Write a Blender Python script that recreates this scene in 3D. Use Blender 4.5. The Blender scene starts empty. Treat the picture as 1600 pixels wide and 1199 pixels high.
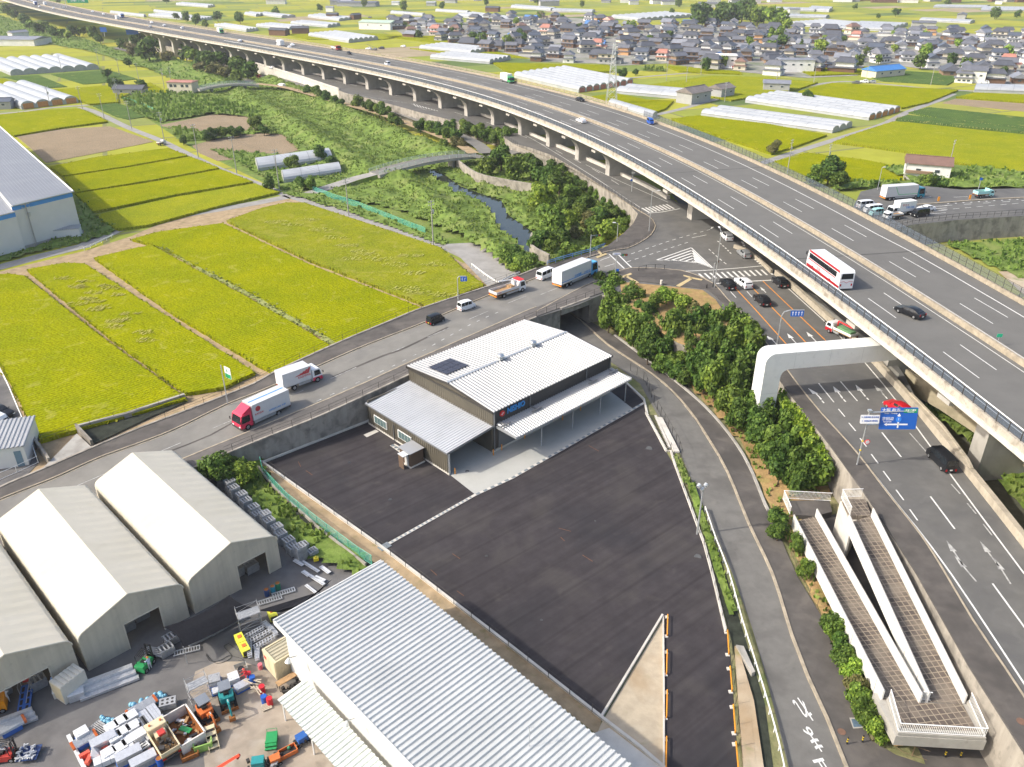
import bpy,math,random
from mathutils import Vector,Matrix,noise
from mathutils.geometry import tessellate_polygon
random.seed(7)
R=math.radians
# ---------------------------------------------------------------- camera, sky, sun, exposure
F=1270.0;TH=math.atan(680/1270.0);HC=65.0
sc=bpy.context.scene
COL=sc.collection
cd=bpy.data.cameras.new('camera');cam=bpy.data.objects.new('camera',cd);COL.objects.link(cam)
cam.location=(0,0,HC);cam.rotation_euler=(R(90)-TH,0,0)
cd.sensor_width=36;cd.lens=36*F/1600;cd.clip_end=9000;cd.clip_start=0.5
sc.camera=cam
SUN_EL=R(39);SUN_DIR=Vector((-0.975*math.cos(SUN_EL),-0.21*math.cos(SUN_EL),math.sin(SUN_EL)))
w=bpy.data.worlds.new('World');sc.world=w;w.use_nodes=True
nt=w.node_tree;sky=nt.nodes.new('ShaderNodeTexSky');sky.sky_type='NISHITA';sky.sun_disc=False
sky.sun_elevation=SUN_EL;sky.sun_rotation=math.atan2(SUN_DIR.x,SUN_DIR.y)
sky.air_density=1.0;sky.dust_density=4.0;sky.ozone_density=1.0
nt.links.new(sky.outputs[0],nt.nodes['Background'].inputs[0]);nt.nodes['Background'].inputs[1].default_value=0.15
sd=bpy.data.lights.new('sun','SUN');sd.energy=2.35;sd.angle=R(1.2);sd.color=(1,.94,.84)
so=bpy.data.objects.new('sun',sd);COL.objects.link(so);so.rotation_euler=SUN_DIR.to_track_quat('Z','Y').to_euler()
so.location=(-100,-20,120)
sc.view_settings.view_transform='Standard';sc.view_settings.look='None';sc.view_settings.exposure=0.82
sc.cycles.max_bounces=5;sc.cycles.diffuse_bounces=3;sc.cycles.transparent_max_bounces=6

# ---------------------------------------------------------------- helpers
def P(u,v,z=0.0):
 """world point of a survey mark (u,v) of the 1600x1199 sheet at height z"""
 c,s=math.cos(TH),math.sin(TH);a=u-800.;b=600.-v
 dy=F*c+b*s;dz=-F*s+b*c;t=(z-HC)/dz
 return Vector((a*t,dy*t,z))
def PL(pts,z=0.0):return[P(p[0],p[1],p[2]if len(p)>2 else z)for p in pts]
def set_props(o,label=None,cat=None,group=None,kind=None):
 if label:o['label']=label
 if cat:o['category']=cat
 if group:o['group']=group
 if kind:o['kind']=kind
 return o
def thing(name,label,cat,loc=(0,0,0),rz=0.0,group=None):
 o=bpy.data.objects.new(name,None);COL.objects.link(o);o.location=loc;o.rotation_euler=(0,0,rz)
 o.empty_display_size=0.3
 return set_props(o,label,cat,group)
def dup(root,loc,rz=None,label=None,group=None,scale=None,mats=None):
 r=root.copy();COL.objects.link(r);r.location=loc
 if rz is not None:r.rotation_euler=(0,0,rz)
 if scale is not None:r.scale=scale if hasattr(scale,'__len__')else(scale,)*3
 if label:r['label']=label
 if group:r['group']=group
 for ch in list(root.children):
  c=ch.copy();COL.objects.link(c);c.parent=r
  if mats and ch.name.split('.')[0]in mats:
   c.data=mats[ch.name.split('.')[0]]
  for g in list(ch.children):
   d=g.copy();COL.objects.link(d);d.parent=c
 return r
class MB:
 def __init__(s):s.v=[];s.f=[];s.m=[];s.T=None
 def add(s,vs,fs,m=0):
  b=len(s.v)
  if s.T is not None:vs=[s.T@Vector(q)for q in vs]
  s.v+=[tuple(q)for q in vs];s.f+=[tuple(i+b for i in f)for f in fs];s.m+=[m]*len(fs)
  return s
 def face(s,pts,m=0):return s.add(pts,[tuple(range(len(pts)))],m)
 def box(s,c,d,rz=0.0,m=0):
  x,y,z=d[0]/2,d[1]/2,d[2]/2;ca,sa=math.cos(rz),math.sin(rz)
  vs=[]
  for dz in(-z,z):
   for dx,dy in((-x,-y),(x,-y),(x,y),(-x,y)):
    vs.append((c[0]+dx*ca-dy*sa,c[1]+dx*sa+dy*ca,c[2]+dz))
  return s.add(vs,[(3,2,1,0),(4,5,6,7),(0,1,5,4),(1,2,6,5),(2,3,7,6),(3,0,4,7)],m)
 def bb(s,x0,x1,y0,y1,z0,z1,m=0):return s.box(((x0+x1)/2,(y0+y1)/2,(z0+z1)/2),(x1-x0,y1-y0,z1-z0),0,m)
 def prism(s,poly,z0,z1,m=0,bottom=False):
  n=len(poly)
  a=sum(poly[i][0]*poly[(i+1)%n][1]-poly[(i+1)%n][0]*poly[i][1]for i in range(n))
  if a<0:poly=poly[::-1]
  zt=[z1]*n if not callable(z1)else[z1(q)for q in poly]
  zb=[z0]*n if not callable(z0)else[z0(q)for q in poly]
  vs=[(q[0],q[1],h)for q,h in zip(poly,zb)]+[(q[0],q[1],h)for q,h in zip(poly,zt)]
  fs=[(i,(i+1)%n,n+(i+1)%n,n+i)for i in range(n)]
  tri=tessellate_polygon([[Vector((q[0],q[1],0))for q in poly]])
  for t in tri:
   A,B,C=[Vector(vs[i][:2])for i in t]
   cr=(B.x-A.x)*(C.y-A.y)-(B.y-A.y)*(C.x-A.x)
   t=t if cr>0 else t[::-1]
   fs.append(tuple(n+i for i in t))
   if bottom:fs.append(tuple(t[::-1]))
  return s.add(vs,fs,m)
 def sheet(s,poly,z,m=0):
  tri=tessellate_polygon([[Vector((q[0],q[1],0))for q in poly]])
  vs=[(q[0],q[1],z if not callable(z)else z(q))for q in poly];fs=[]
  for t in tri:
   A,B,C=[Vector(vs[i][:2])for i in t]
   fs.append(t if(B.x-A.x)*(C.y-A.y)-(B.y-A.y)*(C.x-A.x)>0 else t[::-1])
  return s.add(vs,fs,m)
 def tube(s,a,b,r,n=6,r2=None,m=0,caps=True):
  a=Vector(a);b=Vector(b);d=(b-a)
  if d.length<1e-6:return s
  d.normalize();up=Vector((0,0,1))if abs(d.z)<.95 else Vector((1,0,0))
  x=d.cross(up).normalized();y=x.cross(d);r2=r if r2 is None else r2
  vs=[a+(x*math.cos(2*math.pi*i/n)+y*math.sin(2*math.pi*i/n))*r for i in range(n)]
  vs+=[b+(x*math.cos(2*math.pi*i/n)+y*math.sin(2*math.pi*i/n))*r2 for i in range(n)]
  fs=[((i+1)%n,i,n+i,n+(i+1)%n)for i in range(n)]
  if caps:fs+=[tuple(range(n)),tuple(range(2*n-1,n-1,-1))]
  return s.add(vs,fs,m)
 def path(s,pts,r,n=6,m=0):
  for a,b in zip(pts,pts[1:]):s.tube(a,b,r,n,m=m)
  return s
 def wall(s,pts,th,h,z=None,m=0):
  """a wall of height h and thickness th along a polyline; pts carry their own base z (h may be a pair)"""
  n=len(pts);pts=[Vector(q)for q in pts];L=[];Rr=[]
  for i in range(n):
   d=(pts[min(i+1,n-1)]-pts[max(i-1,0)]);d.z=0;d.normalize();nn=Vector((-d.y,d.x,0))*th/2
   L.append(pts[i]+nn);Rr.append(pts[i]-nn)
  up=Vector((0,0,h));vs=[]
  for a,b in zip(L,Rr):vs+=[a,b,b+up,a+up]
  fs=[]
  for i in range(n-1):
   k=4*i;q=k+4
   fs+=[(k,q,q+3,k+3),(k+3,q+3,q+2,k+2),(k+2,q+2,q+1,k+1),(k+1,q+1,q,k)]
  fs+=[(3,2,1,0),(4*n-4,4*n-3,4*n-2,4*n-1)]
  return s.add(vs,fs,m)
 def ribbon(s,L,Rr,m=0,dz=0.0):
  vs=[]
  for a,b in zip(L,Rr):vs+=[Vector(a)+Vector((0,0,dz)),Vector(b)+Vector((0,0,dz))]
  fs=[]
  for i in range(len(L)-1):
   k=2*i;A,B,C=vs[k],vs[k+1],vs[k+3]
   cr=(B.x-A.x)*(C.y-A.y)-(B.y-A.y)*(C.x-A.x)
   fs.append((k,k+1,k+3,k+2)if cr>0 else(k,k+2,k+3,k+1))
  return s.add(vs,fs,m)
 def ball(s,c,r,nu=8,nv=5,m=0):
  r=r if hasattr(r,'__len__')else(r,r,r);vs=[(c[0],c[1],c[2]-r[2])]
  for j in range(1,nv):
   p=-math.pi/2+math.pi*j/nv
   for i in range(nu):
    t=2*math.pi*i/nu
    vs.append((c[0]+r[0]*math.cos(p)*math.cos(t),c[1]+r[1]*math.cos(p)*math.sin(t),c[2]+r[2]*math.sin(p)))
  vs.append((c[0],c[1],c[2]+r[2]));k=len(vs)-1;fs=[]
  for i in range(nu):
   fs.append((0,1+(i+1)%nu,1+i));fs.append((k,k-nu+i,k-nu+(i+1)%nu))
  for j in range(nv-2):
   for i in range(nu):
    a=1+j*nu+i;b=1+j*nu+(i+1)%nu;fs.append((a,b,b+nu,a+nu))
  return s.add(vs,fs,m)
 def weld(s):
  key={};nv=[];mp=[]
  for q in s.v:
   k=tuple(round(c,3)for c in q)
   if k not in key:key[k]=len(nv);nv.append(q)
   mp.append(key[k])
  s.v=nv;s.f=[tuple(dict.fromkeys(mp[i]for i in f))for f in s.f]
  ok=[i for i,f in enumerate(s.f)if len(f)>2];s.m=[s.m[i]for i in ok];s.f=[s.f[i]for i in ok]
  return s
 def mesh(s,name,mats,smooth=False):
  me=bpy.data.meshes.new(name);me.from_pydata(s.v,[],s.f)
  for mm in(mats if isinstance(mats,(list,tuple))else[mats]):me.materials.append(mm)
  if isinstance(mats,(list,tuple))and len(mats)>1:me.polygons.foreach_set('material_index',s.m)
  if smooth:me.polygons.foreach_set('use_smooth',[True]*len(s.f))
  me.update();return me
 def build(s,name,mats,parent=None,loc=None,rz=None,smooth=False,label=None,cat=None,group=None,kind=None):
  o=bpy.data.objects.new(name,s.mesh(name,mats,smooth));COL.objects.link(o)
  if parent:o.parent=parent
  if loc is not None:o.location=loc
  if rz is not None:o.rotation_euler=(0,0,rz)
  return set_props(o,label,cat,group,kind)
MATS={}
def mat(name,col,rough=.8,var=.12,scale=1.0,bump=0.0,metal=0.0,col2=None,blot=None,world=False,bscale=None,alpha=1.0,streak=None):
 """procedural material: base colour broken up by two noises; blot = (colour, scale, amount) for stains"""
 if name in MATS:return MATS[name]
 m=bpy.data.materials.new(name);m.use_nodes=True;n=m.node_tree.nodes;l=m.node_tree.links
 b=n['Principled BSDF'];b.inputs['Roughness'].default_value=rough;b.inputs['Metallic'].default_value=metal
 b.inputs['Alpha'].default_value=alpha
 tc=n.new('ShaderNodeTexCoord');co=tc.outputs['Object']
 if rough>=.75:b.inputs['Specular IOR Level'].default_value=.12
 if world:
  g=n.new('ShaderNodeNewGeometry');co=g.outputs['Position']
 if streak:
  mp=n.new('ShaderNodeMapping');mp.inputs['Scale'].default_value=streak;l.new(co,mp.inputs[0]);cs=mp.outputs[0]
 else:cs=co
 nz=n.new('ShaderNodeTexNoise');nz.inputs['Scale'].default_value=scale;nz.inputs['Detail'].default_value=5
 nz.inputs['Roughness'].default_value=.62;l.new(cs,nz.inputs['Vector'])
 rp=n.new('ShaderNodeValToRGB');rp.color_ramp.elements[0].position=.32;rp.color_ramp.elements[1].position=.68
 c=Vector(col[:3]);c1=c*(1-var);c2=Vector(col2)if col2 else c*(1+var)
 rp.color_ramp.elements[0].color=(*c1,1);rp.color_ramp.elements[1].color=(*[min(1,q)for q in c2],1)
 l.new(nz.outputs['Fac'],rp.inputs[0]);out=rp.outputs[0]
 if blot:
  for k,bl in enumerate(blot if isinstance(blot,list)else[blot]):
   n2=n.new('ShaderNodeTexNoise');n2.inputs['Scale'].default_value=bl[1];n2.inputs['Detail'].default_value=4
   n2.inputs['Distortion'].default_value=.4;l.new(co,n2.inputs['Vector'])
   mr=n.new('ShaderNodeMapRange');mr.inputs['From Min'].default_value=bl[3]if len(bl)>3 else .5;mr.inputs['From Max'].default_value=(bl[3]if len(bl)>3 else .5)+.16
   mr.inputs['To Max'].default_value=bl[2];l.new(n2.outputs['Fac'],mr.inputs['Value'])
   mx=n.new('ShaderNodeMixRGB');mx.inputs[2].default_value=(*bl[0],1);l.new(mr.outputs[0],mx.inputs[0]);l.new(out,mx.inputs[1]);out=mx.outputs[0]
 l.new(out,b.inputs['Base Color'])
 if bump:
  bp=n.new('ShaderNodeBump');bp.inputs['Strength'].default_value=bump;bp.inputs['Distance'].default_value=.3
  if bscale:
   n3=n.new('ShaderNodeTexNoise');n3.inputs['Scale'].default_value=bscale;n3.inputs['Detail'].default_value=3;l.new(co,n3.inputs['Vector']);l.new(n3.outputs['Fac'],bp.inputs['Height'])
  else:l.new(nz.outputs['Fac'],bp.inputs['Height'])
  l.new(bp.outputs[0],b.inputs['Normal'])
 MATS[name]=m;return m
def leafmat(name,dark,mid,light,sc_=2.2,obj_var=0.15):
 """foliage: colour differs leaf by leaf (random per island) and a little tree by tree; thin leaves let light through"""
 if name in MATS:return MATS[name]
 m=bpy.data.materials.new(name);m.use_nodes=True;n=m.node_tree.nodes;l=m.node_tree.links
 b=n['Principled BSDF'];b.inputs['Roughness'].default_value=.6;b.inputs['Specular IOR Level'].default_value=.2
 g=n.new('ShaderNodeNewGeometry');rp=n.new('ShaderNodeValToRGB');rp.color_ramp.elements[0].color=(*dark,1)
 rp.color_ramp.elements[1].color=(*light,1);e=rp.color_ramp.elements.new(.55);e.color=(*mid,1)
 l.new(g.outputs['Random Per Island'],rp.inputs[0])
 oi=n.new('ShaderNodeObjectInfo');hs=n.new('ShaderNodeHueSaturation');mr=n.new('ShaderNodeMapRange')
 mr.inputs['To Min'].default_value=1-obj_var;mr.inputs['To Max'].default_value=1+obj_var
 l.new(oi.outputs['Random'],mr.inputs['Value']);l.new(mr.outputs[0],hs.inputs['Value'])
 mr2=n.new('ShaderNodeMapRange');mr2.inputs['To Min'].default_value=.485;mr2.inputs['To Max'].default_value=.51
 ml=n.new('ShaderNodeMath');ml.operation='FRACT';m7=n.new('ShaderNodeMath');m7.operation='MULTIPLY';m7.inputs[1].default_value=7.3
 l.new(oi.outputs['Random'],m7.inputs[0]);l.new(m7.outputs[0],ml.inputs[0]);l.new(ml.outputs[0],mr2.inputs['Value']);l.new(mr2.outputs[0],hs.inputs['Hue'])
 l.new(rp.outputs[0],hs.inputs['Color']);l.new(hs.outputs[0],b.inputs['Base Color'])
 tr=n.new('ShaderNodeBsdfTranslucent');l.new(hs.outputs[0],tr.inputs[0]);ms=n.new('ShaderNodeMixShader');ms.inputs[0].default_value=.25
 l.new(b.outputs[0],ms.inputs[1]);l.new(tr.outputs[0],ms.inputs[2]);l.new(ms.outputs[0],n['Material Output'].inputs['Surface'])
 MATS[name]=m;return m
def catmull(pts,step=4.0):
 pts=[Vector(q)for q in pts];q=[pts[0]*2-pts[1]]+pts+[pts[-1]*2-pts[-2]];out=[]
 for i in range(1,len(q)-2):
  a,b,c,d=q[i-1:i+3];n=max(1,int((c-b).length/step))
  for k in range(n):
   t=k/n;out.append(.5*((2*b)+(c-a)*t+(2*a-5*b+4*c-d)*t*t+(3*b-a-3*c+d)*t**3))
 out.append(pts[-1]);return out
def offset(pts,d):
 """shift a polyline sideways (d>0: to its right); d may be a list"""
 n=len(pts);out=[]
 for i in range(n):
  t=pts[min(i+1,n-1)]-pts[max(i-1,0)];t.z=0;t.normalize();k=d[i]if hasattr(d,'__len__')else d
  out.append(pts[i]+Vector((t.y,-t.x,0))*k)
 return out
def cumlen(pts):
 s=[0.0]
 for a,b in zip(pts,pts[1:]):s.append(s[-1]+(b-a).length)
 return s
def along(pts,s,cl=None):
 cl=cl or cumlen(pts)
 for i in range(len(cl)-1):
  if cl[i+1]>=s or i==len(cl)-2:
   t=(s-cl[i])/max(1e-9,cl[i+1]-cl[i]);d=(pts[i+1]-pts[i]).normalized();return pts[i].lerp(pts[i+1],t),d
def inside(x,y,poly):
 c=False;n=len(poly);j=n-1
 for i in range(n):
  a,b=poly[i],poly[j]
  if(a[1]>y)!=(b[1]>y)and x<(b[0]-a[0])*(y-a[1])/(b[1]-a[1])+a[0]:c=not c
  j=i
 return c
def segdist(x,y,pts):
 best=1e9
 for a,b in zip(pts,pts[1:]):
  dx,dy=b[0]-a[0],b[1]-a[1];t=max(0,min(1,((x-a[0])*dx+(y-a[1])*dy)/(dx*dx+dy*dy+1e-9)))
  best=min(best,math.hypot(x-a[0]-t*dx,y-a[1]-t*dy))
 return best
_fonts={}
def text(s,size,m,parent,loc,rot,name='lettering',cjk=False,ext=.012,sx=1.0,align='CENTER',bold=0.0):
 cu=bpy.data.curves.new(name,'FONT');cu.body=s;cu.size=size;cu.align_x=align;cu.align_y='CENTER';cu.extrude=ext;cu.offset=bold
 cu.resolution_u=2
 o=bpy.data.objects.new(name,cu);COL.objects.link(o);bpy.context.view_layer.update()
 dg=bpy.context.evaluated_depsgraph_get();me=bpy.data.meshes.new_from_object(o.evaluated_get(dg));bpy.data.objects.remove(o)
 me.materials.clear();me.materials.append(m)
 o=bpy.data.objects.new(name,me);COL.objects.link(o);o.parent=parent;o.location=loc;o.rotation_euler=rot;o.scale=(sx,1,1)
 return o
def dashes(mb,pts,on,off,w,start=0.0,dz=.03,end=None):
 cl=cumlen(pts);s=start;e=end or cl[-1]
 while s+on<e:
  k=max(1,int(on/4));L=[];Rr=[]
  for i in range(k+1):
   p,d=along(pts,s+on*i/k,cl);n=Vector((-d.y,d.x,0)).normalized()*w/2;L.append(p+n);Rr.append(p-n)
  mb.ribbon(L,Rr,dz=dz);s+=on+off
def line(mb,pts,w,dz=.03):
 mb.ribbon(offset(pts,-w/2),offset(pts,w/2),dz=dz)
def fence(name,label,cat,pts,h,m,spacing=2.0,pr=.04,rails=(0.5,1.0),rr=.025,mesh_m=None,group=None,cap=95,pn=4,mesh_th=.01,base=0.0):
 """one fence: rails, posts (each a part), optional see-through infill of wires"""
 t=thing(name,label,cat,pts[0],0,group);o0=Vector(pts[0]);pts=[Vector(q)for q in pts]
 rb=MB()
 for k in rails:rb.path([q-o0+Vector((0,0,base+h*k))for q in pts],rr,4)
 rb.build('rail',m,t)
 cl=cumlen(pts);n=int(cl[-1]/spacing)+1;me=None;rest=MB();nr=0
 pos=[along(pts,min(cl[-1],i*spacing),cl)[0]for i in range(n)]
 pos.sort(key=lambda q:q.length)
 for i,q in enumerate(pos):
  if i<cap:
   if me is None:me=MB().tube((0,0,0),(0,0,h+base),pr,pn).mesh('post',m)
   o=bpy.data.objects.new('post',me);COL.objects.link(o);o.parent=t;o.location=q-o0
  else:rest.tube(q-o0,q-o0+Vector((0,0,h+base)),pr,pn);nr+=1
 if nr:rest.build('post',m,t,kind='stuff')
 if mesh_m:
  mm=MB();sp=mesh_m[1];n=int(cl[-1]/sp)
  for i in range(n):
   q,d=along(pts,i*sp,cl);q=q-o0;e=Vector((d.x,d.y,0)).normalized()*mesh_m[2]
   a=q+Vector((0,0,base+h*rails[0]));b=q+Vector((0,0,base+h*rails[-1]));mm.face([a-e,a+e,b+e,b-e])
  mm.build('infill',mesh_m[0],t)
 return t
# ---------------------------------------------------------------- materials of the setting
m_asph=mat('asphalt',(.20,.193,.175),.9,.10,.35,world=True,blot=[((.12,.118,.115),.09,.6),((.22,.21,.19),.5,.35,.58)],bump=.05,bscale=6)
m_asph2=mat('asphalt_main',(.135,.133,.126),.9,.10,.4,world=True,blot=[((.10,.10,.10),.12,.7),((.17,.168,.16),.6,.35,.58)],bump=.05,bscale=6)
m_asphx=mat('asphalt_expressway',(.15,.147,.137),.9,.06,.25,world=True,blot=[((.122,.120,.115),.05,.5),((.165,.16,.15),.8,.3,.58)])
m_lot=mat('asphalt_new',(.046,.041,.043),.78,.14,.5,world=True,blot=[((.062,.056,.054),.16,.75,.5),((.030,.029,.033),.07,.7,.5),((.085,.075,.068),.45,.4,.62)],bump=.06,bscale=9)
m_walk=mat('sidewalk_asphalt',(.135,.125,.115),.9,.15,.6,world=True,blot=((.085,.08,.078),.3,.6))
m_walkd=mat('sidewalk_dark',(.098,.090,.083),.9,.15,.5,world=True,blot=[((.15,.135,.12),.35,.5),((.06,.056,.052),.15,.6)])
_n=m_lot.node_tree.nodes;_l=m_lot.node_tree.links;_g=_n.new('ShaderNodeNewGeometry');_m=_n.new('ShaderNodeMapping');_m.inputs['Rotation'].default_value=(0,0,R(-40));_l.new(_g.outputs['Position'],_m.inputs[0])
_s=_n.new('ShaderNodeMapping');_s.inputs['Scale'].default_value=(.05,.9,1);_l.new(_m.outputs[0],_s.inputs[0]);_t=_n.new('ShaderNodeTexNoise');_t.inputs['Scale'].default_value=1.2;_t.inputs['Detail'].default_value=6;_l.new(_s.outputs[0],_t.inputs['Vector'])
_w=_n.new('ShaderNodeTexWave');_w.bands_direction='Y';_w.inputs['Scale'].default_value=.075;_w.inputs['Distortion'].default_value=.6;_w.inputs['Detail Scale'].default_value=.4;_l.new(_m.outputs[0],_w.inputs['Vector'])
_r=_n.new('ShaderNodeValToRGB');_r.color_ramp.elements[0].position=0;_r.color_ramp.elements[0].color=(.72,.72,.72,1);_r.color_ramp.elements[1].position=.035;_r.color_ramp.elements[1].color=(1,1,1,1);_l.new(_w.outputs['Fac'],_r.inputs[0])
_q=_n.new('ShaderNodeMapRange');_q.inputs['From Min'].default_value=.35;_q.inputs['From Max'].default_value=.65;_q.inputs['To Min'].default_value=.9;_q.inputs['To Max'].default_value=1.14;_l.new(_t.outputs['Fac'],_q.inputs['Value'])
_x=_n.new('ShaderNodeMixRGB');_x.blend_type='MULTIPLY';_x.inputs[0].default_value=.55;_b=_n['Principled BSDF'];_l.new(_b.inputs['Base Color'].links[0].from_socket,_x.inputs[1]);_l.new(_r.outputs[0],_x.inputs[2])
_h=_n.new('ShaderNodeHueSaturation');_l.new(_x.outputs[0],_h.inputs['Color']);_l.new(_q.outputs[0],_h.inputs['Value']);_l.new(_h.outputs[0],_b.inputs['Base Color'])
m_yard=mat('yard_asphalt',(.155,.150,.146),.9,.12,.5,world=True,blot=[((.085,.083,.084),.2,.6),((.18,.17,.155),.35,.35,.56)],bump=.04,bscale=7)
m_yardc=mat('yard_concrete',(.33,.28,.225),.9,.15,.35,world=True,blot=[((.21,.18,.145),.22,.75),((.40,.36,.31),.5,.5),((.14,.12,.10),.6,.5,.6)],bump=.05,bscale=5)
m_conc=mat('concrete',(.36,.345,.31),.9,.12,.5,world=True,blot=[((.24,.225,.20),.35,.6),((.17,.16,.145),.9,.4,.6)],bump=.05,bscale=4)
m_concw=mat('concrete_wall',(.33,.30,.255),.9,.16,.6,world=True,streak=(1.6,1.6,.25),blot=[((.17,.155,.135),.5,.75,.47),((.10,.095,.085),1.1,.5,.6)],bump=.08,bscale=3)
m_concl=mat('concrete_light',(.56,.535,.48),.9,.08,.5,world=True,blot=[((.42,.395,.345),.4,.5),((.30,.28,.24),1.2,.35,.62)])
m_kerb=mat('kerb_concrete',(.36,.31,.235),.9,.2,1.2,world=True,blot=((.25,.22,.17),1.0,.6))
m_apron=mat('apron_concrete',(.40,.40,.37),.85,.06,.4,world=True,blot=((.41,.41,.385),.25,.6))
m_paint=mat('road_paint',(.66,.66,.63),.8,.1,2.0,world=True,blot=((.42,.42,.41),1.2,.45,.55))
m_paintw=mat('road_paint_worn',(.42,.42,.40),.8,.3,2.0,world=True,blot=((.2,.2,.2),1.5,.8,.5))
m_painto=mat('road_paint_orange',(.70,.28,.04),.8,.1,2.0,world=True,blot=((.4,.22,.1),1.5,.4,.55))
m_tactile=mat('tactile_paving',(.50,.40,.22),.9,.15,2,world=True)
m_soil=mat('soil',(.36,.27,.165),.95,.2,.6,world=True,blot=[((.25,.19,.11),.4,.6),((.14,.16,.045),.8,.45,.58)],bump=.2,bscale=3)
m_sand=mat('pale_dirt',(.44,.37,.27),.95,.12,.8,world=True,blot=[((.31,.21,.11),.09,.9,.48),((.17,.22,.07),.35,.6,.60),((.50,.44,.34),.6,.4,.6)],bump=.1,bscale=4)
m_dry=mat('dry_grass',(.33,.22,.10),.95,.25,1.0,world=True,blot=[((.18,.20,.05),.5,.5)],bump=.3,bscale=3)
m_metal=mat('galvanised',(.52,.54,.55),.45,.1,2,metal=.6)
m_dmetal=mat('dark_metal',(.055,.05,.045),.5,.15,3,metal=.3)
m_white=mat('white_paint',(.78,.78,.76),.45,.05,2)
m_black=mat('black_plastic',(.015,.015,.017),.5,.1,3)
m_rubber=mat('tyre_rubber',(.018,.018,.018),.85,.1,6)
m_glass=mat('vehicle_glass',(.012,.016,.020),.08,.1,1)
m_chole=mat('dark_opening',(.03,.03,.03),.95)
m_wood=mat('timber',(.36,.23,.12),.8,.2,3)

def fieldmat(name,c1,c2,rot,scale=1.0,bare=None):
 """standing rice: rows, clumps, lodged patches"""
 m=bpy.data.materials.new(name);m.use_nodes=True;n=m.node_tree.nodes;l=m.node_tree.links;b=n['Principled BSDF']
 b.inputs['Roughness'].default_value=.9;b.inputs['Specular IOR Level'].default_value=0;g=n.new('ShaderNodeNewGeometry')
 mp=n.new('ShaderNodeMapping');mp.inputs['Rotation'].default_value=(0,0,rot);l.new(g.outputs['Position'],mp.inputs[0])
 st=n.new('ShaderNodeMapping');st.inputs['Scale'].default_value=(4.2*scale,2.6*scale,1);l.new(mp.outputs[0],st.inputs[0])
 n1=n.new('ShaderNodeTexNoise');n1.inputs['Scale'].default_value=1.0;n1.inputs['Detail'].default_value=3;l.new(st.outputs[0],n1.inputs['Vector'])
 n2=n.new('ShaderNodeTexNoise');n2.inputs['Scale'].default_value=.09;n2.inputs['Detail'].default_value=5;n2.inputs['Roughness'].default_value=.65;l.new(g.outputs['Position'],n2.inputs['Vector'])
 wv=n.new('ShaderNodeTexWave');wv.inputs['Scale'].default_value=.42*scale;wv.inputs['Distortion'].default_value=1.2;wv.inputs['Detail'].default_value=1;wv.inputs['Detail Scale'].default_value=3;l.new(mp.outputs[0],wv.inputs['Vector'])
 r1=n.new('ShaderNodeValToRGB');r1.color_ramp.elements[0].position=.30;r1.color_ramp.elements[1].position=.72
 r1.color_ramp.elements[0].color=(*c2,1);r1.color_ramp.elements[1].color=(*c1,1);l.new(n2.outputs['Fac'],r1.inputs[0])
 mr=n.new('ShaderNodeMapRange');mr.inputs['From Min'].default_value=.36;mr.inputs['From Max'].default_value=.6;mr.inputs['To Min'].default_value=.66;mr.inputs['To Max'].default_value=1.08;l.new(n1.outputs['Fac'],mr.inputs['Value'])
 mw=n.new('ShaderNodeMapRange');mw.inputs['To Min'].default_value=.80;mw.inputs['To Max'].default_value=1.05;l.new(wv.outputs['Fac'],mw.inputs['Value'])
 mu=n.new('ShaderNodeMath');mu.operation='MULTIPLY';l.new(mr.outputs[0],mu.inputs[0]);l.new(mw.outputs[0],mu.inputs[1])
 hs=n.new('ShaderNodeHueSaturation');l.new(r1.outputs[0],hs.inputs['Color']);l.new(mu.outputs[0],hs.inputs['Value']);out=hs.outputs[0]
 n4=n.new('ShaderNodeTexNoise');n4.inputs['Scale'].default_value=.33;n4.inputs['Detail'].default_value=5;n4.inputs['Distortion'].default_value=1.0;l.new(g.outputs['Position'],n4.inputs['Vector'])
 m4=n.new('ShaderNodeMapRange');m4.inputs['From Min'].default_value=.60 if not bare else .52;m4.inputs['From Max'].default_value=.72;m4.inputs['To Max'].default_value=.35 if not bare else .5;l.new(n4.outputs['Fac'],m4.inputs['Value'])
 mx=n.new('ShaderNodeMixRGB');mx.inputs[2].default_value=(*(bare or(.40,.37,.10)),1);l.new(m4.outputs[0],mx.inputs[0]);l.new(out,mx.inputs[1])
 l.new(mx.outputs[0],b.inputs['Base Color'])
 bp=n.new('ShaderNodeBump');bp.inputs['Strength'].default_value=.5;bp.inputs['Distance'].default_value=.25;l.new(mu.outputs[0],bp.inputs['Height']);l.new(bp.outputs[0],b.inputs['Normal'])
 return m
m_rice=fieldmat('rice_yellow',(.315,.32,.003),(.225,.26,.005),R(43))
m_rice2=fieldmat('rice_mixed',(.30,.305,.016),(.20,.235,.018),R(43),bare=(.33,.30,.08))
m_rice3=fieldmat('rice_greenish',(.33,.335,.014),(.235,.275,.016),R(10))
m_crop=fieldmat('green_crop',(.12,.19,.05),(.075,.13,.04),R(20))
m_bare=fieldmat('ploughed_soil',(.36,.285,.195),(.30,.235,.155),R(75),bare=(.33,.25,.16))
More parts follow.
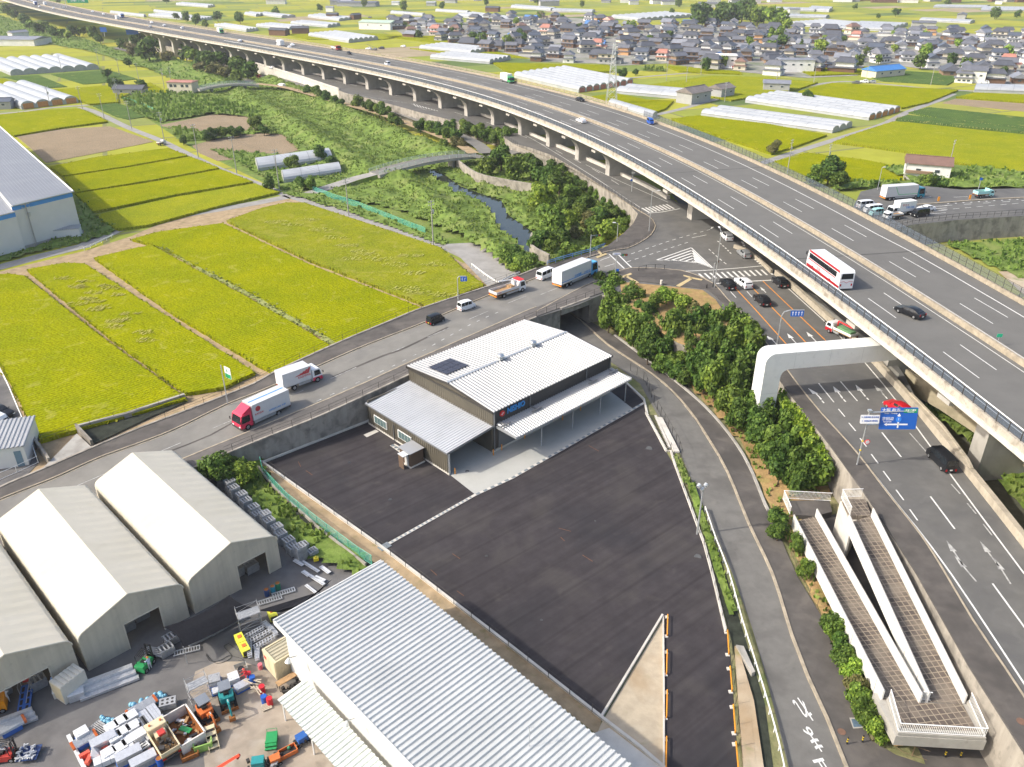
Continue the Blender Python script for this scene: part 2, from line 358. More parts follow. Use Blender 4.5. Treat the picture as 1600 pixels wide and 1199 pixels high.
def groundmat():
 """the far plain: paddies as a patchwork of plots with their field paths"""
 m=bpy.data.materials.new('farmland');m.use_nodes=True;n=m.node_tree.nodes;l=m.node_tree.links;b=n['Principled BSDF'];b.inputs['Roughness'].default_value=.95;b.inputs['Specular IOR Level'].default_value=0
 g=n.new('ShaderNodeNewGeometry');mp=n.new('ShaderNodeMapping');mp.inputs['Rotation'].default_value=(0,0,R(-24));mp.inputs['Location'].default_value=(13,21,0);l.new(g.outputs['Position'],mp.inputs[0])
 br=n.new('ShaderNodeTexBrick');br.inputs['Scale'].default_value=1;br.inputs['Mortar Size'].default_value=.9;br.inputs['Brick Width'].default_value=88;br.inputs['Row Height'].default_value=31
 br.inputs['Color1'].default_value=(0,0,0,1);br.inputs['Color2'].default_value=(1,1,1,1);br.inputs['Mortar'].default_value=(.5,.5,.5,1);br.inputs['Mortar Smooth'].default_value=.3;br.offset=.37;br.squash=.7;br.squash_frequency=3
 l.new(mp.outputs[0],br.inputs['Vector'])
 rp=n.new('ShaderNodeValToRGB');cr=rp.color_ramp;cr.interpolation='CONSTANT';K_=.84
 cols=[(0,(.36,.37,.04)),(.22,(.28,.32,.05)),(.42,(.39,.385,.05)),(.58,(.20,.26,.06)),(.68,(.34,.35,.07)),(.80,(.13,.19,.06)),(.87,(.27,.31,.08)),(.94,(.40,.33,.22))]
 cols=[(p_,tuple(v*K_+.012 for v in c_))for p_,c_ in cols];cr.elements[0].color=(*cols[0][1],1);cr.elements[1].position=.22;cr.elements[1].color=(*cols[1][1],1)
 for p_,c_ in cols[2:]:e=cr.elements.new(p_);e.color=(*c_,1)
 l.new(br.outputs['Color'],rp.inputs[0])
 nz=n.new('ShaderNodeTexNoise');nz.inputs['Scale'].default_value=.06;nz.inputs['Detail'].default_value=8;nz.inputs['Roughness'].default_value=.7;l.new(g.outputs['Position'],nz.inputs['Vector'])
 mr=n.new('ShaderNodeMapRange');mr.inputs['From Min'].default_value=.3;mr.inputs['From Max'].default_value=.7;mr.inputs['To Min'].default_value=.82;mr.inputs['To Max'].default_value=1.12;l.new(nz.outputs['Fac'],mr.inputs['Value'])
 hs=n.new('ShaderNodeHueSaturation');l.new(rp.outputs[0],hs.inputs['Color']);l.new(mr.outputs[0],hs.inputs['Value'])
 mx=n.new('ShaderNodeMixRGB');mx.inputs[2].default_value=(.20,.205,.09,1);l.new(br.outputs['Fac'],mx.inputs[0]);l.new(hs.outputs[0],mx.inputs[1])
 l.new(mx.outputs[0],b.inputs['Base Color']);return m
MB().face([(-5000,-300,0),(5000,-300,0),(5000,7000,0),(-5000,7000,0)]).build('ground',groundmat(),kind='structure')

def vegmat(name,a,b_,c,sc_=.5):
 if name in MATS:return MATS[name]
 m=mat(name,a,.9,.3,sc_,col2=b_,world=True,blot=[(c,.13,.8,.5),(tuple(q*.6 for q in a),.9,.4,.58)],bump=.6,bscale=2.2)
 return m
def tuftmat(name,dark,mid,light):return leafmat(name,dark,mid,light,obj_var=0)
m_veg=vegmat('bank_grass',(.115,.18,.035),(.19,.27,.055),(.20,.235,.07))
t_veg=tuftmat('bank_weeds',(.10,.165,.03),(.16,.25,.042),(.26,.34,.08))
t_dry=tuftmat('dry_weeds',(.20,.22,.08),(.31,.32,.12),(.44,.41,.19))
t_rice=tuftmat('rice_tufts',(.22,.25,.01),(.30,.31,.012),(.37,.36,.02))
def tufts(mb,pts,s,hgt,n=2,m=0):
 for x,y,z in pts:
  for k in range(n):
   a=random.uniform(0,math.pi);dx,dy=math.cos(a)*s*random.uniform(.5,1),math.sin(a)*s*random.uniform(.5,1)
   h=hgt*random.uniform(.5,1.2);ox,oy=random.uniform(-s,s)*.6,random.uniform(-s,s)*.6
   mb.add([(x-dx/2,y-dy/2,z-.05),(x+dx/2,y+dy/2,z-.05),(x+dx/2+ox,y+dy/2+oy,z+h*.9),(x-dx/2+ox,y-dy/2+oy,z+h)],[(0,1,2,3)],m)
VEG=[]
def veg(poly,z=0.0,amp=.6,cell=1.6,dens=.8,ts=.5,th=.6,holes=(),ridges=(),ground=None,tm=None,name='weeds',label='rough green weeds',base=.12,zf=None,px=True):
 """rough ground cover: bumpy ground with tufts; one piece of stuff"""
 poly=[P(q[0],q[1],z)if px else Vector(q)for q in poly];x0=min(q.x for q in poly);x1=max(q.x for q in poly);y0=min(q.y for q in poly);y1=max(q.y for q in poly)
 def hgt(x,y):
  h=z+base+(noise.noise((x*.17,y*.17,3))+.5)*amp+noise.noise((x*.6,y*.6,1))*amp*.4
  for rl,rh,rw in ridges:
   d=segdist(x,y,rl);h+=rh*math.exp(-(d/rw)**2)
  if zf:h=zf(x,y)+(noise.noise((x*.5,y*.5,1))+.4)*amp
  return h
 g=MB();idx={};nx=int((x1-x0)/cell)+1;ny=int((y1-y0)/cell)+1;cells=[]
 def vid(i,j):
  if(i,j)not in idx:
   x=x0+(i+.3*noise.noise((i*1.3,j*1.7,0)))*cell;y=y0+(j+.3*noise.noise((i*1.9,j*1.1,5)))*cell
   idx[(i,j)]=len(g.v);g.v.append((x,y,max(z+.03,hgt(x,y))))
  return idx[(i,j)]
 for i in range(nx):
  for j in range(ny):
   cx,cy=x0+(i+.5)*cell,y0+(j+.5)*cell
   if inside(cx,cy,poly)and not any(inside(cx,cy,hh)for hh in holes):
    g.f.append((vid(i,j),vid(i+1,j),vid(i+1,j+1),vid(i,j+1)));g.m.append(0);cells.append((cx,cy))
 nt_=int(len(cells)*dens*cell*cell);pts=[]
 for k in range(min(nt_,16000)):
  cx,cy=random.choice(cells);x=cx+random.uniform(-.5,.5)*cell;y=cy+random.uniform(-.5,.5)*cell
  if noise.noise((x*.2,y*.2,9))>-.25:pts.append((x,y,hgt(x,y)))
 k=len(g.f);gm=[0]*k;tufts(g,pts,ts,th,2,1)
 g.build(name,[ground or m_veg,tm or t_veg],kind='stuff',label=label)
def rough_edge(poly,step,j):
 out=[];n=len(poly)
 for i in range(n):
  a,b=poly[i],poly[(i+1)%n];k=max(1,int((b-a).length/step))
  for q in range(k):
   p=a.lerp(b,q/k);d=(b-a).normalized();nn=Vector((-d.y,d.x,0));out.append(p+nn*random.uniform(-j,j)if q else p)
 return out
def field(px,m,label,h=.75,step=1.2,j=.12,name='rice_field',edge=True,tm=None):
 poly=rough_edge([P(q[0],q[1],h)for q in px],step,j);b=MB();b.prism(poly,.0,h)
 if edge:
  pts=[]
  for q in poly:
   for k in range(2):pts.append((q.x+random.uniform(-.25,.25),q.y+random.uniform(-.25,.25),h-.35))
  tufts(b,pts,.5,.5,1,1)
 b.build(name,[m,tm or t_rice],kind='stuff',label=label)
def road(px,wd,m,name='farm_road',z=0.05,label=None,step=6):
 c=catmull(PL(px,z),step);b=MB();b.ribbon(offset(c,-wd/2),offset(c,wd/2));b.build(name,m,kind='structure');return c

# ---------------------------------------------------------------- the farmland near by
soilp=[(0,425),(135,392),(205,370),(250,350),(350,325),(445,312),(480,312),(520,325),(640,365),(720,410),(790,432),(800,470),(560,545),(300,655),(60,740),(-60,780),(-60,430)]
MB().sheet(PL(soilp,.03),.03).build('field_soil',m_soil,kind='structure')
field([(-40,432),(12,428),(38,431),(163,530),(291,623),(180,655),(62,688),(30,625),(-40,500)],m_rice,'bright yellow-green rice field at the left edge with straight planting rows')
field([(42,421),(100,411),(131,412),(270,500),(398,582),(352,604),(308,612),(290,614),(168,525)],m_rice,'yellow rice field with pale lodged tufts, second from the left edge')
field([(147,403),(215,387),(238,384),(400,472),(480,518),(516,540),(480,558),(425,581),(407,572),(270,490)],m_rice,'yellow rice field third from the left, beside the strip of tall weeds')
field([(206,374),(250,362),(348,349),(480,412),(664,483),(600,510),(530,538),(405,465),(250,386)],m_rice,'large yellow rice field in the middle of the near row')
field([(354,345),(410,325),(446,317),(475,317),(560,345),(688,387),(730,425),(757,446),(669,478),(480,405)],m_rice2,'mottled green and brown rice field below the farm track to the river')
veg([(240,383),(250,384),(410,466),(530,534),(522,542),(402,474)],.42,.15,.8,1.1,.5,.35,ground=mat('pale_weeds',(.24,.27,.075),.95,.25,1.2,world=True,col2=(.33,.35,.13),bump=.3,bscale=3),tm=tuftmat('pale_weed_tufts',(.20,.24,.07),(.28,.31,.10),(.37,.38,.16)),name='weed_strip',label='strip of tall grey-green weeds between two yellow rice fields')
field([(78,261),(150,246),(262,232),(293,243),(200,260),(98,275)],m_rice,'yellow rice strip nearest the bare field, right of the blue-striped warehouse')
field([(99,277),(200,262),(297,245),(342,263),(230,283),(117,301)],m_rice,'second yellow rice strip right of the blue-striped warehouse')
field([(118,303),(230,286),(345,265),(395,284),(270,305),(146,331)],m_rice,'third yellow rice strip, partly in the warehouse shadow')
field([(152,336),(270,309),(398,287),(436,300),(330,325),(230,352),(185,358),(160,346)],m_rice3,'rice strip with green edge above the curving farm road')
field([(-10,181),(60,173),(125,170),(168,190),(100,199),(22,212),(-10,210)],m_rice,'flat yellow rice field above the bare field at the left edge')
field([(26,214),(100,202),(172,198),(240,222),(160,238),(72,255),(50,234)],m_bare,'bare brown ploughed field with two dry ridges',h=.12,name='ploughed_field',edge=False)
field([(77,141),(180,133),(185,160),(140,163),(118,155)],m_rice,'yellow rice patch right of the near greenhouses')
field([(186,134),(235,130),(262,145),(225,150),(212,143),(188,152)],m_rice,'yellow rice patch around the grey barn')
field([(250,196),(330,180),(425,178),(470,190),(380,205),(280,206)],m_bare,'bare brown field behind the hedge, far one',h=.12,name='ploughed_field',edge=False)
field([(300,228),(340,217),(400,209),(470,212),(498,228),(440,242),(340,252),(312,240)],m_bare,'bare brown field beside the pair of plastic tunnels',h=.12,name='ploughed_field',edge=False)
field([(145,166),(180,161),(246,180),(200,187),(182,183)],m_crop,'green vegetable plot with white mulch strips',h=.3,name='vegetable_plot',edge=False)
field([(0,121),(60,118),(105,136),(75,138),(10,122)],m_crop,'dark green vegetable plot between the two greenhouse groups',h=.3,name='vegetable_plot',edge=False)
field([(80,117),(170,110),(215,124),(150,131),(130,132)],m_crop,'pale green vegetable plot above the yellow patch',h=.3,name='vegetable_plot',edge=False)
field([(-5,124),(6,123),(38,135),(15,139),(-5,137)],m_rice,'small yellow rice corner at the left edge')
# right of the expressway
field([(1302,222),(1340,208),(1397,190),(1500,198),(1640,214),(1640,275),(1520,258),(1445,248),(1448,242),(1380,232)],m_rice3,'broad yellow-green rice field at the right edge')
field([(1204,255),(1262,239),(1350,250),(1420,264),(1412,284),(1330,284),(1262,278)],m_rice,'yellow rice field by the dark tree beside the expressway')
field([(1050,186),(1090,181),(1200,194),(1292,211),(1248,227),(1205,240),(1130,215)],m_rice,'yellow rice field in front of the lower greenhouse block')
field([(925,151),(962,146),(1010,156),(1052,158),(1040,170),(1012,180),(975,166)],m_rice,'small yellow rice field around the steel pylon')
field([(1012,133),(1112,119),(1198,121),(1278,129),(1245,140),(1143,157),(1080,146)],m_rice3,'dull green rice field between the sheds and the village')
field([(1248,143),(1300,130),(1497,141),(1450,160),(1409,169),(1330,155)],m_rice,'long yellow rice field above the upper greenhouse block')
field([(1472,162),(1492,155),(1640,165),(1640,179)],m_bare,'strip of bare pale soil at the right edge',h=.1,name='ploughed_field',edge=False)
field([(1494,152),(1524,145),(1640,151),(1640,163)],m_rice,'narrow yellow rice strip above the pale soil')
field([(1420,176),(1452,168),(1640,188),(1640,206),(1500,192)],m_crop,'dark green leafy crop strip at the right edge',h=.6,name='vegetable_plot',tm=t_veg)
field([(1400,186),(1418,180),(1640,205),(1640,211),(1500,197)],m_crop,'row of tall maize in front of the dark green crop',h=1.6,name='maize_row',tm=t_dry)
field([(770,98),(950,102),(958,112),(905,113),(850,119),(790,112)],m_rice,'yellow rice field between the village and the long greenhouse block')
field([(1240,106),(1352,108),(1358,115),(1268,118)],m_rice,'small yellow rice plot at the village edge')
field([(1040,103),(1155,112),(1160,116),(1060,112)],m_rice,'thin yellow rice plot in front of the village hedge')
for i,q in enumerate([[(560,30),(640,27),(700,34),(600,40)],[(440,54),(560,52),(640,56),(600,62),(480,62)],[(600,58),(690,56),(790,66),(700,70)],[(640,76),(760,78),(830,92),(700,84)],[(1350,118),(1410,111),(1510,118),(1480,133),(1380,127)]]):
 field(q,[m_rice,m_rice3,m_rice,m_rice,m_crop][i],['far yellow rice plot beyond the expressway median','yellow-green rice plot among the far greenhouses','yellow rice plot left of the village','yellow rice plot behind the expressway barrier','rough green meadow at the village edge'][i],name='rice_field' if i<4 else 'meadow',edge=False,h=.5)
# lodged pale patches in the standing rice
random.seed(31)
def lodged(px,rad,n,lab):
 b=MB();
 for u,v in px:
  c=P(u,v,.78)
  for k in range(n):
   a=random.uniform(0,6.28);r=rad*math.sqrt(random.random());x,y=c.x+r*math.cos(a)*1.6,c.y+r*math.sin(a)*.7;d=random.uniform(-.6,.6)+.7;l_=random.uniform(.35,.8);w_=.16
   dx,dy=math.cos(d)*l_,math.sin(d)*l_;b.add([(x-dy*w_,y+dx*w_,.80),(x+dy*w_,y-dx*w_,.80),(x+dx+dy*w_,y+dy-dx*w_,.98),(x+dx-dy*w_,y+dy+dx*w_,.95)],[(0,1,2,3)])
 b.build('lodged_rice',tuftmat('lodged_rice_blades',(.33,.33,.05),(.38,.37,.08),(.44,.41,.13)),kind='stuff',label=lab)
lodged([(117,448),(124,450),(131,441),(145,458),(150,472),(133,468),(119,476),(146,485),(163,448),(171,452),(178,462),(160,481),(178,503),(176,512),(189,500),(222,521),(227,533),(201,492),(96,436)],1.3,26,'pale lodged tufts in the second rice field from the left')
lodged([(455,352),(480,345),(500,360),(520,372),(540,385),(565,395),(573,400),(552,405),(592,406),(615,415),(643,428),(635,452),(650,457),(430,348),(690,462),(640,400),(675,415)],2.0,34,'pale lodged streaks in the mottled rice field below the farm track')
# farm roads and verges
m_froad=mat('farm_road',(.30,.29,.27),.9,.1,.4,world=True,blot=((.22,.21,.19),.3,.5))
road([(-60,425),(0,418),(60,402),(130,385),(180,361),(240,345),(330,330),(400,318),(450,308)],4.2,m_froad)
road([(125,168),(150,176),(200,200),(250,220),(300,245),(345,266),(400,287),(440,303),(465,311),(500,321),(560,340),(640,366),(700,388),(735,405)],3.2,m_froad)
road([(-40,181),(30,176),(80,169),(135,165),(160,162)],3.2,m_froad)
road([(960,191),(1010,183),(1060,172),(1110,158),(1145,150),(1210,140),(1260,135),(1320,128),(1400,134),(1480,141),(1640,147)],3.4,m_froad)
road([(850,133),(920,128),(990,122),(1060,116),(1110,112)],3.0,m_froad)
road([(1190,256),(1250,236),(1320,214),(1380,195),(1420,175),(1470,156),(1490,147)],3.4,m_froad)
road([(230,76),(330,72),(400,78),(440,90)],4,m_froad)
# ================================================================ expressway on its viaduct
ZD=15.0
def spline_fit(pts):
 c=catmull(pts,10)
 for _ in range(22):
  c=[c[0]]+[(c[i-1]+c[i]*2+c[i+1])/4 for i in range(1,len(c)-1)]+[c[-1]]
 return c
Mx=[(-700,1210),(-501,934),(-353,746),(-222,598),(-140,508),(-80,439),(-36,384),(0,330),(27,275),(48.6,214),(56.8,177),(65.0,135),(69.2,106),(72.4,84),(75.2,55),(77,20),(77.6,-30)]
MED=spline_fit([Vector((x,y,ZD))for x,y in Mx])
def wnear(y):return 13.9 if y<140 else 13.9+min(1,(y-140)/250)*1.4
def wfar(y):return 14.2 if y<110 else 14.2+min(1,(y-110)/170)*4.6
nearE=offset(MED,[wnear(q.y)for q in MED]);farE=offset(MED,[-wfar(q.y)for q in MED])
m_para=mat('stained_parapet',(.42,.385,.325),.9,.15,.6,world=True,streak=(1.5,1.5,.3),blot=[((.22,.19,.15),.7,.7,.5),((.12,.10,.08),1.8,.55,.58)])
# carriageway
b=MB();b.ribbon(nearE,farE);b.build('expressway_surface',m_asphx,kind='structure')
# deck: slab, haunched girder below
b=MB();Lo=offset(MED,[wnear(q.y)+.55 for q in MED]);Ro=offset(MED,[-wfar(q.y)-.55 for q in MED])
def low(ps,dz):return[q+Vector((0,0,dz))for q in ps]
Li=offset(MED,[wnear(q.y)-3.5 for q in MED]);Ri=offset(MED,[-wfar(q.y)+3.5 for q in MED])
b.ribbon(low(Lo,-.75),low(Li,-1.0));b.ribbon(low(Ri,-1.0),low(Ro,-.75));b.ribbon(low(Li,-1.0),low(offset(Li,-.6),-2.1));b.ribbon(low(Ri,-1.0),low(offset(Ri,.6),-2.1));b.ribbon(low(offset(Li,-.6),-2.1),low(offset(Ri,.6),-2.1))
deck=thing('expressway_viaduct','long grey concrete expressway viaduct curving across the whole picture','viaduct',(0,0,0));b.build('girder',m_concw,deck)
def kerbwall(ps,w_,z0,z1):
 b=MB();a=offset(ps,-w_/2);c=offset(ps,w_/2)
 b.ribbon(low(a,z1),low(c,z1));b.ribbon(low(a,z0),low(a,z1));b.ribbon(low(c,z1),low(c,z0));return b
kerbwall(offset(MED,[wnear(q.y)+.3 for q in MED]),.5,-.2,.75).build('parapet',m_para,deck);kerbwall(offset(MED,[wnear(q.y)+.42 for q in MED]),.7,-.78,-.2).build('deck_edge',m_concl,deck)
kerbwall(offset(MED,[-wfar(q.y)-.3 for q in MED]),.5,-.55,.75).build('parapet',m_kerb,deck)
b=kerbwall(MED,.75,-.02,.85);b.build('median_barrier',m_kerb,deck)
b=MB();c2=low(MED,.95);b.path(c2,.05,4);b.build('median_rail',m_metal,deck)
# piers
m_pier=mat('pier_concrete',(.43,.41,.37),.9,.1,.4,world=True,streak=(1.2,1.2,.3),blot=((.30,.28,.25),.4,.5))
cl=cumlen(MED);s0=None
ORI=min(range(len(MED)),key=lambda i:abs(MED[i].y-100))
piers=[]
def pier(s,t,zb,near_in=5.2):
 p,d=along(MED,s,cl);wn=wnear(p.y);wf=wfar(p.y);n=Vector((d.y,-d.x,0)).normalized();th=1.3
 a1=wn-near_in;a0=a1-15;prof=[(a0,zb),(a1,zb),(a1,8.6)]
 for k in range(7):
  an=math.pi/2*k/6;prof.append((a1+(wn-.3-a1)*(1-math.cos(an)),8.6+4.0*math.sin(an)))
 prof+=[(wn-.3,13.2),(-wf+.3,13.2),(-wf+.3,12.2),(a0,11.6)]
 b=MB();f=Vector((d.x,d.y,0)).normalized()
 for sg in(-1,1):
  pts=[p+n*q[0]+f*th*sg+Vector((0,0,q[1]-ZD))for q in prof]
  b.face(pts if sg<0 else pts[::-1])
 k=len(prof)
 for i in range(k):
  q,r=prof[i],prof[(i+1)%k];v=[p+n*q[0]-f*th+Vector((0,0,q[1]-ZD)),p+n*r[0]-f*th+Vector((0,0,r[1]-ZD)),p+n*r[0]+f*th+Vector((0,0,r[1]-ZD)),p+n*q[0]+f*th+Vector((0,0,q[1]-ZD))]
  b.face(v[::-1])
 return b.build('pier',m_pier,t)
sA=cl[min(range(len(MED)),key=lambda i:abs(MED[i].y-402))]
for k in range(-14,9):pier(sA+k*22.0,deck,.0 if k<-6 else 5.0)
for yy in(204,122,96,66):
 s=cl[min(range(len(MED)),key=lambda i:abs(MED[i].y-yy))];pier(s,deck,0,7.5)
# markings: edge lines, two dashed lines each way (8 m on, 12 m off)
b=MB();line(b,offset(MED,[wnear(q.y)-1.9 for q in MED]),.17);line(b,offset(MED,1.3),.14);line(b,offset(MED,-1.4),.14);line(b,offset(MED,[-wfar(q.y)+(3.0 if q.y<150 else 3.6)for q in MED]),.22)
sd0=[q for q in range(len(MED))if MED[q].y<133.5][0];st=(cl[sd0])%20
for o_ in(4.5,8.3):dashes(b,offset(MED,o_),8,12,.16,(st+20-16.5)%20)
for o_ in(-5.0,-8.8):dashes(b,offset(MED,o_),8,12,.16,(st+20-6)%20)
b.build('expressway_lane_lines',m_paint,kind='structure')
b=MB();_s=3.0
while _s<cl[-1]-5:
 p,d=along(MED,_s,cl);n=Vector((d.y,-d.x,0)).normalized();b.ribbon([p+n*(wnear(p.y)-.1),p+n*.5],[p+n*(wnear(p.y)-.1)+d*.3,p+n*.5+d*.3],dz=.02);b.ribbon([p-n*(wfar(p.y)-.1),p-n*.5],[p-n*(wfar(p.y)-.1)+d*.3,p-n*.5+d*.3],dz=.02);_s+=66
b.build('expansion_joints',mat('joint_dark',(.075,.073,.07),.8),kind='structure')
# railings: dark fall fence with white top rail on the near side; post and rail fence far side
near_r=[q+Vector((0,0,.75))for q in offset(MED,[wnear(q.y)+.3 for q in MED])if q.y<520 and q.y>40][::-1]
fr=fence('parapet_railing','dark railing with white top rail on the near expressway parapet','railing',near_r,1.25,m_dmetal,2.2,.07,(.1,.97),.035,cap=98)
b=MB();b.path([q-near_r[0]+Vector((0,0,1.38))for q in near_r],.085,4);b.build('top_rail',m_white,fr)
m_tint=mat('railing_mesh',(.09,.115,.15),.6,.1,3,alpha=.55)
b=MB();zz=[q-near_r[0]for q in near_r];b.ribbon(low(zz,.1),low(zz,1.3));b.build('infill',m_tint,fr)
far_r=[q+Vector((0,0,.75))for q in offset(MED,[-wfar(q.y)-.3 for q in MED])if 60<q.y<288][::-1]
fr=fence('parapet_railing','dark mesh fence leaning over the far expressway parapet','railing',far_r,1.7,m_dmetal,2.0,.05,(.05,.5,1.0),.03,cap=98)
b=MB();zz=[q-far_r[0]for q in far_r];b.ribbon(low(zz,.1),low(zz,1.6));b.build('infill',m_tint,fr)
far_r2=[q+Vector((0,0,.75))for q in offset(MED,[-wfar(q.y)-.3 for q in MED])if 288<=q.y<700][::-1]
b=MB();fr=thing('crash_barrier','pale double rail barrier on the far side of the distant expressway','barrier',far_r2[0]);zz=[q-far_r2[0]for q in far_r2]
for h in(.3,.75):b.ribbon(low(zz,h),low(zz,h+.3))
b.build('rail',m_kerb,fr)
b=MB();c3=cumlen(zz)
for k in range(int(c3[-1]/4)):
 q,d=along(zz,k*4,c3);b.box((q.x,q.y,q.z+.5),(.2,.2,1.1))
b.build('post',m_kerb,fr,kind='stuff')

# ================================================================ route below and the junction (z 5.5)
ZR=5.5
body=PL([(838,497),(838,421),(922,397),(950,384),(968,372),(985,358),(997,335),(985,322),(962,304),(947,296),(905,268),(862,243),(830,232),(800,224),(775,205),(700,187),(655,176),(580,155),(540,146),(517,137),(470,121),(400,100),(330,87),(200,60),(215,54),(330,78),(457,109),(512,120),(630,145),(712,165),(800,197),(860,222),(935,253),(1007,288),(1060,318),(1150,340),(1230,352),(1290,345),(1330,330),(1345,300),(1380,292),(1440,291),(1500,297),(1600,295),(1720,294),(1720,334),(1600,338),(1500,344),(1425,352),(1345,372),(1290,402),(1310,455),(1365,515),(1415,590),(1440,640),(1522,752),(1620,872),(1700,960),(1800,1300),(1700,1300),(1595,1172),(1512,1041),(1432,899),(1350,772),(1296,697),(1226,607),(1187,550),(1168,536),(1110,552),(1060,536),(1010,500),(975,470),(940,461),(903,477)],ZR)
tml=P(876,483,5.5);tmr=P(922,466,5.5);tml.z=tmr.z=0;tdir=(P(893,485,0)-P(921,501,0)).normalized()
emb=body[:-1]+[tmr,tmr+tdir*8,tml+tdir*8,tml]
b=MB();b.prism([(q.x,q.y)for q in emb],0,ZR-.03);b.build('road_embankment',m_concw,kind='structure')
MB().wall([tml+Vector((0,0,4.2)),tmr+Vector((0,0,4.2))],.5,1.45).build('underpass_portal',m_concw,label='concrete lintel over the dark mouth of the underpass',cat='underpass')
MB().sheet(body,ZR).build('main_road',m_asph2,kind='structure')
# sidewalks (raised 0.13 with their kerbs)
def walk(px,z=ZR,m=None,name='sidewalk',h=.13,kerb=None):
 p=PL(px,z);b=MB();b.prism([(q.x,q.y)for q in p],z-.1,z+h);b.build(name,m or m_walk,kind='structure')
def kerb(px,z=ZR,w_=.22,h=.16,m=None):
 c=catmull(PL(px,z),2.5);b=MB();b.wall(c,w_,h);b.build('kerb',m or m_kerb,kind='structure')
def Lr(*a):return list(a)
kr=[(985,437),(1040,441),(1090,443),(1117,446),(1136,468),(1160,492),(1177,511),(1198,538),(1228,577),(1245,600),(1263,623),(1283,647),(1307,672),(1337,707),(1385,770),(1440,840),(1475,895),(1520,971),(1600,1091),(1690,1240)]
wo=[(1690,1330),(1596,1172),(1512,1040),(1432,899),(1351,772),(1297,697),(1227,607),(1200,568),(1160,520),(1135,480),(1107,453),(1060,448),(1000,441)]
walk([(930,437),(955,424),(985,420),(1035,421),(1060,424),(1082,428),(1117,446)]+kr[5:]+wo[:-3]+[(1107,455),(1098,452),(1045,446),(1000,441),(975,439),(958,444)],m=m_walkd)
kerb([(838,488),(903,453),(940,436),(958,427),(985,420),(1035,421),(1065,424),(1098,435),(1117,446),(1136,468),(1160,492),(1177,511),(1198,538),(1228,577),(1245,600),(1263,623),(1283,647),(1337,707),(1385,770),(1440,840),(1475,895),(1520,971),(1600,1091),(1690,1240)])
walk([(838,482),(903,454),(940,437),(955,431),(956,444),(940,459),(922,465),(876,482),(838,496)])
slab_x=MB().sheet(PL([(838,436),(870,422),(925,402),(950,396),(980,423),(958,427),(903,453),(838,481)],ZR+.012),ZR+.012).build('cross_road_end',m_asph,kind='structure')
# dry-grass corner
g0=PL([(968,442),(1000,445),(1045,449),(1098,455),(1118,470),(1140,502),(1175,540),(1120,556),(1060,536),(1010,505),(975,474)],ZR)
MB().prism([(q.x,q.y)for q in g0],ZR-.1,ZR+.16).build('dry_grass',m_dry,kind='stuff',label='patch of brown dry grass on the junction corner')
# corner sidewalk by the river
walk([(850,417),(922,396),(950,385),(975,365),(990,350),(997,335),(1008,336),(1020,345),(1024,356),(1017,368),(1000,380),(975,391),(960,392),(945,396),(925,402),(870,421),(838,436),(838,421)],m=m_walkd)
kerb([(838,436),(870,421),(925,401),(960,392),(980,389),(1000,380),(1017,368),(1024,354),(1020,345),(1008,336),(985,322),(955,302),(905,272),(862,249),(800,228)])
# tactile / paving patches and manholes
b=MB()
for q in([(930,402),(946,396),(949,398),(934,404)],[(933,393),(936,392),(942,398),(938,399)],[(967,434),(985,427),(988,429),(971,436)],[(975,432),(979,431),(999,442),(994,443)],[(1056,447),(1079,434),(1083,436),(1062,449)],[(1068,430),(1082,434),(1098,437),(1096,439),(1080,436),(1068,432)]):
 b.sheet(PL(q,ZR+.15),ZR+.15)
b.build('tactile_paving',m_tactile,kind='structure')
# median walls under the deck and the beige kerb wall along the piers
def wallthing(px,z,th,h,label,m=None,name='concrete_wall',cat='wall',step=6):
 c=catmull(PL(px,z),step);b=MB();b.wall([q-c[0]for q in c],th,h);return b.build(name,m or m_concl,loc=c[0],label=label,cat=cat)
wallthing([(330,79),(400,95),(457,110),(512,121),(630,146),(712,166),(800,199),(860,225),(930,256),(1007,291),(1044,312)],ZR,1.1,.9,'long low beige wall at the feet of the viaduct piers')
m_beige=mat('beige_concrete',(.40,.355,.28),.9,.12,.6,world=True,streak=(1.5,1.5,.4),blot=[((.27,.24,.19),.6,.6,.5),((.18,.16,.12),1.6,.4,.6)])
wallthing([(1212,430),(1238,451),(1274,484),(1315,521),(1362,564),(1400,606),(1444,656),(1512,741),(1612,868),(1700,985)],ZR,.7,1.1,'beige crash wall on the right edge of the main road',m_beige)
wallthing([(1420,626),(1470,678),(1508,730),(1515,745)],ZR,.35,1.3,'short beige wall with a rail behind the crash wall',m_beige)
wallthing([(1147,388),(1165,394),(1185,408),(1205,428)],ZR,.5,.8,'curved beige wall in the shade where the side lane passes under the deck',m_beige)
_c=PL([(400,100.5),(470,121.5),(517,137.5),(530,141.5)],ZR);MB().ribbon([q-_c[0]+Vector((-.35,-.35,-.05))for q in _c],[q-_c[0]+Vector((-.35,-.35,-5.4))for q in _c]).wall([q-_c[0]for q in _c],.6,.9).build('concrete_wall',m_concl,loc=_c[0],label='pale retaining wall of the low ramp at the left end below the viaduct',cat='wall')
MB().ribbon([q-_c[0]+Vector((-.5,-.5,-3.3))for q in _c[:1]]*1+[_c[0].lerp(_c[1],.22)-_c[0]+Vector((-.5,-.5,-3.3))],[Vector((-.5,-.5,-5.4)),_c[0].lerp(_c[1],.22)-_c[0]+Vector((-.5,-.5,-5.4))]).build('underpass_mouth',m_chole,loc=_c[0].lerp(_c[1],.55),label='dark square underpass mouth in the pale ramp wall',cat='underpass')
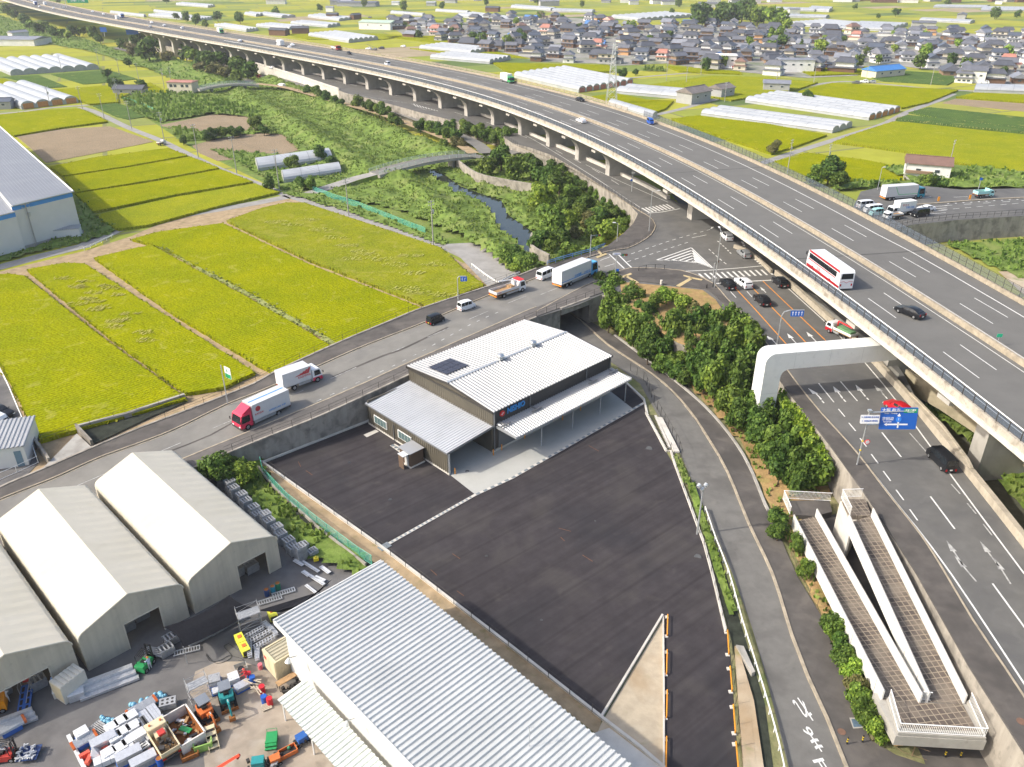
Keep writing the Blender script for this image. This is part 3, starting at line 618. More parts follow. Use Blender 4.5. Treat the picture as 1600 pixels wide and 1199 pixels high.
# ---- markings
b=MB();bo=MB();bw=MB();zl=ZR
def ln(px,w_=.15,mb=None,z=ZR,dz=.03):line(mb or b,catmull(PL(px,z),4),w_,dz)
def poly(px,mb=None,z=ZR,dz=.03):(mb or b).sheet(PL(px,z+dz),z+dz)
ln([(1282,647),(1340,710),(1400,786),(1432,825),(1487,899),(1600,1069),(1700,1225)],.2)
ln([(1222,443),(1263,480),(1303,517),(1350,566),(1379,600),(1425,659),(1457,703),(1487,745),(1600,897),(1680,1000)],.2)
r4=lambda x,y:(1200+x/4,600+y/4)
for q in[((440,160),(480,208)),((505,247),(548,298)),((575,343),(615,395)),((645,442),(688,500)),((720,548),(766,610)),((800,665),(848,730)),((885,787),(935,857))]:ln([r4(*q[0]),r4(*q[1])],.17)
for q in[((712,307),(832,460)),((1015,707),(1167,910))]:ln([r4(*q[0]),r4(*q[1])],.2)
ln([(1200+1403/4,899+55/4),(1602,983)],.2)
for q in[((885,310),(1000,440)),((1145,630),(1200,690)),((1245,750),(1300,815)),((1345,880),(1400,950))]:ln([r4(*q[0]),r4(*q[1])],.16,bw)
z6=lambda x,y:(1160+x/6,480+y/6)
for q in[((715,720),(858,897)),((920,703),(1077,885))]:ln([z6(*q[0]),z6(*q[1])],.17)
for q in[[(1145,447),(1176,480),(1228,538),(1236,546)],[(1172,447),(1205,480),(1259,536),(1268,546)],[(1192,440),(1234,480),(1290,533),(1300,542)]]:ln(q,.2,bo)
for q in[[(1141,456),(1150,466)],[(1167,456),(1175,465)]]:ln(q,.16)
ln([(1119,444),(1160,441),(1200,439),(1236,436)],.4);ln([(1065,425),(1110,423),(1150,420),(1195,416)],.28)
for i in range(13): # crosswalk on the main road
 t=i/12;x0=1092+t*106;y0=430-t*6.8;x1=x0-0;ln([(x0,y0-2+.5),(x0+9.5,y0+7)],.46)
for i in range(8): # upper crosswalk
 t=i/7;x0=1003+t*38;y0=326-t*6;ln([(x0,y0),(x0+12,y0+7)],.5)
ln([(1012,334),(1035,332),(1062,327)],.35)
# zebra island
tri=[(1026,407),(1080,388),(1114,420)]
ln([tri[0],tri[1]],.3);ln([tri[1],tri[2]],.3);ln([(1026,407),(1060,408),(1090,412),(1114,420)],.3)
for k in range(1,7):
 ax_,ay_=1080+.9*k,388+4.1*k;sl=(407-388)/(1026-1080);sr=(420-388)/(1114-1080)
 def bot(x):return 407+(x-1026)*.045 if x<1080 else 409.4+(x-1080)*.31
 xl=ax_
 while xl>1026 and ay_+(xl-ax_)*sl<bot(xl):xl-=.5
 xr=ax_
 while xr<1114 and ay_+(xr-ax_)*sr<bot(xr):xr+=.5
 if ay_<bot(ax_):ln([(xl,ay_+(xl-ax_)*sl),(ax_,ay_)],.42);ln([(ax_,ay_),(xr,ay_+(xr-ax_)*sr)],.42)
# waiting lines at the bridge arm and dotted turning guides
ln([(952,398),(980,425)],.28);ln([(965,398),(992,424)],.28)
r7=lambda x,y:(800+x/4,300+y/4)
for g_ in([(700,405),(850,355),(1000,305),(1150,262),(1260,232)],[(720,440),(860,395),(1000,350),(1130,308)]):
 dashes(b,catmull(PL([r7(*q)for q in g_],ZR),2),1.2,1.2,.16)
ln([r7(1125,290),r7(1215,272)],.2);ln([r7(550,432),r7(615,408)],.14);ln([r7(580,470),r7(640,452)],.14)
dashes(b,catmull(PL([r7(*q)for q in[(1230,360),(1290,415),(1365,475)]],ZR),2),1.2,1.0,.2)
dashes(b,catmull(PL([r7(*q)for q in[(1440,315),(1470,380),(1560,460)]],ZR),2),.6,.6,.5)
dashes(b,catmull(PL([r7(*q)for q in[(1285,310),(1330,350),(1380,400)]],ZR),2),.8,.8,.3)
dashes(b,catmull(PL([r7(*q)for q in[(790,492),(850,485),(960,486),(1060,500)]],ZR),2),1.2,1.0,.3)
# main road towards the upper left
ln([(1000,325),(962,300),(935,282),(880,247),(835,220),(805,204)],.16)
ln([(1044,317),(1005,300),(960,280),(915,258)],.16)
r3=lambda x,y:(800+x/4,y/4);r2=lambda x,y:(400+x/4,y/4)
for q in[((55,850),(95,865)),((163,893),(205,913)),((273,942),(317,966)),((385,996),(430,1021)),((500,1057),(548,1085)),((620,1127),(668,1157))]:ln([r3(*q[0]),r3(*q[1])],.16)
for q in[((1440,767),(1490,783)),((1240,705),(1290,720)),((1150,672),(1190,685)),((1050,650),(1090,660)),((860,595),(900,604)),((770,572),(805,582)),((680,553),(720,562)),((590,530),(630,540)),((500,512),(540,522)),((420,495),(450,502))]:ln([r2(*q[0]),r2(*q[1])],.16)
ln([r2(540,585),r2(900,640),r2(1000,650)],.12);ln([r2(970,652),r2(1060,690),r2(1150,698)],.12)
for k in range(9):ln([r2(985+k*18,652+k*5.2),r2(1000+k*17,668+k*3.6)],.35)
# far right road: lanes, dots
for k in range(9):ln([(1452+k*18.5,330.5-k*1.6),(1462+k*18.5,329.6-k*1.6)],.16)
for k in range(6):ln([(1446+k*30,324-k*1.9),(1458+k*30,323.3-k*1.9)],.2)
for y in(323,326.5,330,334):ln([(1453,y+1),(1480-(y-323)*.2,y-.8)],.2)
for k in range(14):ln([(1480+k*12,319.2-k*.75),(1483+k*12,319-k*.75)],.4)
ln([(1435,310),(1455,308.5)],.3);ln([(1490,309),(1512,308)],.16)
wallthing([(1420,322),(1475,318),(1560,312),(1700,306)],ZR,.5,.25,'low kerb island between the two carriageways of the far right road',m_kerb,'traffic_island','kerb')
# arrows
def arrow(px,ln_=5.0,hw=.45,kind='s',mb=None,d2=None,z=ZR):
 a=P(*px,z+.035);q=P(*d2,z+.035);d=(q-a).normalized();n=Vector((-d.y,d.x,0));mb=mb or b
 tip=a;sh=a+d*1.9
 if kind=='s':mb.face([tip,sh+n*hw,sh-n*hw])
 elif kind=='l':mb.face([tip+n*-.35,sh+n*(-hw-.1),sh+n*.35])
 mb.face([sh+n*.09,sh+d*(ln_-1.9)+n*.09,sh+d*(ln_-1.9)-n*.09,sh-n*.09])
for p_,q_,k_ in[((235,265),(320,350),'l'),((420,250),(497,335),'s'),((600,235),(685,320),'s')]:arrow(z6(*p_),6.5,kind=k_,d2=z6(*q_))
for p_,q_,k_ in[((635,760),(710,835),'l'),((850,745),(915,825),'s'),((1060,730),(1122,803),'s'),((1255,735),(1302,795),'l')]:
 arrow(z6(*p_),3.6,kind=k_,d2=z6(*q_),mb=b if k_!='l' or p_[0]<700 else bw)
for p_,q_ in[((722,850),(738,872)),((745,882),(765,905)),((920,838),(940,862)),((948,870),(968,893)),((1135,822),(1152,843)),((1165,855),(1183,875)),((1310,808),(1328,833)),((1340,843),(1358,865))]:ln([z6(*p_),z6(*q_)],.2)
for p_,q_ in[((1115,980),(1185,1085)),((1165,1075),(1245,1170)),((1325,985),(1400,1085)),((1415,1090),(1465,1170))]:arrow(r4(*p_),4.2,.35,'s',bw,r4(*q_))
arrow(r7(1550,595),3.2,.35,'s',b,r7(1600,645));arrow(r7(1300,215),2.6,.35,'s',b,r7(1340,235));arrow(r7(1240,235),2.4,.35,'s',b,r7(1265,215))
b.build('road_markings',m_paint,kind='structure');bo.build('orange_lane_lines',m_painto,kind='structure');bw.build('worn_road_markings',m_paintw,kind='structure')

# ================================================================ cross road rising to the junction
ZX=[(-60,.9),(0,1.2),(150,2.0),(300,2.8),(412,3.3),(500,4.0),(600,4.6),(700,5.1),(800,5.4),(838,5.5),(1000,5.5)]
def zx(u):
 for(a,za),(c,zc)in zip(ZX,ZX[1:]):
  if u<=c:return za+(zc-za)*(u-a)/(c-a)
 return 5.5
def XL(pts,dz=0.0):return[P(u,v,zx(u)+dz)for u,v in pts]
e_nf=[(-60,800),(0,763),(67,735),(145,701),(225,668),(300,640),(400,600),(425,585),(520,541),(617,500),(665,481),(760,450),(800,436),(838,421)]
e_nc=[(-60,812),(0,781),(87,747),(157,715),(257,679),(355,632),(400,615),(495,574),(560,545),(665,504),(712,484),(762,463),(820,442),(838,435)]
e_sc=[(-60,867),(0,840),(90,803),(200,756),(290,717),(358,689),(430,659),(520,622),(570,600),(637,569),(730,528),(800,497),(825,486),(838,481)]
e_sf=[(-60,897),(0,868),(90,830),(200,778),(305,732),(358,709),(424,682),(495,654),(572,619),(617,598),(680,568),(760,532),(800,513),(838,497)]
nf,nc,scb,sf=[catmull(XL(q),3)for q in(e_nf,e_nc,e_sc,e_sf)]
def resample(c,n):
 cl_=cumlen(c);return[along(c,cl_[-1]*i/(n-1),cl_)[0]for i in range(n)]
nf,nc,scb,sf=[resample(q,70)for q in(nf,nc,scb,sf)]
b=MB();b.ribbon(nc,scb);b.build('cross_road',m_asph,kind='structure')
for i,(a,c)in enumerate(((nf,nc),(scb,sf))):
 b=MB();b.ribbon(low(a,.13),low(c,.13));cc=c if i==0 else a;b.ribbon(low(cc,-.1),low(cc,.13));b.build('sidewalk',m_walkd if i==0 else m_walk,kind='structure')
b=MB();b.wall(low(nc,0),.2,.17);b.wall(low(scb,0),.2,.17);b.build('kerb',m_kerb,kind='structure')
b=MB();line(b,offset(nc,.35),.14);line(b,offset(scb,-.3),.14);b.build('edge_lines',m_kerb,kind='structure')
mid=resample([a.lerp(c,.5)for a,c in zip(nc,scb)],60)
b=MB();dashes(b,mid,5,5,.13,3,dz=.03);dashes(b,catmull(XL([(510*0+495,628),(560,598),(640,560),(735,508),(780,488)]),3),.8,1.6,.2);line(b,catmull(XL([(843,462),(905,437)]),3),.13);b.build('centre_line',m_paintw,kind='structure')
b=MB();line(b,catmull(XL([(520,590),(600,556),(625,548),(700,512)]),3),.5,.02);line(b,catmull(XL([(260,708),(330,680),(400,640)]),3),.35,.02);b.build('road_patch',m_walkd,kind='structure')
# retaining walls of the embankment: the lot side and the paddy side
def skirt(top,name,label,m,cat='retaining wall',zb=0.0):
 b=MB();o=top[0].copy();o.z=0
 a=[q-o for q in top];c=[Vector((q.x,q.y,zb))for q in a];b.ribbon(a,c);a2=offset(a,.0)
 b.wall([q+Vector((0,0,0))for q in a],.35,.25);
 ob=b.build(name,m,loc=o,label=label,cat=cat);return ob
i_t=[i for i,q in enumerate(sf)]
tun_s=P(875,480,5.5);
skirt([q for q in sf if q.x<P(868,515,0).x+1.0],'retaining_wall','tall stained concrete retaining wall under the cross road, beside the new lot',m_concw)
skirt(nf,'retaining_wall','low concrete retaining wall between the cross road and the rice fields',m_concw)
fence('roadside_railing','brown railing over the underpass mouth beside the hedge','railing',PL([(838,495),(876,481),(922,464),(944,455)],ZR+.13),1.1,m_dmetal,2.6,.035,(.55,1.0),.025)
nfr=[q+Vector((0,0,.2))for q in nf if q.z>2.4];sfr=[q+Vector((0,0,.2))for q in sf]
fence('roadside_railing','thin brown railing between the cross road and the rice fields','railing',nfr[::-1],1.1,m_dmetal,3.0,.035,(.55,1.0),.025)
fence('roadside_railing','thin brown railing on top of the tall retaining wall by the lot','railing',[q for q in sfr if q.z>3.2][::-1],1.1,m_dmetal,3.0,.035,(.55,1.0),.025)
# ================================================================ ground of the lot, the yard and the ramp road
def slab(px,z,m,name,kind='structure',hgt=None):
 b=MB();p=PL(px,z)
 if hgt:b.prism([(q.x,q.y)for q in p],z-hgt,z)
 else:b.sheet(p,z)
 return b.build(name,m,kind=kind)
slab([(-300,905),(0,875),(305,738),(410,697),(418,740),(480,830),(560,905),(640,960),(1000,1260),(960,1400),(-400,1400)],.04,m_yard,'yard_asphalt')
slab([(296,1085),(305,1050),(338,1035),(380,1034),(425,1052),(470,1085),(520,1140),(560,1290),(330,1290),(318,1180),(345,1140)],.055,m_yardc,'yard_concrete')
lotp=[(408,722),(583,655),(700,590),(900,545),(972,594),(1005,627),(1010,647),(1041,707),(1052,725),(1075,785),(1100,852),(1112,899),(1134,986),(1141,1024),(1153,1199),(1168,1330),(1038,1330),(1037,1199),(1037,966),(1034,962),(940,1124),(800,1014),(650,897),(600,860)]
slab(lotp,.07,m_lot,'parking_lot')
slab([(1036,968),(1038,1199),(1038,1330),(930,1330),(915,1190),(940,1130)],.075,m_sand,'dirt_triangle')
slab([(931,1145),(952,1138),(1035,1201),(1038,1330),(880,1330),(905,1160)],.09,m_concl,'concrete_pad')
slab([(404,726),(412,722),(600,858),(650,897),(800,1013),(940,1123),(938,1134),(948,1142),(930,1146),(790,1040),(640,925),(560,880),(480,808),(420,750)],.06,m_soil,'dirt_strip')
# apron in front of the depot, drain channel with grey gratings
slab([(701,741),(742,773),(800,747),(991,641),(955,613),(930,600),(800,640),(640,690)],.085,m_apron,'concrete_apron')
DR=[P(597,857),P(742,775),P(800,748.5),P(1006,631)]
b=MB();b.wall([q+Vector((0,0,.05))for q in DR],.42,.06);b.build('drain_channel',m_concl,kind='structure')
gr=resample([DR[1],DR[2],DR[3]],60);gb=MB()
for i in range(1,59,2):gb.wall([gr[i-1].lerp(gr[i],.3)+Vector((0,0,.06)),gr[i].lerp(gr[i+1],.35)+Vector((0,0,.06))],.38,.055)
gr=resample([DR[0],DR[1]],46)
for i in range(1,45,2):gb.wall([gr[i-1].lerp(gr[i],.2)+Vector((0,0,.06)),gr[i].lerp(gr[i+1],.1)+Vector((0,0,.06))],.34,.055)
m_grate=mat('grating',(.24,.27,.28),.6,.2,6,metal=.4,world=True);gb.build('drain_grating',m_grate,kind='structure')
b=MB();b.box((P(601,856).x,P(601,856).y,.12),(1.5,1.0,.08),R(44));b.build('drain_cover',m_grate,kind='structure')
def curbwall(px,z,th,h,label,m=m_concl,name='low_wall',cat='low wall'):
 c=PL(px,z);b=MB();b.wall([q-c[0]for q in c],th,h);return b.build(name,m,loc=c[0],label=label,cat=cat)
curbwall([(408,723),(600,860),(650,898),(800,1014),(940,1124),(1000,1170),(1060,1222)],0,.3,.35,'long low concrete wall with thin black posts on the left side of the new lot')
curbwall([(1036,964),(1037,1080),(1037,1199),(1038,1330)],0,.16,.28,'straight white kerb on the right side of the dirt triangle')
curbwall([(1035,964),(940,1122)],0,.22,.38,'slanting concrete kerb on the left side of the dirt triangle')
curbwall([(412,724),(583,657)],0,.35,.3,'pale footing at the base of the tall retaining wall')
curbwall([(974,596),(1006,626),(1011,648)],0,.3,.3,'short white kerb at the upper right corner of the lot')
curbwall([(1009,647),(1042,708),(1048,706),(1054,727),(1076,786),(1100,852),(1113,900),(1134,990)],0,.28,.3,'curving white kerb on the right side of the lot')
pc=mat('orange_plastic',(.75,.30,.02),.5,.1,4)
b=MB()
for q in([(707,866),(719,874)],[(673,891),(683,900)],[(714,924),(725,932)],[(873,826),(892,831)],[(876,840),(882,846)],[(910,868),(926,878)],[(466,722),(470,730)],[(478,736),(488,743)],[(920,697),(936,706)]):line(b,PL(q,.07),.1,.012)
b.build('spray_marks',mat('faded_orange_marks',(.13,.07,.045),.9,.3,4,world=True),kind='structure')
b=MB()
for q,r_ in(((1090,872),.45),((1014,703),.5),((730,738),.3),((610,782),.25),((760,870),.18),((846,970),.15),((930,815),.12),((546,724),.2)):b.tube(P(*q,.075),P(*q,.082),r_,12)
b.build('lot_covers',mat('cover_dark',(.07,.075,.08),.7,.2,4,world=True),kind='structure')
# thin black fence posts on the left low wall
m_net=mat('wire_net',(.10,.10,.10),.6,.1,4,alpha=.25)
fence('lot_fence','thin black wire fence on the left low wall of the lot','fence',PL([(410,724),(600,861),(650,899),(800,1015),(940,1125)],.35),1.15,m_dmetal,2.9,.035,(.1,1.0),.012)
fence('lot_fence','dark metal fence along the ramp road beside the depot','fence',PL([(985,580),(1008,597),(1022,632),(1045,673),(1060,700),(1066,722)],.2),1.6,m_dmetal,2.0,.04,(.05,1.0),.03)
fence('lot_fence','black wire fence on the right kerb of the lot','fence',PL([(1048,703),(1058,735),(1076,785),(1100,852),(1113,900),(1136,990),(1146,1060),(1158,1199)],.3),1.2,m_dmetal,2.4,.035,(.1,1.0),.012)
# orange wheel-guard rails
def rail_(px0,px1,label):
 a,c=P(*px0,.0),P(*px1,.0);t=thing('guard_rail',label,'guard rail',a,0,'orange guard rails beside the driveway');d=c-a
 b=MB();b.path([Vector((0,0,.5)),d+Vector((0,0,.5))],.07,6);b.tube((0,0,.5),(0,0,.0),.07,6);b.tube(d+Vector((0,0,.5)),d,.07,6);b.build('bar',pc,t)
 for k,q in enumerate((Vector(),d)):MB().box((q.x-.1,q.y,.08),(.4,.4,.16)).build('foot_block',m_concl,t)
om=['topmost','second','third','fourth','fifth']
for k,(a,c)in enumerate([((1043,966),(1042,996)),((1042,1021),(1041,1056)),((1042,1084),(1041,1124)),((1041,1157),(1040,1205))]):rail_(a,c,'%s orange guard rail on the left side of the driveway'%om[k])
for k,(a,c)in enumerate([((1136,990),(1138,1025)),((1140,1047),(1143,1083)),((1145,1107),(1148,1148)),((1149,1165),(1153,1210))]):rail_(a,c,'%s orange guard rail on the right side of the driveway'%om[k])
# stepped kerb blocks with bars near the corner
t=thing('drain_rack','ladder-like black grating with pale rims beside the upper lot kerb','grating',P(1012,650))
o0=P(1012,650)
for px in([(1010,648),(1041,706)],[(1024,652),(1046,702)]):
 c=[q-o0 for q in PL(px,.1)];MB().wall(c,.35,.3).build('rim',m_concl,t)
b=MB();A=resample(PL([(1013,650),(1042,703)],.45),26);C=resample(PL([(1022,650),(1045,700)],.45),26)
for p,q in zip(A,C):b.tube(p-o0,q-o0,.05,4)
b.build('bars',m_dmetal,t)
slab([(1027,652),(1035,653),(1062,706),(1053,706)],.35,m_concl,'paved_step',hgt=.3)
# ---- ramp road (z 0) from the underpass down to the lower right
Lp=[(862,505),(880,520),(920,545),(960,570),(1000,600),(1025,645),(1062,707),(1085,760),(1102,797),(1145,899),(1175,981),(1200,1069),(1232,1199),(1260,1330)]
Cp=[(872,478),(895,492),(922,515),(950,540),(1000,573),(1037,600),(1075,640),(1110,692),(1137,740),(1170,820),(1207,899),(1237,994),(1262,1059),(1292,1124),(1322,1199),(1370,1330)]
Rp=[(880,470),(921,502),(955,522),(1005,560),(1050,590),(1072,602),(1112,645),(1162,710),(1200,795),(1245,899),(1282,961),(1325,1074),(1360,1157),(1400,1180),(1460,1200),(1500,1330)]
Lc,Cc,Rc=[resample(catmull(PL(q,.06),3),80)for q in(Lp,Cp,Rp)]
m_asph3=mat('asphalt_ramp',(.155,.15,.138),.9,.12,.5,world=True,blot=[((.105,.10,.093),.16,.7),((.21,.20,.18),.4,.35,.58),((.09,.085,.08),.9,.35,.62)],bump=.05,bscale=6)
slab(Lp+Cp[::-1],.06,m_asph3,'ramp_road');slab(Cp+Rp[::-1],.16,m_walkd,'ramp_sidewalk',hgt=.12)
b=MB();c=catmull(PL(Cp,.06),3);b.wall(c,.3,.2);b.build('kerb',m_kerb,kind='structure')
b=MB();c=catmull(PL([(960,525),(1050,593),(1112,648),(1162,714),(1195,790),(1200,800)],.1),3);b.wall(c,.35,.3);b.build('kerb',m_conc,kind='structure')
veg([(890,470),(960,520),(1060,590),(1115,645),(1170,710),(1205,790),(1245,890),(1285,955),(1325,1065),(1362,1150),(1400,1170),(1420,1150),(1340,960),(1240,800),(1300,770),(1296,720),(1228,640),(1170,570),(1110,555),(1060,540),(1010,505),(975,474),(940,465)],.02,.35,1.0,1.4,.45,.5,ground=m_dry,name='slope_weeds',label='dry and green weeds on the slope above the ramp road')
# stop marking on the ramp road, read from the far side
ttx=text('止まれ',1.0,m_paint,None,(0,0,0),(0,0,0));bpy.data.objects.remove(ttx)
for ch,u,v,rr_ in(('れ',1253,1106,0),('ま',1269,1152,0),('止',1288,1203,0)):
 q=P(u,v,.08);o=text(ch,1.9,m_paint,None,q,(0,0,R(180+14)),'road_letter',ext=.004,bold=.02,sx=.8);o.scale=(.6,1.7,1);o['kind']='structure'
# white guardrail along the ramp road
def guardrail(px,z,label,h=.8):
 c=catmull(PL(px,z),2);c0=c[0].copy();t=thing('guardrail',label,'guardrail',c0);zz=[q-c0 for q in c];cl_=cumlen(zz)
 b=MB();b.wall([q+Vector((0,0,h-.2))for q in zz],.06,.28);b.build('beam',m_white,t)
 me=MB().tube((0,0,0),(0,0,h),.06,6).mesh('post',m_white)
 for k in range(min(90,int(cl_[-1]/2)+1)):
  q,d=along(zz,k*2.0,cl_);o=bpy.data.objects.new('post',me);COL.objects.link(o);o.parent=t;o.location=q
guardrail([(1101,800),(1118,850),(1137,899),(1158,975),(1172,1020),(1200,1112),(1222,1199),(1245,1330)],0,'long white guardrail between the ramp road and the ditch')
guardrail([(737,418),(758,434),(776,446)],4.6,'short white guardrail where the farm road meets the cross road')
guardrail([(785,444),(800,436),(812,431)],5.2,'short white guardrail behind the crane truck')
guardrail([(132,392),(157,381),(178,371)],0,'white guardrail over the ditch at the bend of the farm road',.7)
# the ditch between lot and ramp road
m_dark=mat('ditch_floor',(.035,.04,.03),.9,.3,1,world=True)
m_water=mat('water',(.028,.035,.028),.06,.2,.4,world=True,bump=.02,bscale=2)
slab([(1035,650),(1060,706),(1078,760),(1103,850),(1118,905),(1140,990),(1162,1100),(1190,1215),(1200,1330),(1225,1330),(1195,1100),(1165,1000),(1135,900),(1098,800),(1066,720)],.05,m_dark,'ditch_floor')
veg([(1052,712),(1066,722),(1098,800),(1135,900),(1152,960),(1143,965),(1120,905),(1103,850),(1076,775)],.06,.3,.5,3,.25,.5,name='ditch_weeds',label='green weeds in the ditch beside the lot')
slab([(1150,1008),(1162,1010),(1180,1050),(1175,1052)],.6,m_conc,'ditch_slab',hgt=.55)
slab([(1148,1010),(1153,1010),(1178,1095),(1196,1215),(1205,1330),(1172,1330),(1160,1180)],.3,m_sand,'ditch_bank',hgt=.25)

# ================================================================ building parts
m_roofw=mat('white_steel_roof',(.345,.35,.355),.4,.04,.3,metal=.1,blot=((.29,.30,.31),.2,.4))
m_roofg=mat('pale_green_steel_roof',(.49,.505,.50),.45,.04,.3,blot=((.43,.445,.44),.15,.6))
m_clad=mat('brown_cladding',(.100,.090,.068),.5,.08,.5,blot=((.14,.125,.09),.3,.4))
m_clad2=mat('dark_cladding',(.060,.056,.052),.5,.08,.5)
m_wwall=mat('white_wall',(.60,.61,.595),.6,.03,.3,blot=((.72,.73,.72),.25,.4))
m_pane=mat('window_pane',(.10,.15,.15),.08,.2,.8)
def folded(p0,p1,q0,q1,pitch,dep,th=.05,mb=None,seam=False):
 """folded steel plate: ribs run p->q, repeated along p0->p1"""
 b=mb or MB();p0,p1,q0,q1=[Vector(v)for v in(p0,p1,q0,q1)];n=max(1,round((p1-p0).length/pitch));prof=[]
 for i in range(n):prof+=[((i+0)/n,0),((i+.3)/n,0),((i+.5)/n,1),((i+.82)/n,1)]
 if seam:prof=[((i+f)/n,k)for i in range(n)for f,k in((0,0),(.82,0),(.87,1),(.95,1))]
 prof.append((1,0));up=Vector((0,0,dep));vs=[]
 for t,k in prof:vs+=[p0.lerp(p1,t)+up*k,q0.lerp(q1,t)+up*k]
 fs=[(2*i,2*i+2,2*i+3,2*i+1)for i in range(len(prof)-1)]
 A,B_,C_=vs[0],vs[2],vs[3]
 if(B_.x-A.x)*(C_.y-A.y)-(B_.y-A.y)*(C_.x-A.x)<0:fs=[f[::-1]for f in fs]
 b.add(vs,fs);d=Vector((0,0,-th));b.add([p0+d,p1+d,q1+d,q0+d],[(0,1,2,3)])
 for a,c in((p0,p1),(p1,q1),(q1,q0),(q0,p0)):b.add([a+d,c+d,c,a],[(0,1,2,3)])
 return b
def ribs(a,c,z0,z1,sp=.45,w_=.1,dp=.05,mb=None,z1b=None):
 b=mb or MB();a=Vector(a);c=Vector(c);L=(c-a).length;n=int(L/sp);d=(c-a)/L;ang=math.atan2(d.y,d.x);nn=Vector((d.y,-d.x,0))
 for i in range(n):
  t=(i+.5)/n;q=a.lerp(c,t)+nn*dp/2;zt=z1 if z1b is None else z1+(z1b-z1)*t
  b.box((q.x,q.y,(z0+zt)/2),(w_,dp,zt-z0),ang)
 return b
# ---------------------------------------------------------------- the new depot
hq=thing('depot_building','new dark brown steel depot with white roof, low annex and long front canopy','building',P(770.5,709),R(43.9))
LX,LY,ZE,ZRD=26.3,20.0,6.85,7.75
b=MB();b.prism([(0.25,0.2),(LX-.2,0.2),(LX-.2,LY-.2),(.25,LY-.2)],.06,6.8)
for x in(.25,LX-.2):b.face([(x,.2,6.7),(x,LY-.2,6.7),(x,LY/2,ZRD-.1)])
ribs((.25,LY-.2,0),(.25,.2,0),4.6,6.8,mb=b);ribs((LX-.2,.2,0),(LX-.2,LY-.2,0),.3,6.8,mb=b);b.build('wall',m_clad,hq)
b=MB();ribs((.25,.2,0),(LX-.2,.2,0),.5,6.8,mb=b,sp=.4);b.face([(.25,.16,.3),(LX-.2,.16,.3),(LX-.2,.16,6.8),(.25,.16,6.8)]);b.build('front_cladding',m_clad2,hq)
b=folded((0,-.1,ZE),(LX,-.1,ZE),(0,LY/2,ZRD),(LX,LY/2,ZRD),.6,.17);folded((0,LY/2,ZRD),(LX,LY/2,ZRD),(0,LY+.1,ZE),(LX,LY+.1,ZE),.6,.17,mb=b)
rf=b.build('roof',m_roofw,hq)
MB().bb(0,LX,LY/2-.2,LY/2+.2,ZRD+.1,ZRD+.19).build('ridge_cap',m_metal,rf)
b=MB();b.bb(-.06,0,-.12,LY+.12,ZE-.25,ZE+.03);b.bb(LX,LX+.06,-.12,LY+.12,ZE-.25,ZE+.03)
for x0 in(-.06,LX):
 for y0,y1,za,zb in((-.12,LY/2,ZE,ZRD),(LY/2,LY+.12,ZRD,ZE)):b.add([(x0,y0,za-.2),(x0+.06,y0,za-.2),(x0+.06,y1,zb-.2),(x0,y1,zb-.2),(x0,y0,za+.14),(x0+.06,y0,za+.14),(x0+.06,y1,zb+.14),(x0,y1,zb+.14)],[(3,2,1,0),(4,5,6,7),(0,1,5,4),(1,2,6,5),(2,3,7,6),(3,0,4,7)])
b.build('roof_edge',m_dmetal,hq)
for x in(11.0,18.2):
 b=MB();b.tube((x,LY/2,ZRD+.1),(x,LY/2,ZRD+.55),.42,14);b.ball((x,LY/2,ZRD+.75),(.62,.62,.42),16,7);b.build('roof_ventilator',mat('stainless',(.62,.63,.62),.25,.1,5,metal=.8),hq,smooth=True)
# solar panel on the back left of the roof (3 x 4 modules)
m_sol=mat('solar_cells',(.035,.032,.045),.18,.15,3)
def rz_(y):return ZRD-(y-LY/2)*(ZRD-ZE)/(LY/2+.1)
solar=bpy.data.objects.new('solar_array',None);COL.objects.link(solar);solar.parent=hq
for i in range(4):
 for j in range(3):
  x0=1.7+i*1.12;y0=12.2+j*1.5;zz0=rz_(y0)+.28;zz1=rz_(y0+1.42)+.28
  b=MB();b.add([(x0,y0,zz0),(x0+1.05,y0,zz0),(x0+1.05,y0+1.42,zz1),(x0,y0+1.42,zz1),(x0,y0,zz0-.05),(x0+1.05,y0,zz0-.05),(x0+1.05,y0+1.42,zz1-.05),(x0,y0+1.42,zz1-.05)],[(0,1,2,3),(7,6,5,4),(0,4,5,1),(1,5,6,2),(2,6,7,3),(3,7,4,0)]);b.build('panel',m_sol,solar)
# canopy
b=folded((.6,-.1,4.75),(LX,-.1,4.75),(.6,-4.2,4.25),(LX,-4.2,4.25),.5,.11);cn=b.build('canopy',m_roofw,hq)
b=MB();b.bb(.55,LX+.05,-4.28,-4.2,4.05,4.3);b.bb(.52,.6,-4.2,-.1,4.1,4.5);b.bb(LX,LX+.08,-4.2,-.1,4.1,4.5);b.build('canopy_edge',m_metal,cn)
for x in(6.4,13.2,19.6,25.8):MB().tube((x,-3.6,.06),(x,-3.6,4.3),.09,6).build('canopy_post',m_metal,hq)
m_pipe=mat('dark_pipe',(.16,.165,.17),.4,.1,4)
for x in(1.2,7.6,20.2,25.2):
 b=MB();b.bb(x-1.0,x+1.0,-1.45,-1.25,4.85,5.0);b.bb(x-.1,x+.1,-1.3,-.1,4.88,5.0);b.build('roof_pipe',m_pipe,hq)
for x in(.35,7.6,20.2,26.0):MB().bb(x-.07,x+.07,-.04,.1,4.9 if x>1 else .3,6.85).build('downpipe',m_pipe,hq)
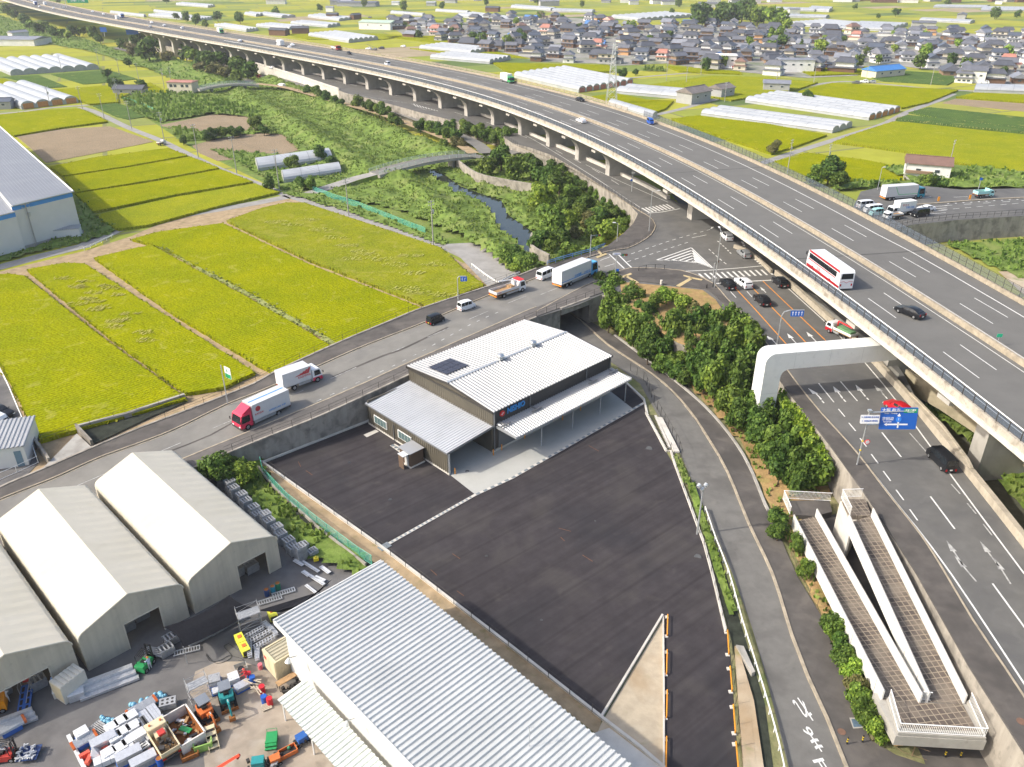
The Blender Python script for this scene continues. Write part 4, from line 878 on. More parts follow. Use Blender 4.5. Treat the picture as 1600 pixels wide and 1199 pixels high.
# doors, shutter, windows under the canopy
MB().bb(1.2,5.6,.02,.14,.1,4.0).build('shutter',mat('grey_shutter',(.14,.15,.16),.5,.1,2,streak=(.1,.1,14)),hq)
MB().bb(13.8,17.4,.0,.14,.1,2.6).build('sliding_door',mat('pale_door',(.52,.54,.55),.5,.05,2),hq)
MB().bb(18.6,19.6,.0,.14,.1,2.2).build('door',m_metal,hq)
for x0,x1 in((8.6,10.2),(20.6,22.0),(23.2,24.4)):
 f=MB().bb(x0,x1,.02,.15,1.2,2.2).build('window',m_white,hq);MB().bb(x0+.08,x1-.08,.0,.03,1.28,2.12).build('pane',m_pane,f)
b=MB();b.bb(-.05,LX,.0,.2,.06,.4);b.build('plinth',m_concl,hq)
# the sign: red round mark and the name in blue
sg=bpy.data.objects.new('sign',None);COL.objects.link(sg);sg.parent=hq;sg.location=(1.9,.1,5.95)
m_red=mat('sign_red',(.72,.02,.02),.4,.05,2);m_blue=mat('sign_blue',(.03,.26,.60),.4,.05,2)
b=MB();b.tube((0,0,0),(0,-.16,0),.46,18);b.build('round_mark',m_red,sg)
b=MB();b.face([(-.3,-.175,-.06),(-.02,-.175,-.2),(.04,-.175,.0),(.3,-.175,.06),(.02,-.175,.2),(-.04,-.175,.02)]);b.build('round_mark_stroke',m_white,sg)
text('NISHIO',1.25,m_blue,sg,(2.75,-.12,0),(R(90),0,0),ext=.05,bold=.05,sx=.88)
# annex
b=MB();AX=8.3
b.prism([(-AX,.15),(-AX+.15,.15),(-AX+.15,19.3),(-AX,19.3)],.06,3.75);ribs((-AX,19.3,0),(-AX,.15,0),.3,3.75,mb=b)
b.bb(-AX,0,19.1,19.3,.06,4.3);ribs((0,19.3,0),(-AX,19.3,0),.3,4.2,mb=b);b.bb(-AX+.15,.25,6.2,6.35,.06,3.7);b.bb(-.0,.25,.2,19.3,.06,4.6)
b.build('annex_wall',m_clad,hq)
b=folded((-AX-.25,0,3.8),(-AX-.25,19.5,3.8),(0.2,0,4.55),(.2,19.5,4.55),.5,.07,seam=True);b.build('annex_roof',mat('annex_white_roof',(.47,.48,.49),.4,.05,.3,blot=((.40,.41,.42),.25,.5)),hq)
b=MB();b.add([(-AX-.3,-.08,3.6),(.2,-.08,4.35),(.2,-.0,4.35),(-AX-.3,0,3.6),(-AX-.3,-.08,3.92),(.2,-.08,4.68),(.2,0,4.68),(-AX-.3,0,3.92)],[(0,1,5,4),(4,5,6,7),(3,2,1,0),(2,3,7,6),(0,4,7,3),(1,2,6,5)]);b.bb(-AX-.34,-AX-.25,-.08,19.5,3.62,3.8);b.build('gutter',m_pipe,hq)
MB().bb(-AX,-AX+.3,.1,.4,.06,3.8).build('corner_post',m_metal,hq)
MB().bb(-AX-.03,-AX+.02,.0,19.4,.06,.38).build('plinth',m_concl,hq)
for y0,y1 in((14.4,17.6),(8.4,11.6)):
 f=MB().bb(-AX-.12,-AX+.05,y0,y1,1.2,2.5).build('window',m_white,hq)
 for k in range(4):
  w4=(y1-y0-.2)/4;MB().bb(-AX-.14,-AX-.11,y0+.1+k*w4,y0+.04+(k+1)*w4,1.28,2.42).build('pane',m_pane,f)
MB().tube((-AX-.15,12.6,2.9),(-AX-.15,12.6,.1),.06,6).build('downpipe',m_pipe,hq)
MB().bb(-.5,.0,3.8,4.6,1.1,1.9).build('wall_box',m_wwall,hq)
slab_=MB();slab_.bb(-AX+.15,0,.1,6.2,.06,.1);slab_.build('garage_floor',m_apron,hq)
# little porch hut on the annex wall
po=thing('utility_shed','small brown shed with white door awning against the annex wall','shed',P(648,728),R(43.9))
MB().bb(-.8,1.5,-.2,2.3,.2,2.35).build('wall',mat('brown_slats',(.13,.085,.055),.7,.15,2,streak=(1,1,9)),po)
MB().bb(-.95,1.65,-.35,2.45,2.35,2.45).build('roof',m_roofw,po);MB().bb(-1.0,1.6,-.4,2.4,.05,.2).build('base',m_concl,po)
MB().bb(-1.9,-.9,0,1.3,2.2,2.27).build('awning',m_wwall,po);MB().bb(-1.85,-1.75,.1,1.2,.1,2.2).build('screen',mat('brown_slats',(0,0,0)),po);MB().bb(-.86,-.8,.3,1.1,.2,2.1).build('door',m_wwall,po)
for k,q in enumerate([(709,741),(771,712),(784,703),(805,725*0+689),(879,658),(907,643)]):
 q=[(711,741),(771,712),(784,704),(820,686),(879,657),(907,642)][k]
 MB().tube((0,0,0),(0,0,.95),.08,8).build('bollard',pc,loc=P(*q,.08),label='%s orange bollard in front of the depot, counted from the annex'%['first','second','third','fourth','fifth','sixth'][k],cat='bollard',group='orange bollards of the depot')
# pale pads by the annex
for q,lb in(([(568,680),(587,672),(592,675),(573,684)],1),([(609,697),(617,694),(632,703),(625,708)],2)):slab(q,.085,m_concl,'drain_pad')
b=MB()
for q in((614,698),(619,701),(624,704)):b.tube(P(*q,.09),P(*q,.11),.3,12)
b.build('manhole_lids',m_grate,kind='structure')

# ---------------------------------------------------------------- big white building at the bottom
wb=thing('warehouse','big pale building with ribbed white roof at the bottom edge of the picture','warehouse',(-23.0,58.6,0),R(-46.4))
L_,W_,HB=34.0,12.6,7.5
b=MB();b.prism([(.5,.6),(L_,.6),(L_,W_-.5),(.5,W_-.5)],.05,HB-.35);b.build('wall',m_wwall,wb)
b=folded((0,0,HB),(L_,0,HB),(0,W_,HB+.15),(L_,W_,HB+.15),.55,.17);b.build('roof',m_roofg,wb)
b=MB();b.bb(-.05,L_,-.12,0,HB-.45,HB+.1);b.bb(-.12,0,-.12,W_,HB-.4,HB+.2);b.build('fascia',m_wwall,wb)
lo=folded((4.6,-.0,3.3),(L_,0,3.3),(4.6,-3.0,2.9),(L_,-3.0,2.9),.55,.15);lo.build('lean_to_roof',mat('aged_white_roof',(.62,.65,.60),.5,.08,.4,blot=((.5,.48,.40),.3,.5)),wb)
for x in(4.9,10,16,22):MB().tube((x,-2.7,0),(x,-2.7,2.9),.08,6).build('lean_to_post',m_white,wb)
for x in(3.6,13.4):
 f=MB().tube((x,-.0,5.6),(x,-.8,5.9),.05,6).build('lamp_arm',m_metal,wb);MB().tube((x,-.8,5.9),(x,-.95,5.45),.1,10,.3).build('lamp_shade',m_white,f)
# roof aerial
an=thing('tv_aerial','thin television aerial standing on the big ribbed roof','aerial',P(827,1170,7.5));b=MB();b.tube((0,0,0),(0,0,2.6),.03,5);b.tube((-.4,0,2.4),(.4,.1,2.4),.015,4)
for k in range(5):b.tube((-.35+k*.17,-.2,2.42),(-.35+k*.17,.25,2.42),.012,4)
b.build('mast',m_metal,an)

# ---------------------------------------------------------------- membrane tents
m_tent=mat('tent_fabric',(.64,.60,.50),.75,.03,.25,blot=[((.58,.54,.43),.15,.5),((.48,.43,.32),.5,.3,.6)],bump=.12,bscale=.9)
m_tentg=mat('tent_gable',(.66,.62,.52),.8,.08,.9,streak=(2.2,2.2,.12),col2=(.52,.49,.41),blot=[((.44,.42,.36),.5,.5,.52),((.30,.28,.23),1.6,.4,.62)])
for _m,_f in((m_tent,.12),(m_tentg,.25)):
 _n=_m.node_tree.nodes;_l=_m.node_tree.links;_t=_n.new('ShaderNodeBsdfTranslucent');_s=_n.new('ShaderNodeMixShader');_s.inputs[0].default_value=_f;_b=_n['Principled BSDF']
 _l.new(_b.inputs['Base Color'].links[0].from_socket,_t.inputs[0]);_l.new(_b.outputs[0],_s.inputs[1]);_l.new(_t.outputs[0],_s.inputs[2]);_l.new(_s.outputs[0],_n['Material Output'].inputs['Surface'])
def tent(name,label,front,ang,length,W,door,ze=4.9,zr=6.9):
 """front: middle of the front gable; local y runs away from the camera"""
 t=thing(name,label,'storage tent',(front[0],front[1],0),ang);h=W/2;n=int(length/.75);b=MB();prev=None
 def sec(y,k):
  s_=.0 if k%2==0 else .025
  pts=[(-h,0)];pts+=[(-h+s_*.5,ze-.7)]
  for i in range(5):
   a=math.pi/2*i/4*.8;pts.append((-h+(1-math.cos(a))*1.1+s_,ze-.7+math.sin(a)*.95-s_))
  q=pts[-1];mid_=[((q[0])*(1-f),q[1]+(zr-q[1])*f-s_*.5)for f in(.33,.66)];left=pts+mid_;right=[(-x,z)for x,z in left[::-1]]
  return[(x,y,z)for x,z in left+[(0,zr)]+right]
 for k in range(n+1):
  cur=sec(length*k/n,k)
  if prev:
   for i in range(len(cur)-1):b.face([prev[i],cur[i],cur[i+1],prev[i+1]][::-1])
  prev=cur
 b.build('membrane',m_tent,t)
 # inner lining and gables
 s0=sec(0,0)
 def roofz(x):
  for a,c in zip(s0,s0[1:]):
   if min(a[0],c[0])<=x<=max(a[0],c[0])and abs(c[0]-a[0])>1e-6:return a[2]+(c[2]-a[2])*(x-a[0])/(c[0]-a[0])
  return ze-.7
 b=MB();x0,x1,zd=door;MB().face([(q[0],length-.05,q[2])for q in s0]).build('gable',m_tentg,t)
 L_=[q for q in s0 if q[0]<=x0];Rr=[q for q in s0 if q[0]>=x1];M_=[q for q in s0 if x0<q[0]<x1]
 b.face([(x0,.04,0)]+[(x0,.04,roofz(x0))]+[(q[0],.04,q[2])for q in L_[::-1]]);b.face([(x1,.04,roofz(x1)),(x1,.04,0)]+[(q[0],.04,q[2])for q in Rr[::-1]])
 b.face([(x0,.04,zd),(x1,.04,zd),(x1,.04,roofz(x1))]+[(q[0],.04,q[2])for q in M_[::-1]]+[(x0,.04,roofz(x0))])
 b.weld().build('gable',m_tentg,t)
 b=MB();pts_=[Vector((q[0]*1.005,-.03,q[2]+.02))for q in s0[1:-1]];b.path(pts_,.09,5);b.build('edge_rope',m_tent,t)
 b=MB();b.bb(x0-.1,x0,-.02,.2,0,zd+.1);b.bb(x1,x1+.1,-.02,.2,0,zd+.1);b.bb(x0-.1,x1+.1,-.02,.2,zd,zd+.12);b.build('door_frame',m_tent,t)
 b=MB();b.face([(-h+.1,.1,.06),(h-.1,.1,.06),(h-.1,length-.1,.06),(-h+.1,length-.1,.06)]);b.build('floor',m_yard,t);return t
AT=R(45.2)
tA=tent('storage_tent','cream storage tent nearest the new lot, rightmost of the three',(-31.2,71.1),AT,26,10.8,(.2,3.8,3.4))
tB=tent('storage_tent','cream storage tent in the middle of the three with a forklift at its door',(-39.3,63.0),AT,26,10.8,(-1.1,2.6,3.4))
tC=tent('storage_tent','cream storage tent at the left edge with a blue lift at its door',(-47.4,54.9),AT,26,10.8,(-3.4,2.9,3.0))

# ---------------------------------------------------------------- blue striped warehouse on the left
m_cor=mat('pale_panel',(.60,.60,.575),.6,.04,.3);m_stripe=mat('blue_stripe',(.045,.26,.66),.5,.05,1)
wl=thing('warehouse','big pale grey warehouse with blue stripe below its roof at the left edge','warehouse',(0,0,0))
a=Vector((-111.2,203.8,0));ax=Vector((-.61,.79,0));fx=(P(35,390)-P(128,364)).normalized();c0=P(35,390);
fl=(c0-a).length;base=[a,a+ax*120,a+ax*120+fx*90,a+fx*90]
b=MB();b.prism([(q.x,q.y)for q in[a,a+ax*120,a+ax*120+fx*fl,a+fx*fl]],0,10.8);b.build('wall',m_cor,wl)
off_=(a+fx*fl)-fx*.0;nrm=Vector((-fx.y,fx.x,0));nrm=nrm if nrm.y<0 else-nrm
o2=[a+fx*fl+nrm*.9,a+fx*fl+ax*120,a+fx*60+ax*120,a+fx*60+nrm*.9];b=MB();b.prism([(q.x,q.y)for q in o2],0,9.6);b.build('side_wall',m_cor,wl)
for(s_,e_,z_,of)in((a,a+fx*fl,9.6,.06),(a+fx*fl+nrm*.9,a+fx*60+nrm*.9,8.4,.06)):
 b=MB();nn=nrm*of;b.add([s_+nn+Vector((0,0,z_)),e_+nn+Vector((0,0,z_)),e_+nn+Vector((0,0,z_+1.0)),s_+nn+Vector((0,0,z_+1.0))],[(0,1,2,3)]);b.build('stripe',m_stripe,wl)
m_wroof=mat('grey_steel_roof',(.19,.20,.225),.5,.05,.2,blot=((.24,.25,.27),.05,.6))
def rq(p,z):return Vector((p.x,p.y,z))
b=folded(rq(a+nrm*.5,10.9),rq(a+nrm*.5+fx*fl,10.9),rq(a+ax*122,10.9),rq(a+ax*122+fx*fl,10.9),.8,.035,seam=True);b.build('roof',m_wroof,wl)
b=folded(rq(o2[0]+nrm*.4,9.7),rq(o2[3]+nrm*.4,9.7),rq(o2[1],9.7),rq(o2[2],9.7),.8,.035,seam=True);b.build('roof',m_wroof,wl)
b=MB();b.path([rq(a+nrm*.5-fx*.2,10.95),rq(a+ax*122-fx*.2,10.95)],.25,4);b.path([rq(a+nrm*.5,10.95),rq(a+nrm*.5+fx*fl,10.95)],.2,4);b.build('roof_edge',m_cor,wl)
b=MB();b.prism([(q.x,q.y)for q in[a-fx*.3+nrm*.3,a+nrm*.3+fx*fl,a+nrm*.2+fx*fl,a-fx*.3+nrm*.2]],0,.9);b.build('plinth',m_conc,wl)
sb=thing('storage_box','small white ribbed shed beside the blue striped warehouse','shed',P(72,378),R(17));MB().bb(0,9*.9,0,3,0,2.6).build('wall',m_wwall,sb);folded((-.1,-.1,2.6),(8.2,-.1,2.6),(-.1,3.1,2.75),(8.2,3.1,2.75),.5,.08).build('roof',m_roofw,sb)
# office of the neighbour at the left edge
of_=thing('prefab_office','white prefab office with a ribbed roof and grey side door at the left edge','office',P(46,728,0),R(17))
MB().bb(-14,0,0,8,0,3.3).build('wall',m_wwall,of_);folded((-14.1,-.2,3.35),(.2,-.2,3.35),(-14.1,8.2,3.6),(.2,8.2,3.6),.6,.1).build('roof',m_roofw,of_);MB().bb(-1.4,-.5,-.06,0,.1,2.6).build('door',mat('slate_door',(.12,.2,.26),.5),of_);MB().bb(-6.3,-5.7,-.3,0,1.2,1.7).build('vent',m_metal,of_)
slab([(-60,560),(8,590),(62,722),(40,745),(-60,790)],.1,m_yard,'neighbour_yard')
c=PL([(-10,560),(14,606),(40,668),(60,724)],.1);fence('yard_fence','white fence on a low wall between the neighbour yard and the rice field','fence',c,1.1,m_white,3,.04,(.1,.9,1.0),.05);
c=PL([(60,724),(30,738),(-30,764)],.1);fence('yard_fence','white pipe fence along the road in front of the prefab office','fence',c,1.1,m_white,3,.05,(.1,1.0),.04)
slab([(62,737),(120,678),(145,701),(86,728)],.9,m_conc,'paved_entrance',hgt=.8)
slab([(128,672),(285,618),(292,628),(240,650),(148,694)],.3,m_dark,'drainage_channel')
curbwall([(122,675),(200,655),(290,625)],0,.5,1.1,'pale concrete wall of the drainage channel below the rice field',m_conc)
curbwall([(122,676),(146,702)],0,.35,1.5,'short dark wall at the upper end of the paved entrance',m_concw)
curbwall([(52,690),(80,730)],0,.35,1.5,'dark wall between the prefab office and the paved entrance',m_concw)
fence('channel_railing','thin dark railing along the rice field above the drainage channel','railing',PL([(66,690),(120,672),(205,648),(292,622)],.6),1.1,m_dmetal,3.4,.035,(.5,1.0),.025)
# ================================================================ near ground, river and banks
slab([(-400,1500),(-400,870),(300,745),(420,690),(583,640),(760,560),(870,500),(960,462),(1100,540),(1200,640),(1400,900),(1700,1500)],.01,mat('rough_ground',(.19,.19,.09),.95,.3,.6,world=True,blot=[((.10,.14,.04),.3,.7),((.30,.24,.14),.6,.5)],bump=.3,bscale=3),'rough_ground')
wat=[(668,262),(695,274),(720,292),(754,304),(784,314),(795,337),(831,362),(853,395),(846,412),(825,399),(800,375),(776,355),(768,332),(752,316),(715,304),(690,288),(672,272)]
slab([(430,108),(520,143),(640,215),(760,240),(905,300),(990,345),(960,372),(850,415),(800,435),(700,392),(620,352),(500,320),(440,300),(300,232),(200,165),(270,150),(330,120)],.02,m_veg,'bank_ground');slab(wat,.06,m_water,'river')
water_w=[tuple(P(*q)[:2])for q in wat]
lev=[[tuple(P(*q)[:2])for q in c]for c in([(200,70),(300,110),(370,145),(440,185),(500,222),(560,262),(610,285)],[(625,280),(690,330),(740,375),(790,400)],[(420,128),(500,160),(560,190),(640,225),(700,245)])]
veg([(430,108),(520,143),(560,172),(640,215),(720,240),(760,240),(800,235),(850,262),(905,300),(960,330),(990,345),(960,372),(920,392),(850,415),(815,432),(795,425),(760,400),(700,365),(620,330),(560,318),(500,308),(520,300),(470,240),(440,212),(360,170),(270,150),(300,130),(380,110)],0,1.0,1.5,.75,.45,.55,holes=[water_w],ridges=[(lev[0],2.2,5),(lev[1],1.6,4),(lev[2],2.5,5)],name='river_bank',label='weedy green river banks and levees')
veg([(0,25),(60,48),(120,58),(200,85),(300,100),(380,110),(430,108),(400,145),(330,150),(240,112),(150,84),(60,66),(-40,56),(-40,30)],0,.8,3.0,.10,1.0,.9,ridges=[(lev[0],2.0,6)],name='levee_grass',label='green levee below the far viaduct')
veg([(210,150),(250,146),(310,152),(420,178),(400,185),(330,180),(250,193),(215,180),(190,158)],0,1.2,2.0,.35,.9,1.6,name='orchard_rows',label='dense dark green rows of taro and shrubs beside the small office')
veg([(430,300),(500,305),(540,320),(600,335),(665,360),(690,372),(700,388),(640,366),(560,338),(500,320)],0,.4,1.5,.5,.6,.6,name='verge_weeds',label='weeds between the farm track and the green fence')
veg([(128,300),(150,340),(185,362),(130,380),(60,395),(0,412),(-30,412),(-30,400),(40,392),(128,366),(118,310)],.0,.5,1.5,.6,.6,.7,name='verge_weeds',label='green weeds around the foot of the blue striped warehouse')
veg([(262,200),(330,210),(420,205),(440,212),(400,210),(330,220),(280,222)],0,1.0,1.8,.4,.8,1.2,name='hedge_weeds',label='dark bushes between the two bare fields')
veg([(330,235),(480,246),(520,262),(540,285),(470,300),(440,296),(400,270)],0,.5,1.8,.4,.8,.8,name='verge_weeds',label='weeds around the two plastic tunnels')
veg([(326,720),(400,697),(412,735),(440,775),(500,830),(590,885),(560,905),(470,870),(420,815),(370,760)],.05,.5,1.0,2.2,.4,.6,name='ditch_weeds',label='lush green weeds along the ditch between tents and lot')
slab([(404,735),(409,733),(470,800),(560,868),(590,882),(580,890),(500,838),(430,775)],.35,m_dark,'ditch_water')
curbwall([(404,735),(430,768),(500,832),(572,888)],0,.25,.7,'old brown concrete bank of the ditch beside the green net fence',m_concw)
m_gnet=mat('green_net',(.10,.42,.32),.6,.2,5,alpha=.42);m_gpost=mat('green_steel',(.07,.36,.26),.5,.1,4)
def netfence(px,z,h,label):
 c=PL(px,z);t=fence('net_fence',label,'fence',c,h,m_gpost,2.2,.04,(.03,1.0),.03);b=MB();q=[v-c[0]for v in c];b.ribbon(low(q,.05),low(q,h));b.build('net',m_gnet,t)
netfence([(408,728),(412,745),(450,785),(500,825),(560,870),(582,884)],.3,1.5,'green net fence beside the ditch at the left side of the lot')
netfence([(489,300),(520,312),(560,325),(600,341),(640,357),(665,366)],0,1.7,'green net fence between the farm track and the river bank')
netfence([(192,157),(220,166),(247,178)],0,1.6,'blue-green net along the vegetable plot')
# river walls
wallthing([(712,262),(745,285),(790,296),(840,305),(850,310)],0,.6,3.0,'old stone river wall curving below the trees',m_concw,step=3)
wallthing([(831,380),(829,398),(850,411),(858,415)],0,.5,2.6,'concrete river wall beside the bridge abutment',m_concw,step=3)
b=MB();a=catmull(PL([(565,200),(600,212),(650,230),(690,245)],.2),4);c=catmull(PL([(572,190),(605,199),(655,217),(697,237)],2.6),4);b.ribbon(a,c);b.build('revetment',m_concw,label='sloping concrete blocks on the far river bank',cat='revetment')
for k,q in enumerate([[(928,290),(947,302)],[(955,308),(982,326),(988,334)]]):
 curbwall(q,3.2,.4,2.2,['short white piece of retaining wall between the ivy, upper one','longer white piece of retaining wall between the ivy by the corner'][k],mat('white_concrete',(.68,.67,.63),.85,.05,.5,world=True))
# ---- arched road bridge and the small far bridge
def bridge(A,B,rise,wd,label,z0=3.0,px=True):
 a,c=P(*A,z0),P(*B,z0);t=thing('road_bridge',label,'bridge',a);d=c-a;n=14;pts=[d*(i/n)+Vector((0,0,rise*4*(i/n)*(1-i/n)))for i in range(n+1)]
 b=MB();b.wall(low(pts,-.9),wd,.9);b.build('deck',m_conc,t);b=MB();b.ribbon(low(offset(pts,-wd/2+.3),.02),low(offset(pts,wd/2-.3),.02));b.build('road_surface',m_asph,t)
 for sg in(-1,1):
  b=MB();q=offset(pts,sg*(wd/2-.15));
  for h in(.35,.7,1.05):b.path(low(q,h),.05,4)
  for k in q:b.tube(k,k+Vector((0,0,1.1)),.07,4)
  b.build('railing',mat('pale_green_rail',(.42,.52,.46),.5,.1,3),t)
 for k in(3,11):
  q=pts[k];b=MB();b.box((q.x,q.y,(q.z-z0*1-.9)/2-.2),(1.0,2.6,z0+q.z-.6),math.atan2(d.y,d.x));b.v=[(v[0],v[1],v[2])for v in b.v];b.build('pier',m_conc,t)
 return t
bridge((585,272),(735,243),1.2,6.0,'gently arched road bridge over the weedy river')
bridge((310,140),(402,133),1.4,5.5,'far arched bridge with pale green rails near the two-storey office')
road([(478,305,.1),(520,291,.7),(556,279,1.7),(590,270.5,3.05)],4.8,m_froad,z=1.6);MB().wall(low(catmull(PL([(478,305,.1),(520,291,.7),(556,279,1.7),(592,270,3.05)]),3),-3.0),5.4,2.95).build('bridge_approach',m_veg,kind='structure');road([(733,243),(760,247),(790,240),(835,232)],5,m_asph,z=3.1)
road([(180,75),(240,90),(300,100),(400,130),(420,132)],5,m_asph,z=1.0);road([(400,131),(450,138),(520,158),(600,180),(700,218),(740,240)],4.0,m_soil,z=2.9);road([(405,118),(450,128),(540,150),(620,175),(700,205),(745,225),(760,240)],5,m_asph,z=2.6)
slab([(692,382),(735,380),(765,388),(795,404),(830,424),(800,440),(762,448),(735,420),(718,402)],.3,m_froad,'junction_road')

# ================================================================ trees
m_bark=mat('bark',(.11,.085,.06),.9,.2,4)
lf=[leafmat('leaf_green',(.035,.075,.013),(.070,.130,.020),(.14,.22,.035)),leafmat('leaf_mid',(.055,.10,.015),(.105,.175,.025),(.20,.29,.04)),
   leafmat('leaf_light',(.09,.155,.02),(.17,.265,.03),(.30,.40,.05)),leafmat('leaf_brownish',(.08,.09,.03),(.15,.15,.05),(.25,.22,.08))]
def crown_mesh(name,seed,R_=3.0,H_=4.6,lobes=9,n=1500,ls=.42,m=None,cone=False,z0=1.0):
 rnd=random.Random(seed);b=MB();L=[]
 for i in range(lobes):
  a=rnd.uniform(0,6.28);r=R_*rnd.uniform(.15,.62);z=z0+H_*rnd.uniform(.18,.82);s_=R_*rnd.uniform(.34,.58)
  if cone:k=(z-z0)/H_;r*=(1-k)*1.2;s_*=(1.15-k)
  L.append((math.cos(a)*r,math.sin(a)*r,z,s_))
 L.append((0,0,z0+H_*.45,R_*.6))
 for i in range(n):
  c=rnd.choice(L);u=rnd.uniform(-1,1);a=rnd.uniform(0,6.28);q=math.sqrt(1-u*u);rr_=c[3]*(rnd.random()**.28)*rnd.uniform(.9,1.12)
  d=Vector((q*math.cos(a),q*math.sin(a),u*.85));p=Vector(c[:3])+d*rr_
  if p.z<z0*.4:continue
  nrm=(d+Vector((rnd.uniform(-.7,.7),rnd.uniform(-.7,.7),rnd.uniform(-.2,.9)))).normalized();t1=nrm.orthogonal().normalized();t2=nrm.cross(t1);w_=ls*rnd.uniform(.6,1.25)
  an=rnd.uniform(0,3.14);e1=(t1*math.cos(an)+t2*math.sin(an))*w_;e2=(t2*math.cos(an)-t1*math.sin(an))*w_*.75
  b.face([p-e1,p-e2*.8,p+e1,p+e2])
 return b.mesh(name,m)
def trunk_mesh(name,seed,H_=3.4):
 rnd=random.Random(seed);b=MB();b.tube((0,0,-.3),(.05,0,H_*.6),.2,7,.13)
 for k in range(5):
  a=k*1.26+rnd.uniform(-.3,.3);b.tube((.05,0,H_*rnd.uniform(.35,.6)),(math.cos(a)*1.3,math.sin(a)*1.3,H_*rnd.uniform(.8,1.2)),.09,5,.03)
 return b.mesh(name,m_bark)
crowns={k:[crown_mesh('crown',10+k*7+i,n=2400,ls=.33,m=lf[k])for i in range(3)]for k in range(4)}
crowns[4]=[crown_mesh('crown',90+i,R_=2.0,H_=6.5,cone=True,n=1600,ls=.36,m=lf[0])for i in range(2)]
crowns_far={k:[crown_mesh('crown',50+k*7+i,n=420,ls=.62,m=lf[k])for i in range(3)]for k in range(4)}
trunks=[trunk_mesh('trunk',3+i)for i in range(2)]
TREE_N=0
def tree(u,v,zc,r,label,kind=0,zb=0.0,group=None,far=False,hs=1.0,name='tree',cat='tree'):
 """u,v: middle of the crown; zc its height above zero; r crown radius"""
 global TREE_N;TREE_N+=1
 q=P(u,v,zc);s_=r/3.0;hh=max(1.0,zc-zb)/(s_*2.9)if hs=='fit' else hs
 t=thing(name,label,cat,(q.x,q.y,zb),random.uniform(0,6.28),group);t.scale=(s_,s_,s_*hh)
 pool=crowns_far if far and kind<4 else crowns
 for nm,me in(('crown',random.choice(pool[kind])),('trunk',random.choice(trunks))):
  o=bpy.data.objects.new(nm,me);COL.objects.link(o);o.parent=t
 return t
ORD=['first','second','third','fourth','fifth','sixth','seventh','eighth','ninth','tenth','eleventh','twelfth','thirteenth','fourteenth','fifteenth','sixteenth','seventeenth','eighteenth','nineteenth','twentieth']
def nth(i):
 if i<20:return ORD[i]
 n=i+1;sfx='th' if 10<n%100<14 else{1:'st',2:'nd',3:'rd'}.get(n%10,'th');return '%d%s'%(n,sfx)
random.seed(21)
def grove(poly,zc,r,sp,lab,kinds=(0,1),zb=0.0,hs='fit',group=None,far=False,order=lambda q:q[1],name='tree',cat='tree'):
 w_=[P(*q,zc)for q in poly];x0,x1=min(q.x for q in w_),max(q.x for q in w_);y0,y1=min(q.y for q in w_),max(q.y for q in w_);pts=[]
 for k in range(3000):
  x,y=random.uniform(x0,x1),random.uniform(y0,y1)
  if inside(x,y,w_)and all(math.hypot(x-a,y-b_)>sp for a,b_ in pts):pts.append((x,y))
 def pix(x,y,z):
  c,s=math.cos(TH),math.sin(TH);dz=z-HC;zc_=y*c-dz*s;yc=y*s+dz*c;return 800+F*x/zc_,600-F*yc/zc_
 px=sorted([pix(x,y,zc)for x,y in pts],key=order)
 for i,(u,v)in enumerate(px):
  z_=zb(u,v)if callable(zb)else zb
  tree(u,v,zc,r*random.uniform(.8,1.2),lab%nth(i),random.choice(kinds),z_,group,far,hs,name,cat)
grove([(932,452),(955,443),(985,462),(1000,490),(1030,500),(1048,520),(1040,552),(1010,545),(985,522),(955,500),(936,478)],3.6,2.5,2.7,'dense dark green bushy tree above the ramp road, %s from the underpass',(0,0,1),group='bushes above the ramp road')
grove([(1048,535),(1060,510),(1085,498),(1125,500),(1165,510),(1192,545),(1188,575),(1165,600),(1125,600),(1090,575)],4.2,2.6,2.8,'rounded green tree of the thicket beside the white portal leg, %s from the back',(0,1,0),group='thicket beside the portal leg')
grove([(1115,600),(1150,602),(1180,628),(1215,625),(1235,660),(1268,690),(1288,735),(1280,748),(1225,745),(1208,722),(1175,668),(1135,645)],3.0,2.2,2.5,'dark round bush below the white portal leg, %s going down the slope',(0,0,1),group='bushes below the portal leg')
for i,(u,v,zc,r)in enumerate([(1050,546,4.4,2.2),(1062,560,3.6,2.3),(1056,574,2.4,2.0),(1040,560,3.0,2.0),(1074,578,2.8,2.1)]):tree(u,v,zc,r,'green bush filling the gap between hedge and portal thicket, %s of these'%nth(i),i%2,0,'bushes in the hedge gap',hs=1.0,name='bush',cat='bush')
for u,v,r,k,lb in[(989,451,1.3,0,'small round bush alone on the dry grass behind the corner'),(1022,468,1.9,1,'small green tree on the dry grass near its back edge'),(1043,462,2.2,2,'bright yellow-green tree on the dry grass'),(1068,474,2.4,2,'light green spreading tree in the middle of the dry grass'),(1085,482,2.0,3,'brownish yellow tree on the dry grass'),(1012,476,1.6,0,'dark small tree at the left of the dry grass'),(1055,495,2.2,1,'round green tree at the front of the dry grass')]:tree(u,v,7.5,r,lb,k,5.6,hs=.8)
veg([(1222,612),(1245,640),(1290,700),(1298,725),(1285,730),(1240,670),(1214,625)],4.6,.5,.8,5,.5,.6,tm=tuftmat('ivy_light',(.08,.16,.02),(.20,.32,.03),(.36,.46,.06)),name='ivy',label='bright green ivy on top of the retaining wall')
veg([(1190,605),(1215,600),(1232,640),(1225,660),(1195,640)],2.2,.6,.8,5,.5,.8,name='ivy',label='dark ivy around the foot of the white portal leg')
